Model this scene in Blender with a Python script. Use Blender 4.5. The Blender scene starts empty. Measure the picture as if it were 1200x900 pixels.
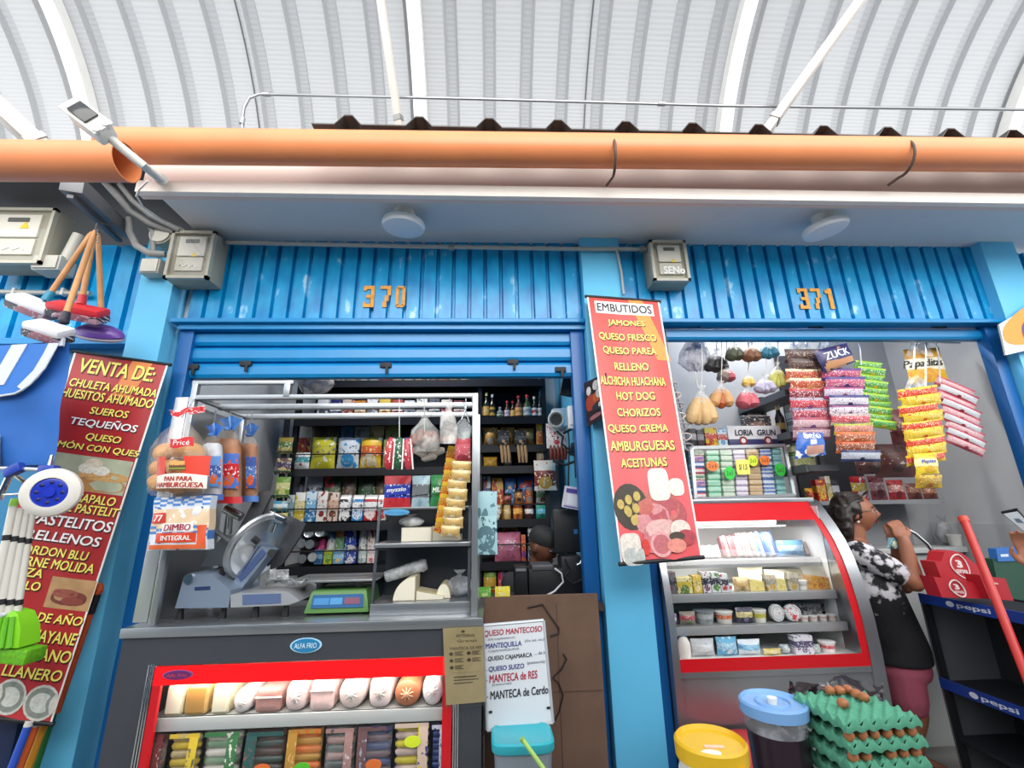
import bpy, bmesh, math, random
from mathutils import Vector, Matrix, Euler, noise

# ------------------------------------------------------------ camera, sky, light, exposure
SC = bpy.context.scene
COL = SC.collection
F, PITCH, YAW, ROLL, EYE = 525.0, math.radians(15.9), math.radians(2.8), math.radians(1.1), 1.6
_cy, _sy, _cp, _sp = math.cos(YAW), math.sin(YAW), math.cos(PITCH), math.sin(PITCH)
FWD = Vector((_sy*_cp, _cy*_cp, _sp))
_r0 = Vector((_cy, -_sy, 0)); _u0 = _r0.cross(FWD)
RIGHT = _r0*math.cos(ROLL) - _u0*math.sin(ROLL)
UP = _u0*math.cos(ROLL) + _r0*math.sin(ROLL)
EYEP = Vector((0, 0, EYE))
cam_d = bpy.data.cameras.new('camera'); cam = bpy.data.objects.new('camera', cam_d); COL.objects.link(cam)
cam.matrix_world = Matrix(((RIGHT.x, UP.x, -FWD.x, 0), (RIGHT.y, UP.y, -FWD.y, 0), (RIGHT.z, UP.z, -FWD.z, EYE), (0, 0, 0, 1)))
cam_d.sensor_width = 36.0; cam_d.lens = F/1200*36; cam_d.clip_start = 0.02
SC.camera = cam
W = bpy.data.worlds.new('sky'); SC.world = W; W.use_nodes = True
_bg = W.node_tree.nodes['Background']
_bg.inputs[0].default_value = (0.93, 0.97, 1.0, 1); _bg.inputs[1].default_value = 2.3
sun_d = bpy.data.lights.new('sun', 'SUN'); sun_d.energy = 3.7; sun_d.angle = math.radians(55); sun_d.color = (1.0, 0.96, 0.9)
sun = bpy.data.objects.new('sun', sun_d); COL.objects.link(sun)
sun.rotation_euler = (math.radians(73), 0, math.radians(10))      # from behind the camera, high
SC.view_settings.view_transform = 'Standard'; SC.view_settings.look = 'None'
SC.view_settings.exposure = 0.12; SC.view_settings.gamma = 1.0; SC.view_settings.use_curve_mapping = False
SC.cycles.max_bounces = 8; SC.cycles.transparent_max_bounces = 24; SC.cycles.caustics_reflective = False; SC.cycles.caustics_refractive = False

# ------------------------------------------------------------ helpers
PI = math.pi
rnd = random.Random(7)
def ray(u, v): return FWD*F + RIGHT*(u-600) + UP*(450-v)
def P(u, v, y):                                     # the point of the plane at depth y seen along (u, v)
    d = ray(u, v); return EYEP + d*(y/d.y)
def PZ(u, v, z):
    d = ray(u, v); return EYEP + d*((z-EYE)/d.z)
def PX(u, v, x):
    d = ray(u, v); return EYEP + d*(x/d.x)
def proj(p):
    d = Vector(p)-EYEP; k = F/d.dot(FWD); return (600+d.dot(RIGHT)*k, 450-d.dot(UP)*k)
def lin(h):
    if not isinstance(h, str): return tuple(h)+((1,) if len(h) == 3 else ())
    h = h.lstrip('#'); h = ''.join(x*2 for x in h) if len(h) == 3 else h; c = [int(h[i:i+2], 16)/255 for i in (0, 2, 4)]
    return tuple(x/12.92 if x <= .04045 else ((x+.055)/1.055)**2.4 for x in c)+(1,)
_M = {}
def mat(col, rough=.5, metal=0., emit=0., noise_=0., nscale=8., bump=0., alpha=1., coat=0., name=None, spec=.5):
    key = (str(col), rough, metal, emit, noise_, nscale, bump, alpha, coat, spec)
    if key in _M: return _M[key]
    m = bpy.data.materials.new(name or 'paint'); m.use_nodes = True
    nt = m.node_tree; b = nt.nodes['Principled BSDF']; c = lin(col)
    b.inputs['Base Color'].default_value = c; b.inputs['Roughness'].default_value = rough; b.inputs['Metallic'].default_value = metal
    b.inputs['Specular IOR Level'].default_value = spec
    if coat: b.inputs['Coat Weight'].default_value = coat
    if alpha < 1: b.inputs['Alpha'].default_value = alpha
    if emit:
        b.inputs['Emission Color'].default_value = c; b.inputs['Emission Strength'].default_value = emit
    if noise_ or bump:
        tc = nt.nodes.new('ShaderNodeTexCoord'); n = nt.nodes.new('ShaderNodeTexNoise')
        n.inputs['Scale'].default_value = nscale; n.inputs['Detail'].default_value = 5
        nt.links.new(tc.outputs['Object'], n.inputs['Vector'])
        if noise_:
            mx = nt.nodes.new('ShaderNodeMix'); mx.data_type = 'RGBA'; mx.blend_type = 'MULTIPLY'
            mx.inputs[0].default_value = 1.0; mx.inputs[6].default_value = c
            r = nt.nodes.new('ShaderNodeMapRange'); r.inputs[1].default_value = .3; r.inputs[2].default_value = .7
            r.inputs[3].default_value = 1-noise_; r.inputs[4].default_value = 1.0
            nt.links.new(n.outputs[0], r.inputs[0]); nt.links.new(r.outputs[0], mx.inputs[7]); nt.links.new(mx.outputs[2], b.inputs['Base Color'])
        if bump:
            bp = nt.nodes.new('ShaderNodeBump'); bp.inputs['Strength'].default_value = bump; bp.inputs['Distance'].default_value = .01
            nt.links.new(n.outputs[0], bp.inputs['Height']); nt.links.new(bp.outputs[0], b.inputs['Normal'])
    _M[key] = m; return m
def glass(tint='#ffffff', refl=.10, name='glass'):
    key = ('glass', tint, refl)
    if key in _M: return _M[key]
    m = bpy.data.materials.new(name); m.use_nodes = True; nt = m.node_tree; nt.nodes.clear()
    o = nt.nodes.new('ShaderNodeOutputMaterial'); mx = nt.nodes.new('ShaderNodeMixShader'); t = nt.nodes.new('ShaderNodeBsdfTransparent')
    g = nt.nodes.new('ShaderNodeBsdfGlossy'); g.inputs['Roughness'].default_value = .04; t.inputs[0].default_value = lin(tint)
    lw = nt.nodes.new('ShaderNodeLayerWeight'); lw.inputs[0].default_value = .25
    pw = nt.nodes.new('ShaderNodeMath'); pw.operation = 'POWER'; pw.inputs[1].default_value = 4; ml = nt.nodes.new('ShaderNodeMath'); ml.operation = 'MULTIPLY_ADD'; ml.inputs[1].default_value = .6; ml.inputs[2].default_value = refl*.4; ml.use_clamp = True
    nt.links.new(lw.outputs['Facing'], pw.inputs[0]); nt.links.new(pw.outputs[0], ml.inputs[0]); nt.links.new(ml.outputs[0], mx.inputs[0]); nt.links.new(t.outputs[0], mx.inputs[1]); nt.links.new(g.outputs[0], mx.inputs[2]); nt.links.new(mx.outputs[0], o.inputs[0])
    _M[key] = m; return m
def film(tint='#f2f4f6', amount=.3, name='plastic_film'):   # clear plastic bag: partly clear, partly milky, glossy creases
    key = ('film', tint, amount)
    if key in _M: return _M[key]
    m = bpy.data.materials.new(name); m.use_nodes = True; nt = m.node_tree
    b = nt.nodes['Principled BSDF']; b.inputs['Base Color'].default_value = lin(tint); b.inputs['Roughness'].default_value = .18
    tc = nt.nodes.new('ShaderNodeTexCoord'); n = nt.nodes.new('ShaderNodeTexNoise'); n.inputs['Scale'].default_value = 14; n.inputs['Detail'].default_value = 4
    r = nt.nodes.new('ShaderNodeMapRange'); r.inputs[1].default_value = .45; r.inputs[2].default_value = .7; r.inputs[3].default_value = amount*.6; r.inputs[4].default_value = min(1, amount*2)
    bp = nt.nodes.new('ShaderNodeBump'); bp.inputs['Strength'].default_value = .6; bp.inputs['Distance'].default_value = .02
    L = nt.links.new
    L(tc.outputs['Object'], n.inputs['Vector']); L(n.outputs[0], r.inputs[0]); L(r.outputs[0], b.inputs['Alpha']); L(n.outputs[0], bp.inputs['Height']); L(bp.outputs[0], b.inputs['Normal'])
    _M[key] = m; return m

_PG = None
def _print_group():
    global _PG
    if _PG: return _PG
    g = bpy.data.node_groups.new('printed_wrap', 'ShaderNodeTree'); I = g.interface
    for n in ('C1', 'C2', 'C3', 'C4'): I.new_socket(n, in_out='INPUT', socket_type='NodeSocketColor')
    for n in ('A', 'B', 'EZ', 'ER', 'Seed', 'Asp'): I.new_socket(n, in_out='INPUT', socket_type='NodeSocketFloat')
    I.new_socket('Color', in_out='OUTPUT', socket_type='NodeSocketColor')
    N = g.nodes; L = g.links.new
    gi = N.new('NodeGroupInput'); go = N.new('NodeGroupOutput'); tc = N.new('ShaderNodeTexCoord'); s = N.new('ShaderNodeSeparateXYZ')
    L(tc.outputs['Generated'], s.inputs[0])
    def M(op, a, b=None, c=None):
        n = N.new('ShaderNodeMath'); n.operation = op
        for i, x in enumerate((a, b, c)):
            if x is None: continue
            if isinstance(x, (int, float)): n.inputs[i].default_value = x
            else: L(x, n.inputs[i])
        return n.outputs[0]
    x, z = s.outputs[0], s.outputs[2]
    o = {k.name: k for k in gi.outputs}
    band = M('MULTIPLY', M('GREATER_THAN', z, o['A']), M('LESS_THAN', z, o['B']))
    cx = N.new('ShaderNodeCombineXYZ'); L(M('MULTIPLY', M('MULTIPLY', x, o['Asp']), 15.0), cx.inputs[0]); L(M('MULTIPLY', z, 11.0), cx.inputs[2]); L(o['Seed'], cx.inputs[1])
    n1 = N.new('ShaderNodeTexNoise'); n1.inputs['Scale'].default_value = 1.0; n1.inputs['Detail'].default_value = 2.0; L(cx.outputs[0], n1.inputs['Vector'])
    txt = M('GREATER_THAN', n1.outputs[0], .60)
    n2 = N.new('ShaderNodeTexNoise'); n2.inputs['Scale'].default_value = .45; n2.inputs['Detail'].default_value = 1.0; L(cx.outputs[0], n2.inputs['Vector'])
    blot = M('GREATER_THAN', n2.outputs[0], .62)
    dx = M('MULTIPLY', M('SUBTRACT', x, .5), o['Asp']); dz = M('SUBTRACT', z, o['EZ'])
    ell = M('LESS_THAN', M('SQRT', M('ADD', M('MULTIPLY', dx, dx), M('MULTIPLY', dz, dz))), o['ER'])
    def mix(f, a, b):
        n = N.new('ShaderNodeMix'); n.data_type = 'RGBA'; L(f, n.inputs[0]); L(a, n.inputs[6]); L(b, n.inputs[7]); return n.outputs[2]
    c = mix(blot, o['C1'], o['C4'])
    c = mix(band, c, o['C2'])
    c = mix(M('MULTIPLY', txt, band), c, o['C3'])
    c = mix(ell, c, o['C4'])
    c = mix(M('MULTIPLY', txt, ell), c, o['C1'])
    L(c, go.inputs[0]); _PG = g; return g
_pseed = [0]
def wrap(c1, c2=None, c3='#f4f2ea', c4=None, a=.38, b=.72, ez=.25, er=.16, asp=.7, rough=.35):
    """printed packaging: ground colour, a band, lettering-like marks on the band, an emblem"""
    key = ('wrap', c1, c2, c3, c4, a, b, ez, er, asp, rough)
    if key in _M: return _M[key]
    m = bpy.data.materials.new('printed_packaging'); m.use_nodes = True; nt = m.node_tree; bs = nt.nodes['Principled BSDF']
    g = nt.nodes.new('ShaderNodeGroup'); g.node_tree = _print_group(); _pseed[0] += 1
    for k, c in (('C1', c1), ('C2', c2 or c1), ('C3', c3), ('C4', c4 or c3)): g.inputs[k].default_value = lin(c)
    for k, x in (('A', a), ('B', b), ('EZ', ez), ('ER', er), ('Seed', _pseed[0]*3.7), ('Asp', asp)): g.inputs[k].default_value = x
    nt.links.new(g.outputs[0], bs.inputs['Base Color']); bs.inputs['Roughness'].default_value = rough
    _M[key] = m; return m

def frame_at(t, ref=Vector((0, 0, 1))):
    t = t.normalized()
    if abs(t.dot(ref)) > .95: ref = Vector((0, 1, 0))
    a = t.cross(ref).normalized(); return a, a.cross(t).normalized()
class MB:
    """collects shapes, each with its material, into one mesh"""
    def __init__(s): s.bm = bmesh.new(); s.mats = []; s.mi = 0
    def m(s, mt):
        if mt not in s.mats: s.mats.append(mt)
        s.mi = s.mats.index(mt); return s
    def face(s, vs, smooth=False):
        try:
            f = s.bm.faces.new(vs); f.material_index = s.mi; f.smooth = smooth; return f
        except ValueError: return None
    def poly(s, pts): return s.face([s.bm.verts.new(p) for p in pts])
    def box(s, c, size, rot=None, bev=0., seg=2):
        r = bmesh.ops.create_cube(s.bm, size=1.0); vs = r['verts']
        for v in vs: v.co = Vector((v.co.x*size[0], v.co.y*size[1], v.co.z*size[2]))
        fs = set(f for v in vs for f in v.link_faces)
        for f in fs: f.material_index = s.mi
        if bev:
            es = list(set(e for v in vs for e in v.link_edges))
            rr = bmesh.ops.bevel(s.bm, geom=es, offset=min(bev, min(size)*.45), segments=seg, affect='EDGES', profile=.6)
            for f in rr['faces']: f.material_index = s.mi; f.smooth = True
            vs = list(set(v for f in fs if f.is_valid for v in f.verts) | set(rr['verts']))
        M_ = Matrix.Translation(Vector(c)) @ (Euler(rot).to_matrix().to_4x4() if rot is not None and not isinstance(rot, Matrix) else (rot.to_4x4() if rot is not None else Matrix()))
        for v in vs: v.co = M_ @ v.co
        return s
    def span(s, a, b, bev=0.):                       # box between two opposite corners
        a, b = Vector(a), Vector(b); return s.box((a+b)/2, [abs(x) for x in (b-a)], bev=bev)
    def bar(s, p0, p1, w, h=None, ref=Vector((0, 0, 1)), bev=0.):
        p0, p1 = Vector(p0), Vector(p1); t = p1-p0; a, b = frame_at(t, ref)
        M3 = Matrix((a, t.normalized(), b)).transposed()
        return s.box((p0+p1)/2, (w, t.length, h or w), rot=M3, bev=bev)
    def rings(s, rs, cap=True, smooth=True, closed=True):
        vv = [[s.bm.verts.new(p) for p in r] for r in rs]; n = len(vv[0])
        for i in range(len(vv)-1):
            for j in range(n if closed else n-1):
                k = (j+1) % n; s.face((vv[i][j], vv[i][k], vv[i+1][k], vv[i+1][j]), smooth)
        if cap and closed:
            s.face(list(reversed(vv[0]))); s.face(vv[-1])
        return s
    def cyl(s, p0, p1, r, r2=None, seg=16, cap=True):
        p0, p1 = Vector(p0), Vector(p1); a, b = frame_at(p1-p0); r2 = r if r2 is None else r2
        R = lambda p, q: [p+(a*math.cos(2*PI*i/seg)+b*math.sin(2*PI*i/seg))*q for i in range(seg)]
        return s.rings([R(p0, r), R(p1, r2)], cap)
    def tube(s, pts, r, seg=8, cap=True):
        pts = [Vector(p) for p in pts]; rs = []; a = None
        for i, p in enumerate(pts):
            t = (pts[min(i+1, len(pts)-1)]-pts[max(i-1, 0)]).normalized()
            if a is None: a, b = frame_at(t)
            else:
                a = (a-t*a.dot(t)).normalized(); b = a.cross(t)
            q = r[i] if isinstance(r, (list, tuple)) else r
            rs.append([p+(a*math.cos(2*PI*j/seg)+b*math.sin(2*PI*j/seg))*q for j in range(seg)])
        return s.rings(rs, cap)
    def lathe(s, prof, c=(0, 0, 0), seg=20, M4=None, sx=1., sy=1., cap=True):
        M4 = M4 or Matrix(); c = Vector(c)
        return s.rings([[M4 @ Vector((q*sx*math.cos(2*PI*i/seg), q*sy*math.sin(2*PI*i/seg), z))+c for i in range(seg)] for q, z in prof], cap)
    def ball(s, c, r, seg=14, M4=None):
        r = Vector((r, r, r)) if isinstance(r, (int, float)) else Vector(r); M4 = M4 or Matrix(); c = Vector(c); n = seg//2
        return s.rings([[c+M4 @ Vector((r.x*math.sin(PI*(i+.02)/(n+.04))*math.cos(2*PI*j/seg), r.y*math.sin(PI*(i+.02)/(n+.04))*math.sin(2*PI*j/seg), -r.z*math.cos(PI*(i+.02)/(n+.04)))) for j in range(seg)] for i in range(n+1)])
    def prism(s, pts, off):                          # polygon of 3D points pushed along off
        off = Vector(off); a = [s.bm.verts.new(Vector(p)) for p in pts]; b = [s.bm.verts.new(Vector(p)+off) for p in pts]; n = len(a)
        s.face(a); s.face(list(reversed(b)))
        for i in range(n): s.face((a[i], b[i], b[(i+1) % n], a[(i+1) % n]))
        return s
    def grid(s, fn, nu, nv, smooth=True, mask=None):
        vv = [[s.bm.verts.new(fn(i/nu, j/nv)) for i in range(nu+1)] for j in range(nv+1)]
        for j in range(nv):
            for i in range(nu):
                if mask and not mask((i+.5)/nu, (j+.5)/nv): continue
                s.face((vv[j][i], vv[j][i+1], vv[j+1][i+1], vv[j+1][i]), smooth)
        return s
    def slab(s, fn, nu, nv, th, smooth=True):        # sheet of real thickness: fn(a, b, off)
        s.grid(lambda a, b: fn(a, b, 0), nu, nv, smooth)
        s.grid(lambda a, b: fn(1-a, b, -th), nu, nv, smooth)
        ring = [(i/nu, 0) for i in range(nu)]+[(1, j/nv) for j in range(nv)]+[(1-i/nu, 1) for i in range(nu)]+[(0, 1-j/nv) for j in range(nv)]
        A = [s.bm.verts.new(fn(a, b, 0)) for a, b in ring]; B = [s.bm.verts.new(fn(a, b, -th)) for a, b in ring]; n = len(ring)
        for i in range(n): s.face((A[i], B[i], B[(i+1) % n], A[(i+1) % n]), smooth)
        return s
    def mesh(s, me, fn):
        vv = [s.bm.verts.new(fn(v.co)) for v in me.vertices]
        for p in me.polygons: s.face([vv[i] for i in p.vertices])
        return s
    def build(s, name, parent=None, loc=None, angle=40, fix=True, world=True):
        if fix: bmesh.ops.recalc_face_normals(s.bm, faces=s.bm.faces[:])
        me = bpy.data.meshes.new(name)
        if loc is None and parent is not None: loc = wloc(parent) if world else (0, 0, 0)
        if loc is None:
            xs = [v.co for v in s.bm.verts]
            lo = [min(c[i] for c in xs) for i in range(3)]; hi = [max(c[i] for c in xs) for i in range(3)]
            loc = ((lo[0]+hi[0])/2, (lo[1]+hi[1])/2, lo[2])
        loc = Vector(loc)
        if world:
            for v in s.bm.verts: v.co -= loc
        s.bm.to_mesh(me); s.bm.free()
        for q in s.mats: me.materials.append(q)
        if angle is not None: me.set_sharp_from_angle(angle=math.radians(angle))
        o = bpy.data.objects.new(name, me); COL.objects.link(o)
        if parent is not None: o.parent = parent; o.location = (0, 0, 0)
        else: o.location = loc
        return o
def wloc(o):
    v = Vector(o.location)
    while o.parent: o = o.parent; v = v+Vector(o.location)
    return v
def tag(o, label=None, cat=None, group=None, kind=None):
    if label: o['label'] = label
    if cat: o['category'] = cat
    if group: o['group'] = group
    if kind: o['kind'] = kind
    return o
def thing(name, label, cat, loc, rz=0., group=None):
    o = bpy.data.objects.new(name, None); COL.objects.link(o); o.location = loc; o.rotation_euler = (0, 0, rz) if not isinstance(rz, (tuple, Euler)) else rz
    o.empty_display_size = .05
    return tag(o, label, cat, group)
def struct(name, mb, parent=None, **k): 
    o = mb.build(name, parent, **k)
    if parent is None: o['kind'] = 'structure'
    return o

# lettering
_TX = {}
def text_me(txt, bold=.02, shear=0., spacing=1.):
    key = (txt, bold, shear, spacing)
    if key in _TX: return _TX[key]
    cu = bpy.data.curves.new('lettering', 'FONT'); cu.body = txt; cu.shear = shear; cu.space_character = spacing; cu.fill_mode = 'FRONT'; cu.resolution_u = 3
    cu.dimensions = '2D'
    ob = bpy.data.objects.new('lettering_tmp', cu); COL.objects.link(ob)
    bpy.context.view_layer.update()
    dg = bpy.context.evaluated_depsgraph_get(); me = bpy.data.meshes.new_from_object(ob.evaluated_get(dg))
    bpy.data.objects.remove(ob); bpy.data.curves.remove(cu)
    xs = [v.co.x for v in me.vertices]; ys = [v.co.y for v in me.vertices]
    bb = (min(xs), max(xs), min(ys), max(ys)); _TX[key] = (me, bb); return _TX[key]
class Sheet:
    """a flat or gently waved sheet given by its four corners; (s, t) runs right and down"""
    def __init__(q, TL, TR, BR, BL, wave=0., nw=2., ph=0.):
        q.c = [Vector(x) for x in (TL, TR, BR, BL)]; q.wave, q.nw, q.ph = wave, nw, ph
        q.n = (q.c[3]-q.c[0]).cross(q.c[1]-q.c[0]).normalized()
        if q.n.y > 0: q.n = -q.n
        q.w = ((q.c[1]-q.c[0]).length+(q.c[2]-q.c[3]).length)/2; q.h = ((q.c[3]-q.c[0]).length+(q.c[2]-q.c[1]).length)/2
    def at(q, s, t, off=0.):
        p = q.c[0].lerp(q.c[1], s).lerp(q.c[3].lerp(q.c[2], s), t)
        return p+q.n*(off+q.wave*math.sin(q.nw*2*PI*s+q.ph+t*1.5)*min(1, 4*t+.1))
    def t_at(q, v, s=.5):
        a, b = -.2, 1.2
        for _ in range(30):
            m = (a+b)/2
            if proj(q.at(s, m))[1] < v: a = m
            else: b = m
        return a
    def text(q, mb, txt, s0, s1, t0, t1, off=.002, bold=.02, shear=0.):
        """fit txt into the cell"""
        me, (xa, xb, ya, yb) = text_me(txt, 0, shear)
        for k, (dx, dy) in enumerate(((0, 0),) if bold <= 0 else ((-.7, -.5), (.7, -.5), (.7, .5), (-.7, .5))):    # heavier strokes
            mb.mesh(me, lambda c: q.at(s0+(c.x+dx*bold-xa)/(xb-xa)*(s1-s0), t1-(c.y+dy*bold-ya)/(yb-ya)*(t1-t0), off+k*.00004))
        return mb
    def patch(q, mb, s0, s1, t0, t1, off=.001, n=6): return mb.grid(lambda a, b: q.at(s0+a*(s1-s0), t0+b*(t1-t0), off), n, n)
    def disc(q, mb, s, t, rs, rt, off=.0015, n=20, pw=1.):
        c = mb.bm.verts.new(q.at(s, t, off)); ring = [mb.bm.verts.new(q.at(s+rs*math.copysign(abs(math.cos(2*PI*i/n))**pw, math.cos(2*PI*i/n)), t+rt*math.copysign(abs(math.sin(2*PI*i/n))**pw, math.sin(2*PI*i/n)), off)) for i in range(n)]
        for i in range(n): mb.face((c, ring[i], ring[(i+1) % n]))
        return mb
ORD = 'first second third fourth fifth sixth seventh eighth ninth tenth eleventh twelfth thirteenth fourteenth fifteenth sixteenth'.split()

# shared finishes
STEEL = mat('#b9bcc0', .32, .9, noise_=.15, nscale=3, name='brushed_steel'); STEEL_D = mat('#5c6068', .38, .75, noise_=.12, nscale=3, name='dark_steel')
CHROME = mat('#e2e4e6', .12, 1., name='chrome'); BLACK = mat('#141519', .5, name='black_plastic'); BLACKM = mat('#1b1c21', .45, .3, name='black_metal')
WHITEP = mat('#eceef0', .45, name='white_plastic'); GREYP = mat('#a5a79f', .5, noise_=.08, name='grey_plastic')
BLUE = mat('#0883c2', .30, noise_=.12, nscale=5, name='blue_enamel'); BLUE_D = mat('#0b5fa4', .38, noise_=.1, nscale=5, name='deep_blue_enamel'); SKY = mat('#62bfea', .5, noise_=.06, nscale=4, name='sky_blue_paint')
RED = mat('#c8141f', .3, name='red_enamel'); CLEAR = glass(); FILM = film(); CARD = mat('#6f5546', .85, noise_=.25, nscale=6, name='brown_board')
# ------------------------------------------------------------ the setting
# arched translucent roof over the aisle
VY, VZ, VR = 2.4, 5.6, 4.14
ROOF = bpy.data.materials.new('white_roof_sheet'); ROOF.use_nodes = True
_n = ROOF.node_tree; _n.nodes.clear(); _o = _n.nodes.new('ShaderNodeOutputMaterial'); _mx = _n.nodes.new('ShaderNodeMixShader'); _d = _n.nodes.new('ShaderNodeBsdfDiffuse'); _t = _n.nodes.new('ShaderNodeBsdfTranslucent')
_d.inputs[0].default_value = (.62, .62, .63, 1); _t.inputs[0].default_value = (.185, .187, .192, 1); _mx.inputs[0].default_value = .5
_tc = _n.nodes.new('ShaderNodeTexCoord'); _mp = _n.nodes.new('ShaderNodeMapping'); _wv = _n.nodes.new('ShaderNodeTexWave'); _wv.bands_direction = 'Z'; _wv.inputs['Scale'].default_value = 7.0; _wv.inputs['Distortion'].default_value = .6; _wv.inputs['Detail'].default_value = 1
_bp = _n.nodes.new('ShaderNodeBump'); _bp.inputs['Strength'].default_value = .35; _bp.inputs['Distance'].default_value = .012
_n.links.new(_tc.outputs['Object'], _wv.inputs[0]); _n.links.new(_wv.outputs[0], _bp.inputs['Height']); _n.links.new(_bp.outputs[0], _d.inputs['Normal'])
_n.links.new(_d.outputs[0], _mx.inputs[1]); _n.links.new(_t.outputs[0], _mx.inputs[2]); _n.links.new(_mx.outputs[0], _o.inputs[0])
def vault(x, a, r): return Vector((x, VY+r*math.cos(a), VZ+r*math.sin(a)))
b = MB().m(ROOF); xs = []
x = -11.1
while x < 12.5:
    xs += [(x, 0), (x+.38, 0), (x+.42, .075), (x+.55, .075), (x+.59, 0)]; x += .59
NA = 44
vv = [[b.bm.verts.new(vault(xx, -.03*PI+.60*PI*j/NA, VR+h)) for xx, h in xs] for j in range(NA+1)]
RIB = ROOF.copy(); RIB.name = 'shaded_rib_sheet'        # rib shading put into a darker, less translucent copy of the sheet
for q in RIB.node_tree.nodes:
    if q.type == 'BSDF_TRANSLUCENT': q.inputs[0].default_value = (.125, .127, .131, 1)
    if q.type == 'BSDF_DIFFUSE': q.inputs[0].default_value = (.58, .585, .60, 1)
for j in range(NA):
    for i in range(len(xs)-1): b.m(ROOF if i % 5 in (0, 4) else RIB); b.face((vv[j][i], vv[j][i+1], vv[j+1][i+1], vv[j+1][i]), True)
roof = struct('ceiling', b, angle=25, fix=False)
WHITEM = mat('#eceae4', .4, noise_=.08, nscale=3, name='white_steel')
for xb in (-6.25, -1.10, 3.90, 8.9):                       # arch beams
    b = MB().m(WHITEM)
    rs = []
    for j in range(41):
        a = -.02*PI+.59*PI*j/40
        rs.append([vault(xb-.10, a, VR-.02), vault(xb+.10, a, VR-.02), vault(xb+.10, a, VR-.20), vault(xb-.10, a, VR-.20)])
    b.rings(rs, smooth=False); struct('ceiling_beam', b)
for k, (u, v, yy) in enumerate(((302, 165, 6.0), (487, 160, 6.0), (684, 160, 6.0))):    # overlaps of the roof sheets
    x0 = P(u, v, yy).x; b = MB().m(mat('#55575c', .6))
    b.tube([vault(x0, .02*PI+.5*PI*j/24, VR-.02) for j in range(25)], .012, 6); struct('trim_%d' % (k+1), b)
def strut(pa, pb, w, name, label):
    o = thing(name, label, 'roof strut', pa)
    b = MB().m(mat('#c6bab0', .4, noise_=.1)); b.bar(pa, pb, w, w*.8, bev=.008); b.build('strut_tube', o)
    q = Vector(pa).lerp(Vector(pb), .16); d = (Vector(pb)-Vector(pa)).normalized()
    b = MB().m(mat('#8f8d8a', .4, .5)); b.bar(q-d*.02, q+d*.02, w*1.15, w*.95); b.build('clamp_band', o)
strut(P(885, 172, 2.9), P(1030, -30, 2.5), .085, 'roof_strut', 'pale diagonal steel roof strut slanting above shop 371 gutter')
strut(P(471, 168, 2.9), P(443, -20, 2.5), .055, 'roof_strut', 'narrow grey steel roof strut above the gutter, steeply upright')
strut(P(62, 185, 2.6), P(-60, 72, 2.3), .125, 'roof_strut', 'thick white slanted roof strut beside the security camera')
# thin conduit running above the stall roofs
o = thing('electrical_conduit', 'thin grey conduit bending up then running under the arched roof', 'conduit', P(284, 165, 3.0))
pts = [P(284, 168, 3.0), P(284, 140, 3.0), P(286, 126, 3.0), P(292, 115, 3.0), P(304, 110.5, 3.0), P(330, 111, 3.0), P(560, 116, 3.0), P(850, 124, 3.0), P(1230, 129, 3.0)]
b = MB().m(mat('#8b8d90', .35, .6)); b.tube(pts, .013, 8); b.build('pipe', o)
for u, v in ((284, 142), (312, 111), (775, 122)):
    p = P(u, v, 3.0); b = MB().m(mat('#a3a5a8', .35, .6)); d = Vector((0, 0, .03)) if u == 284 else Vector((.03, 0, 0)); b.cyl(p-d, p+d, .019, seg=12); b.build('coupling', o)

# floor; unseen far row behind the viewer, height and pale top shaped for light
struct('floor', MB().m(mat('#8f8d88', .6, noise_=.15, nscale=2)).span((-8, -4, -.1), (9, 6.5, 0)))
b = MB().m(mat('#2f4c5c', .7)); b.span((-8, -2.4, 0), (9, -2.2, 2.6)); b.m(mat('#e6e6e2', .7)).span((-8, -2.4, 2.6), (9, -2.2, 3.55)); struct('wall_back', b)

# pillars, soffit slab
def pillar(x0, x1, name='pillar'): 
    b = MB().m(SKY); b.span((x0, 2.80, 0), (x1, 4.4, 3.50), bev=.004); return struct(name, b)
pillar(-2.345, -2.125); pillar(.650, .930); pillar(3.690, 3.96)
SOFFIT = mat('#d6d9dc', .6, noise_=.04, name='soffit_paint'); FASC = mat('#efe9e2', .55, noise_=.05)
zfa, zfb = P(450, 228, 2.24).z, P(450, 215.5, 2.24).z
b = MB().m(SOFFIT); b.span((-2.02, 2.31, 3.495), (6.5, 4.5, 3.56)); struct('ceiling_soffit', b)
b = MB().m(FASC); b.span((-2.02, 2.24, zfa), (6.5, 2.28, zfb), bev=.003); struct('trim_fascia', b)
b = MB().m(mat('#d9c8c0', .6)); b.span((-2.02, 2.28, zfa), (6.5, 2.31, 3.70)); struct('trim_eave', b)  # pinker, darker than the fascia: gutter shade and bounce put into the colour
b = MB().m(mat('#23262b', .7)); b.span((-6.5, 2.32, 3.66), (-2.00, 4.5, 3.75)); struct('ceiling_canopy', b)
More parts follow.
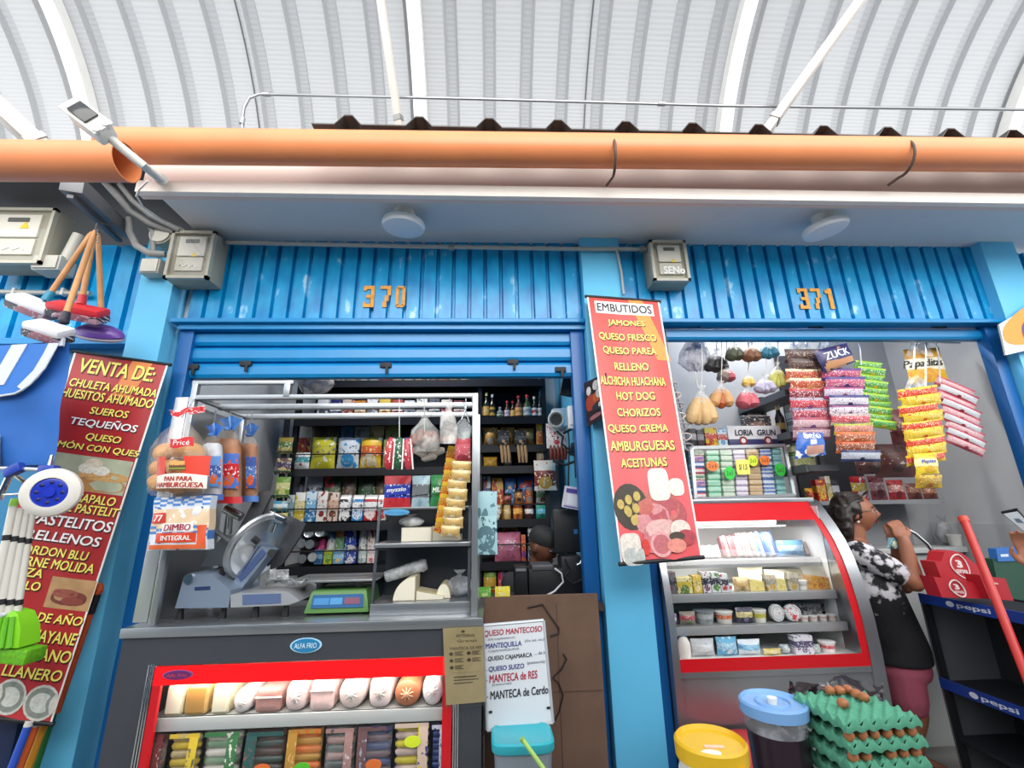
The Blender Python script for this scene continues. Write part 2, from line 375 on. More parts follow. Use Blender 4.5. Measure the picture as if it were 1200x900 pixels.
# corrugated dark roof sheet over the stalls, its ridges show above the gutter
b = MB().m(mat('#4a4745', .6, .3, noise_=.2)); xs = []
x = P(415, 160, 2.2).x+.0
while x < 6.5:
    xs += [(x-.20, 0), (x-.075, 0), (x-.022, .065), (x+.022, .065), (x+.075, 0)]; x += .402
vv = [[b.bm.verts.new((xx, y, 3.738+h+(y-2.1)*.06)) for xx, h in xs] for y in (2.08, 6.2)]
for i in range(len(xs)-1): b.face((vv[0][i], vv[0][i+1], vv[1][i+1], vv[1][i]))
vw = [[b.bm.verts.new((xx, y, 3.730+h+(y-2.1)*.06)) for xx, h in xs] for y in (2.08, 6.2)]
for i in range(len(xs)-1):
    b.face((vw[0][i+1], vw[0][i], vw[1][i], vw[1][i+1])); b.face((vw[0][i], vw[0][i+1], vv[0][i+1], vv[0][i]))
struct('roof_sheet', b, fix=False)
# gutters
TERRA = mat('#e08a58', .42, noise_=.1, nscale=3, name='terracotta_pvc')
def pipe_run(pa, pb, r, label):
    o = thing('gutter_pipe', label, 'gutter', pa); pa, pb = Vector(pa), Vector(pb); n = 24
    b = MB().m(TERRA); a, c = frame_at(pb-pa)
    R = lambda p, q: [p+(a*math.cos(2*PI*i/n)+c*math.sin(2*PI*i/n))*q for i in range(n)]
    b.rings([R(pa, r), R(pb, r), R(pb, r*.94), R(pa, r*.94), R(pa, r)], cap=False); b.build('pipe', o)
    return o
GY = 2.08
g = pipe_run(P(124, 171, GY), P(124, 171, GY).lerp(P(1200, 182.3, GY), 2.0), .092, 'long terracotta gutter pipe along the eave of shops 370 and 371')
for u, v in ((718, 186), (1056, 187)):
    p = P(u, v, GY); b = MB().m(mat('#5b4a40', .6, .3)); a0 = Vector((p.x, GY, p.z))
    b.tube([a0+Vector((.012*math.cos(t), .098*math.cos(t), .098*math.sin(t))) for t in [PI*.5+PI*1.15*i/14 for i in range(15)]]+[a0+Vector((-.02, .10, -.10))], .008, 6)
    b.build('gutter_strap', g)
g2 = pipe_run(P(-60, 188, 1.87), P(149, 190, 1.87), .092, 'lower terracotta gutter pipe along the neighbouring eave, ending below the camera')

# shop fronts
def corrugated(name, x0, x1, z0, z1, y, pitch, m, dep=.03, digits=None, dx=None):
    b = MB().m(m); xs = []; x = x0
    while x < x1-1e-4:
        xs += [(x, 0), (x+pitch*.14, 0), (x+pitch*.20, dep), (x+pitch*.94, dep)]; x += pitch
    xs = [(min(a, x1), h) for a, h in xs]+[(x1, 0)]
    vv = [[b.bm.verts.new((a, y-h, z)) for a, h in xs] for z in (z0, z1)]
    for i in range(len(xs)-1): b.face((vv[0][i], vv[0][i+1], vv[1][i+1], vv[1][i]))
    b.m(BLUE_D).span((x0, y+.002, z0), (x1, y+.02, z1))
    return b
def digit(b, ch, x, z, w, h, y):
    t = w*.33; g_ = .012
    S = {'3': [(0, h-t, w, h), (.25*w, h/2-t/2, w, h/2+t/2), (0, 0, w, t), (w-t, t, w, h/2-t/2+g_*0), (w-t, h/2+t/2, w, h-t), (0, t, t*.8, t*1.6), (0, h-t*1.6, t*.8, h-t)],
         '7': [(0, h-t, w, h), (w-t, h*.55, w, h-t), (w-t*1.7, h*.28, w-t*.6, h*.55), (w-t*2.2, 0, w-t*1.1, h*.28)],
         '0': [(0, t*.6, t, h-t*.6), (w-t, t*.6, w, h-t*.6), (t*.4, 0, w*.47, t*.9), (w*.53, 0, w-t*.4, t*.9), (t*.4, h-t*.9, w*.47, h), (w*.53, h-t*.9, w-t*.4, h)],
         '1': [(w*.35, 0, w*.35+t*1.25, h), (w*.08, h-t*1.7, w*.35, h-t*.5)]}[ch]
    for a in S: b.box((x+(a[0]+a[2])/2, y, z+(a[1]+a[3])/2), (abs(a[2]-a[0]), .004, abs(a[3]-a[1])))
ORANGE = mat('#f0a53c', .6, noise_=.35, nscale=30, name='stencil_orange')
PANEL = bpy.data.materials.new('blue_corrugated_enamel'); PANEL.use_nodes = True
_n = PANEL.node_tree; _b = _n.nodes['Principled BSDF']; _b.inputs['Roughness'].default_value = .28
_tc = _n.nodes.new('ShaderNodeTexCoord'); _ns = _n.nodes.new('ShaderNodeTexNoise'); _ns.inputs['Scale'].default_value = 1.6; _ns.inputs['Detail'].default_value = 6
_mp = _n.nodes.new('ShaderNodeMapping'); _mp.inputs['Scale'].default_value = (6, 1, 3.2); _rp = _n.nodes.new('ShaderNodeValToRGB')
_rp.color_ramp.elements[0].position = .30; _rp.color_ramp.elements[0].color = lin('#0578b8'); _rp.color_ramp.elements[1].position = .58; _rp.color_ramp.elements[1].color = lin('#0799cf')
for p_, c_ in ((.625, '#1e97d0'), (.65, '#5fb2de'), (.72, '#a4cfe8')):
    e = _rp.color_ramp.elements.new(p_); e.color = lin(c_)
_n.links.new(_tc.outputs['Object'], _mp.inputs[0]); _n.links.new(_mp.outputs[0], _ns.inputs['Vector']); _n.links.new(_ns.outputs[0], _rp.inputs[0]); _n.links.new(_rp.outputs[0], _b.inputs['Base Color'])
for nm, x0, x1, chars, du in (('370', -2.06, .65, '370', (425, 449.5, 447.5, 471, 453, 474)), ('371', .93, 3.69, '371', None)):
    w = struct('wall_front', corrugated('wall', x0, x1, 2.86, 3.50, 2.90, .112, PANEL))
    b = MB().m(ORANGE)
    us = (425, 444.5, 463) if nm == '370' else (938.5, 953.5, 970)
    vt, vb = (335, 360) if nm == '370' else (338, 362)
    pz0 = P(us[0], vb, 2.862).z; pz1 = P(us[0], vt, 2.862).z
    for i, ch in enumerate(chars):
        xa = P(us[i], vb, 2.862).x
        digit(b, ch, xa, pz0, (.074 if ch != '0' else .066), pz1-pz0, 2.862)
    b.build('stencilled_number', w)
# lintel bands
b = MB().m(BLUE); b.span((-2.10, 2.80, 2.835), (.65, 2.93, 2.865), bev=.006); b.span((-2.06, 2.835, 2.80), (.65, 2.93, 2.835)); struct('lintel', b)
b = MB().m(BLUE); b.span((.93, 2.80, 2.835), (3.69, 2.93, 2.865), bev=.006); struct('lintel', b)
# roller shutters
def shutter(x0, x1, z0, z1, label, nsl):
    o = thing('roller_shutter', label, 'roller shutter', ((x0+x1)/2, 2.90, z0))
    h = (z1-z0)/nsl
    for k in range(nsl):
        za, zb = z0+k*h, z0+(k+1)*h; b = MB().m(BLUE)
        prof = [(2.930, za), (2.905, za+.008), (2.893, za+h*.25), (2.893, za+h*.75), (2.905, zb-.01), (2.930, zb-.004)]
        n = 2; rs = [[Vector((xx, y, z)) for y, z in prof]+[Vector((xx, y+.008, z)) for y, z in reversed(prof)] for xx in (x0, x1)]
        b.rings(rs, smooth=False); b.build('slat', o, angle=20)
    for xx in (x0-.03, x1+.03):
        b = MB().m(BLUE_D); b.span((xx-.045, 2.865, 0), (xx+(.045 if x0 < 0 or xx > 2 else .01), 2.945, 2.835), bev=.004); b.build('guide_rail', o)
    return o
sh = shutter(-1.99, .565, 2.475, 2.815, 'half lowered blue slatted roller shutter under number 370', 3)
for u, v in ((288, 426), (601, 424), (452, 428), (226, 430), (657, 433)):
    p = P(u, v, 2.885); b = MB().m(mat('#2b2c30', .6, .4)); b.box((p.x, 2.886, p.z), (.075, .02, .035), bev=.006); b.box((p.x+.01, 2.878, p.z-.03), (.018, .012, .055), bev=.003); b.build('latch', sh)
sh2 = shutter(1.02, 3.60, 2.74, 2.835, 'almost fully rolled up blue shutter under number 371', 1)
for u, v in ((812, 381), (955, 382), (1100, 382)):
    p = P(u, v, 2.885); b = MB().m(mat('#2b2c30', .6, .4)); b.box((p.x, 2.886, p.z), (.10, .02, .03), bev=.006); b.box((p.x+.04, 2.878, p.z+.01), (.018, .012, .06), bev=.003); b.build('latch', sh2)

# stall interiors
WALLW = mat('#c9ccce', .7, noise_=.05, name='interior_wall'); WALLG = mat('#b4b6b8', .7, noise_=.05)
struct('wall_left', MB().m(WALLW).span((-2.12, 2.95, 0), (-2.06, 4.4, 3.5)))
struct('wall_rear', MB().m(WALLW).span((-2.12, 4.4, 0), (.70, 4.5, 3.5)))
struct('wall_rear', MB().m(WALLG).span((.90, 3.72, 0), (3.75, 3.80, 3.5)))
struct('wall_right', MB().m(WALLG).span((3.62, 2.95, 0), (3.70, 3.75, 3.5)))
# closed stall to the right
struct('wall_front', corrugated('wall', 3.96, 7.4, 2.72, 3.46, 2.92, .14, PANEL))
b = MB().m(BLUE); k = 0
while k < 13: b.span((3.96, 2.93+.006*(k % 2), .2*k), (7.4, 2.99, .2*k+.19), bev=.008); k += 1
struct('wall_front', b)
struct('wall_side', MB().m(mat('#6fb4cf', .6)).span((7.3, 2.4, 0), (7.5, 4.4, 3.5)))
# neighbouring stall to the left: blue corrugated front, plain panel
struct('wall_front', corrugated('wall', -5.0, -2.345, 2.72, 3.46, 2.92, .14, PANEL))
b = MB().m(mat('#1e7fb0', .4, noise_=.1)); b.span((-5.0, 2.95, 0), (-2.345, 3.02, 2.72)); struct('wall_front', b)
b = MB().m(BLUE); b.span((-5.0, 2.84, 2.70), (-2.345, 2.94, 2.74)); struct('lintel', b)

# unseen tube lamps added to brighten both stall interiors
def stall_fill_lamp(x, y, watts, label):
    o = thing('fill_tube_lamp', label, 'lamp', (x, y, 3.40)); b = MB().m(WHITEP); b.span((x-.6, y-.04, 3.44), (x+.6, y+.04, 3.494), bev=.006); b.build('fitting', o)
    b = MB().m(mat('#fdfbf4', .4, emit=5)); b.cyl((x-.57, y, 3.42), (x+.57, y, 3.42), .015, seg=12); b.build('tube', o)
    ld = bpy.data.lights.new('stall_fill_light', 'AREA'); ld.shape = 'RECTANGLE'; ld.size = 1.14; ld.size_y = .06; ld.energy = watts; ld.color = (1, .98, .95)
    lo = bpy.data.objects.new('stall_fill_light', ld); COL.objects.link(lo); lo.parent = o; lo.location = (0, 0, -.01)
stall_fill_lamp(-.7, 3.35, 22, 'unseen tube lamp added to brighten the black shelves inside the deli stall')
stall_fill_lamp(2.3, 3.30, 22, 'unseen tube lamp added to brighten the hanging snack packets and display fridge')
# ------------------------------------------------------------ fixtures on the shop fronts
def ceiling_lamp(p, tilt, label):
    o = thing('ceiling_lamp', label, 'lamp', (p.x, p.y, 3.40), group='round soffit lamps')
    b = MB().m(mat('#d8d4cc', .5)); b.cyl((p.x, p.y, 3.42), (p.x, p.y, 3.495), .06, .07, seg=20); b.build('mount', o)
    M4 = Euler(tilt).to_matrix().to_4x4()
    b = MB().m(mat('#e4e7ea', .35)); b.lathe([(.02, .030), (.11, .030), (.130, .022), (.138, .006), (.136, -.012)], (p.x, p.y, 3.40), 32, M4); b.build('lamp_rim', o)
    b = MB().m(mat('#dfe4ea', .5)); b.lathe([(.135, -.012), (.128, -.024), (.10, -.030), (.02, -.032)], (p.x, p.y, 3.40), 32, M4); b.build('diffuser', o)
ceiling_lamp(PZ(473, 264, 3.40), (.10, .05, 0), 'round white soffit lamp above the number 370')
ceiling_lamp(PZ(967, 268, 3.40), (.05, -.16, 0), 'round white soffit lamp above the number 371')

BOXG = mat('#a09c8c', .55, noise_=.12, nscale=6, name='meter_box_shell')
def meter_box(x0, x1, z0, z1, yf, label, warn=(.6, .45), marks='scribble'):
    o = thing('meter_box', label, 'electric meter box', ((x0+x1)/2, yf+.15, z0))
    w, h = x1-x0, z1-z0
    b = MB().m(BOXG); b.span((x0, yf+.02, z0), (x1, yf+.17, z1), bev=.012); b.build('housing', o)
    b = MB().m(mat('#b5b2a4', .5))
    t = .02
    b.span((x0, yf, z0), (x0+t, yf+.03, z1)); b.span((x1-t, yf, z0), (x1, yf+.03, z1)); b.span((x0, yf, z1-t), (x1, yf+.03, z1)); b.span((x0, yf, z0), (x1, yf+.03, z0+t)); b.build('door_frame', o)
    m1 = MB().m(mat('#d6d2c6', .5)); m1.span((x0+w*.2, yf+.005, z0+h*.47), (x0+w*.82, yf+.03, z1-h*.12), bev=.006); mm = m1.build('meter', o)
    m2 = MB().m(mat('#5a5c58', .3)); m2.span((x0+w*.36, yf-.001, z1-h*.26), (x0+w*.66, yf+.006, z1-h*.19)); m2.build('display', mm)
    m3 = MB().m(mat('#c6c2b4', .5)); m3.span((x0+w*.2, yf+.006, z0+h*.16), (x0+w*.82, yf+.03, z0+h*.44), bev=.006); m3.build('breaker_panel', o)
    m4 = MB().m(mat('#e8c62a', .5)); q = (x0+w*warn[0], yf+.001, z0+h*warn[1]); s = w*.13
    m4.prism([(q[0]-s/2, q[1], q[2]), (q[0]+s/2, q[1], q[2]), (q[0], q[1], q[2]+s*.9)], (0, .004, 0)); m4.build('warning_sticker', o)
    if marks == 'EN':
        sh_ = Sheet((x0+w*.3, yf+.002, z0+h*.34), (x0+w*.86, yf+.002, z0+h*.34), (x0+w*.86, yf+.002, z0+h*.17), (x0+w*.3, yf+.002, z0+h*.17))
        m5 = MB().m(mat('#f4f4f0', .6)); sh_.text(m5, 'SENo', 0, 1, 0, 1, .003, .05); m5.build('lettering', o)
    else:
        m5 = MB().m(mat('#f4f4f0', .6)); z = z0+h*.26
        m5.tube([(x0+w*(.30+.05*i), yf+.003, z+.012*math.sin(i*2.1)) for i in range(9)], .004, 5); m5.build('lettering', o)
    m6 = MB().m(CLEAR); m6.poly([(x0+t, yf-.002, z0+t), (x1-t, yf-.002, z0+t), (x1-t, yf-.002, z1-t), (x0+t, yf-.002, z1-t)]); m6.build('window_pane', o)
    return o
meter_box(-2.125, -1.845, 3.10, 3.455, 2.70, 'grey electric meter box on the left end of the 370 front panel')
meter_box(1.125, 1.385, 3.11, 3.43, 2.72, 'grey electric meter box on the corrugated panel under soffit of 371', marks='EN')
pl = P(-2, 308, 2.62); meter_box(-3.30, P(58, 270, 2.66).x, P(20, 308, 2.66).z, P(20, 243, 2.66).z, 2.66, 'large grey meter box under dark canopy, above the blue trolley bag', warn=(.62, .62))
# junction pieces and conduits round the left pillar top
PVC = mat('#b9b7ad', .5, noise_=.08, name='pvc_conduit')
p = P(52, 306, 2.68); o = thing('junction_box', 'pale square junction box beside the large meter box', 'junction box', (p.x, 2.70, p.z-.05))
b = MB().m(PVC); b.box((p.x, 2.75, p.z), (.17, .12, .11), bev=.012); b.build('box_body', o); b = MB().m(PVC); b.box((p.x, 2.685, p.z), (.15, .012, .09), bev=.006); b.build('cover', o)
b = MB().m(PVC); b.cyl((p.x+.06, 2.75, p.z+.04), (p.x+.10, 2.75, p.z+.24), .035); b.build('conduit_stub', o)
p = P(178, 313, 2.74); o = thing('junction_box', 'pale square junction box at the top of the left pillar', 'junction box', (p.x, 2.74, p.z-.05))
b = MB().m(PVC); b.box((p.x, 2.76, p.z), (.12, .08, .11), bev=.01); b.build('box_body', o); b = MB().m(mat('#c9c7bd', .5)); b.box((p.x, 2.716, p.z), (.105, .012, .095), bev=.006); b.build('cover', o)
p = P(193, 278, 2.76); o = thing('junction_box', 'round pale junction box tucked behind the 370 meter box', 'junction box', (p.x, 2.76, p.z))
b = MB().m(PVC); b.cyl((p.x, 2.72, p.z), (p.x, 2.80, p.z), .075, seg=24); b.build('box_body', o); b = MB().m(mat('#c9c7bd', .5)); b.cyl((p.x, 2.708, p.z), (p.x, 2.722, p.z), .066, seg=24); b.build('cover', o)
o = thing('flexible_conduit', 'bundle of curved grey conduits looping over the left pillar top', 'conduit', P(170, 290, 2.72))
for w_, r in (([(122, 212, 2.50), (140, 232, 2.55), (152, 247, 2.62), (176, 262, 2.68), (205, 272, 2.72)], .022), ([(140, 215, 2.5), (155, 235, 2.56), (175, 252, 2.62), (210, 270, 2.7)], .016), ([(152, 256, 2.7), (152, 272, 2.7), (160, 288, 2.7), (175, 297, 2.7), (194, 298, 2.72)], .022), ([(172, 258, 2.72), (180, 272, 2.72), (180, 297, 2.74)], .02)):
    b = MB().m(mat('#8f9090', .55)); b.tube([P(*q) for q in w_], r, 10); b.build('conduit_run', o)
o = thing('cable_duct', 'slanted grey metal cable duct under the left eave', 'cable duct', P(120, 250, 2.5))
b = MB().m(mat('#77777a', .5, .2, noise_=.15)); b.bar(P(84, 216, 2.25), P(144, 272, 2.80), .11, .09, bev=.006); b.build('duct_body', o)
b = MB().m(mat('#5f5f63', .5, .2)); b.bar(P(82, 230, 2.27), P(140, 282, 2.80), .03, .02); b.build('duct_lip', o)
o = thing('wall_conduit', 'straight grey conduit running along the top of the 370 panel', 'conduit', P(450, 288, 2.79))
q = [P(258, 284, 2.80), P(470, 288.5, 2.80), P(690, 292, 2.785), P(757, 292, 2.785)]
b = MB().m(mat('#a9aaa6', .4, .3)); b.tube(q, .016, 10); b.build('pipe', o)
for u, v, y in ((262, 284, 2.80), (529, 290, 2.80), (752, 292, 2.785)):
    p = P(u, v, y); b = MB().m(mat('#8c8d8b', .4, .4)); b.cyl(p-Vector((.02, 0, 0)), p+Vector((.02, 0, 0)), .023, seg=12); b.build('coupling', o)
b = MB().m(mat('#a9aaa6', .4, .3)); b.tube([P(722, 292, 2.78), P(728, 318, 2.78), P(731, 345, 2.78)], .009, 8); b.build('branch_wire', o)

# security camera
o = thing('security_camera', 'white security camera on an arm over the gutter joint', 'security camera', P(185, 208, 2.15))
pa, pb = P(187, 209, 2.16), P(124, 158, 1.60)
b = MB().m(mat('#d6d5cf', .4)); b.tube([pa, P(173, 198, 1.74), P(168, 194, 1.69), pb], [.022, .018, .018, .018], 12); b.build('arm', o)
b = MB().m(mat('#c9c8c2', .4)); b.cyl(P(189, 210, 2.15), P(187, 209, 2.238), .03, seg=16); b.build('wall_mount', o)
d = (P(92, 133, 1.56)-P(128, 160, 1.60)).normalized(); a_, c_ = frame_at(d, Vector((0, -1, .2)))
M3 = Matrix((a_, d, c_)).transposed(); cc = P(109, 146, 1.57)
b = MB().m(mat('#e3e1d8', .35)); b.box(cc, (.078, .14, .07), rot=M3, bev=.012); b.box(cc+c_*.040-d*-.01, (.088, .160, .010), rot=M3, bev=.005); body = b.build('camera_body', o)
fn = None
n_ = Vector((0, -1, 0)); s0 = c_ if c_.y < 0 else -c_
b = MB().m(mat('#1d2025', .12)); b.box(cc+s0*.050+d*.02, (.064, .08, .010), rot=M3, bev=.010); b.build('front_window', body)
b = MB().m(mat('#d6d5cf', .4))
for k in (-1, 1): b.cyl(cc-d*.056+a_*.022*k+s0*.025, cc-d*.056+a_*.022*k+s0*.050, .015, seg=16)
b.build('infrared_lamp', body)
b = MB().m(mat('#d9d8d2', .5)); b.tube([P(*q) for q in ((173, 212, 2.12), (163, 222, 2.16), (160, 230, 2.2), (168, 243, 2.3), (190, 258, 2.5), (215, 269, 2.68))], .006, 6); b.build('cable', o)

# ------------------------------------------------------------ hanging banners
def banner(label, TL, TR, BR, BL, wave, ground, extra):
    sh_ = Sheet(TL, TR, BR, BL, wave, 1.5, .4)
    o = thing('hanging_banner', label, 'banner', sh_.at(.5, 1))
    b = MB().m(ground); b.slab(lambda s, t, f: sh_.at(s, t, f), 24, 40, .0015); b.build('printed_sheet', o)
    for t, nm in ((0, 'top_rod'), (1, 'bottom_rod')):
        b = MB().m(BLACK); q0, q1 = sh_.at(-.03, t, -.004), sh_.at(1.03, t, -.004); b.cyl(q0, q1, .011, seg=12); b.build(nm, o)
    b = MB().m(mat('#e9e6e2', .5))
    for s in (.006, .994): b.grid(lambda a_, c_: sh_.at(s+(a_-.5)*.022, c_, .0012), 1, 40)
    b.build('white_edge', o)
    extra(o, sh_); return o
def food_disc(sh_, o, name, parts):
    b = MB()
    for c, s, t, rs, rt, pw in parts: b.m(mat(c, .5, noise_=.3, nscale=60)); sh_.disc(b, s, t, rs, rt, .0020+.0004*len(b.bm.faces)/20, 18, pw)
    return b.build(name, o)
YEL, WHI = mat('#f9e86e', .45), mat('#f6f2f2', .45); SHAD = mat('#4b1216', .5)
def lines(o, sh_, rows):
    for txt, v0, v1, s0, s1, m, k in rows:
        t0, t1 = sh_.t_at(v0), sh_.t_at(v1); b = MB()
        if not m.name.startswith('ink'): sh_.text(b.m(SHAD), txt, s0+.008, s1+.010, t0+.003, t1+.0035, .0018, .04, k)
        sh_.text(b.m(m), txt, s0, s1, t0, t1, .0034, .022, k); b.build('lettering', o, fix=False)
# ground: red print, lighter pinkish to the top, a warm diagonal ray
def ground_mat(c1, c2, c3):
    m = bpy.data.materials.new('banner_print'); m.use_nodes = True; nt = m.node_tree; bs = nt.nodes['Principled BSDF']; bs.inputs['Roughness'].default_value = .38
    tc = nt.nodes.new('ShaderNodeTexCoord'); s = nt.nodes.new('ShaderNodeSeparateXYZ'); r = nt.nodes.new('ShaderNodeValToRGB')
    e = r.color_ramp.elements; e[0].position = .02; e[0].color = lin(c3); e[1].position = .98; e[1].color = lin(c1)
    q = e.new(.16); q.color = lin(c2); q = e.new(.5); q.color = lin(c1)
    nt.links.new(tc.outputs['Generated'], s.inputs[0]); nt.links.new(s.outputs[2], r.inputs[0])
    nt.links.new(r.outputs[0], bs.inputs['Base Color']); return m
INK = mat('#23252e', .5, name='ink')
def ray_patch(o, sh_, s0, s1, s2, t1, col):
    b = MB().m(mat(col, .45)); b.grid(lambda a, c: sh_.at((s0+(s1-s0)*a)+(s2-s0)*c, t1*c, .0009), 4, 14); b.build('printed_ray', o)
    
def ex2(o, sh_):
    ray_patch(o, sh_, .56, .76, .84, .28, '#ef8f38')
    b = MB().m(mat('#f2eeee', .5)); sh_.patch(b, .09, .90, sh_.t_at(355), sh_.t_at(369), .0013); b.build('title_patch', o)
    L = [('EMBUTIDOS', 357.5, 366.5, .12, .87, INK, 0), ('JAMONES', 376, 384, .24, .74, YEL, 0), ('QUESO FRESCO', 392, 401, .09, .87, YEL, 0), ('QUESO PAREA', 408, 417, .12, .84, YEL, 0), ('RELLENO', 426, 434.5, .25, .70, YEL, 0),
         ('ALCHICHA HUACHANA', 442.5, 452, .03, .90, YEL, 0), ('HOT DOG', 460, 469, .22, .72, YEL, 0), ('CHORIZOS', 479, 488, .20, .76, YEL, 0), ('QUESO CREMA', 498, 508, .05, .83, YEL, 0), ('AMBURGUESAS', 517, 528, .05, .88, YEL, 0), ('ACEITUNAS', 537, 547, .16, .74, YEL, 0)]
    lines(o, sh_, L)
    T = sh_.t_at
    food_disc(sh_, o, 'printed_food_picture', [('#c9675c', .52, T(594), .30, .055, .8), ('#b9525a', .62, T(604), .28, .06, .9), ('#d98f92', .45, T(608), .22, .05, .8), ('#3a3023', .21, T(592), .22, .075, 1), ('#f0e9dc', .60, T(568), .13, .055, .5), ('#efe6d8', .82, T(572), .10, .03, .7),
        *[('#c9ae5a', .21+.13*math.cos(k*1.1)*(.5+.5*(k % 2)), T(592)+.045*math.sin(k*1.1)*(.5+.5*(k % 2)), .045, .016, 1) for k in range(9)],
        ('#e7b5b0', .55, T(622), .20, .035, .9), ('#d2777f', .40, T(634), .09, .035, 1), ('#e8a7a8', .52, T(638), .13, .04, 1), ('#c76a70', .52, T(638), .10, .03, 1), ('#d8342c', .33, T(640), .05, .025, 1), ('#f0dcd2', .78, T(622), .13, .03, 1), ('#b5404a', .84, T(632), .12, .025, 1), ('#47382c', .72, T(630), .10, .014, 1), ('#e88f80', .70, T(641), .12, .022, 1), ('#e6dcd2', .14, T(640), .13, .045, .5), ('#b9bdb8', .17, T(650), .13, .026, .5)])
G2 = ground_mat('#cf3d36', '#d4545a', '#dc5258')
banner('red hanging banner headed EMBUTIDOS on the pillar between the two shops', P(688, 347, 2.72), P(772, 353, 2.72), P(823, 653, 2.47), P(728, 661, 2.47), .006, G2, ex2)
def ex1(o, sh_):
    T = sh_.t_at
    ray_patch(o, sh_, .62, .84, .5, .13, '#d98345')
    L = [('VENTA DE:', 426, 442, .10, .90, YEL, .15), ('CHULETA AHUMADA', 450, 459, .05, .98, YEL, .15), ('HUESITOS AHUMADO', 462, 472, .0, .98, YEL, .15), ('SUEROS', 479, 487, .34, .76, YEL, .15), ('TEQUEÑOS', 491.5, 503, .18, .90, WHI, .15), ('QUESO', 509, 518, .38, .77, YEL, .15), ('JAMÓN CON QUES', 520, 531, .0, 1.0, YEL, .15),
         ('SAPALO', 578, 588, .50, .92, YEL, .15), ('DE PASTELIT', 590, 600, .34, .99, YEL, .15), ('PASTELITOS', 606, 618, .08, .97, WHI, .15), ('RELLENOS', 625, 636, .08, .90, WHI, .15), ('CORDON BLU', 643, 653, .02, .82, YEL, .15), ('CARNE MOLIDA', 656, 667, .0, .92, YEL, .15), ('PIZZA', 669, 679, .0, .38, YEL, .15), ('POLLO', 684, 694, .0, .40, YEL, .15),
         ('QUESO DE AÑO', 715, 730, .0, .98, YEL, .15), ('GUAYANE', 737, 751, .40, .98, YEL, .15), ('DE MANO', 758, 772, .30, .98, YEL, .15), ('LLANERO', 781, 794, .28, .95, YEL, .15)]
    lines(o, sh_, L)
    b = MB().m(mat('#b9bda2', .5, noise_=.3, nscale=12)); sh_.patch(b, .03, .97, T(535), T(575), .0012); b.build('printed_photo', o)
    food_disc(sh_, o, 'printed_pastry', [('#c08a4a', .55, T(566), .42, .022, .7), ('#d8a868', .70, T(556), .28, .014, .8), ('#e9e2d2', .50, T(549), .10, .016, 1), ('#efe9dc', .66, T(550), .10, .014, 1), ('#e2d4bc', .56, T(542), .10, .013, 1)])
    b = MB().m(mat('#c4986a', .5, noise_=.3, nscale=14)); sh_.patch(b, .50, 1.0, T(675), T(711), .0012); b.build('printed_photo', o)
    food_disc(sh_, o, 'printed_meat', [('#7a3a30', .75, T(698), .20, .018, .8), ('#a4574a', .70, T(693), .14, .011, .8), ('#94463c', .80, T(701), .12, .009, .8)])
    food_disc(sh_, o, 'printed_cheese', [(c, s, T(v), rs, rt, 1) for s, v in ((.12, 815), (.45, 817), (.82, 820)) for c, rs, rt in (('#d9d6cc', .19, .040), ('#8f958c', .165, .034), ('#d6d8d0', .12, .022))])
G1 = ground_mat('#a92326', '#b02c30', '#c03a3e')
banner('red hanging banner headed VENTA DE on the left pillar', P(88, 412, 2.68), P(197, 427, 2.76), P(59, 849, 2.62), P(-44, 838, 2.54), .004, G1, ex1)

o = thing('wall_conduit', 'grey conduit across the blue front of the neighbouring stall, behind the brushes', 'conduit', P(50, 342, 2.84))
b = MB().m(mat('#a9aaa6', .4, .3)); b.tube([P(-60, 341, 2.85), P(106, 344, 2.85)], .017, 10); b.build('pipe', o)
for u in (18, 75): p = P(u, 342.5, 2.85); b = MB().m(mat('#c4c5c0', .4)); b.box(p, (.02, .04, .05), bev=.004); b.build('clip', o)
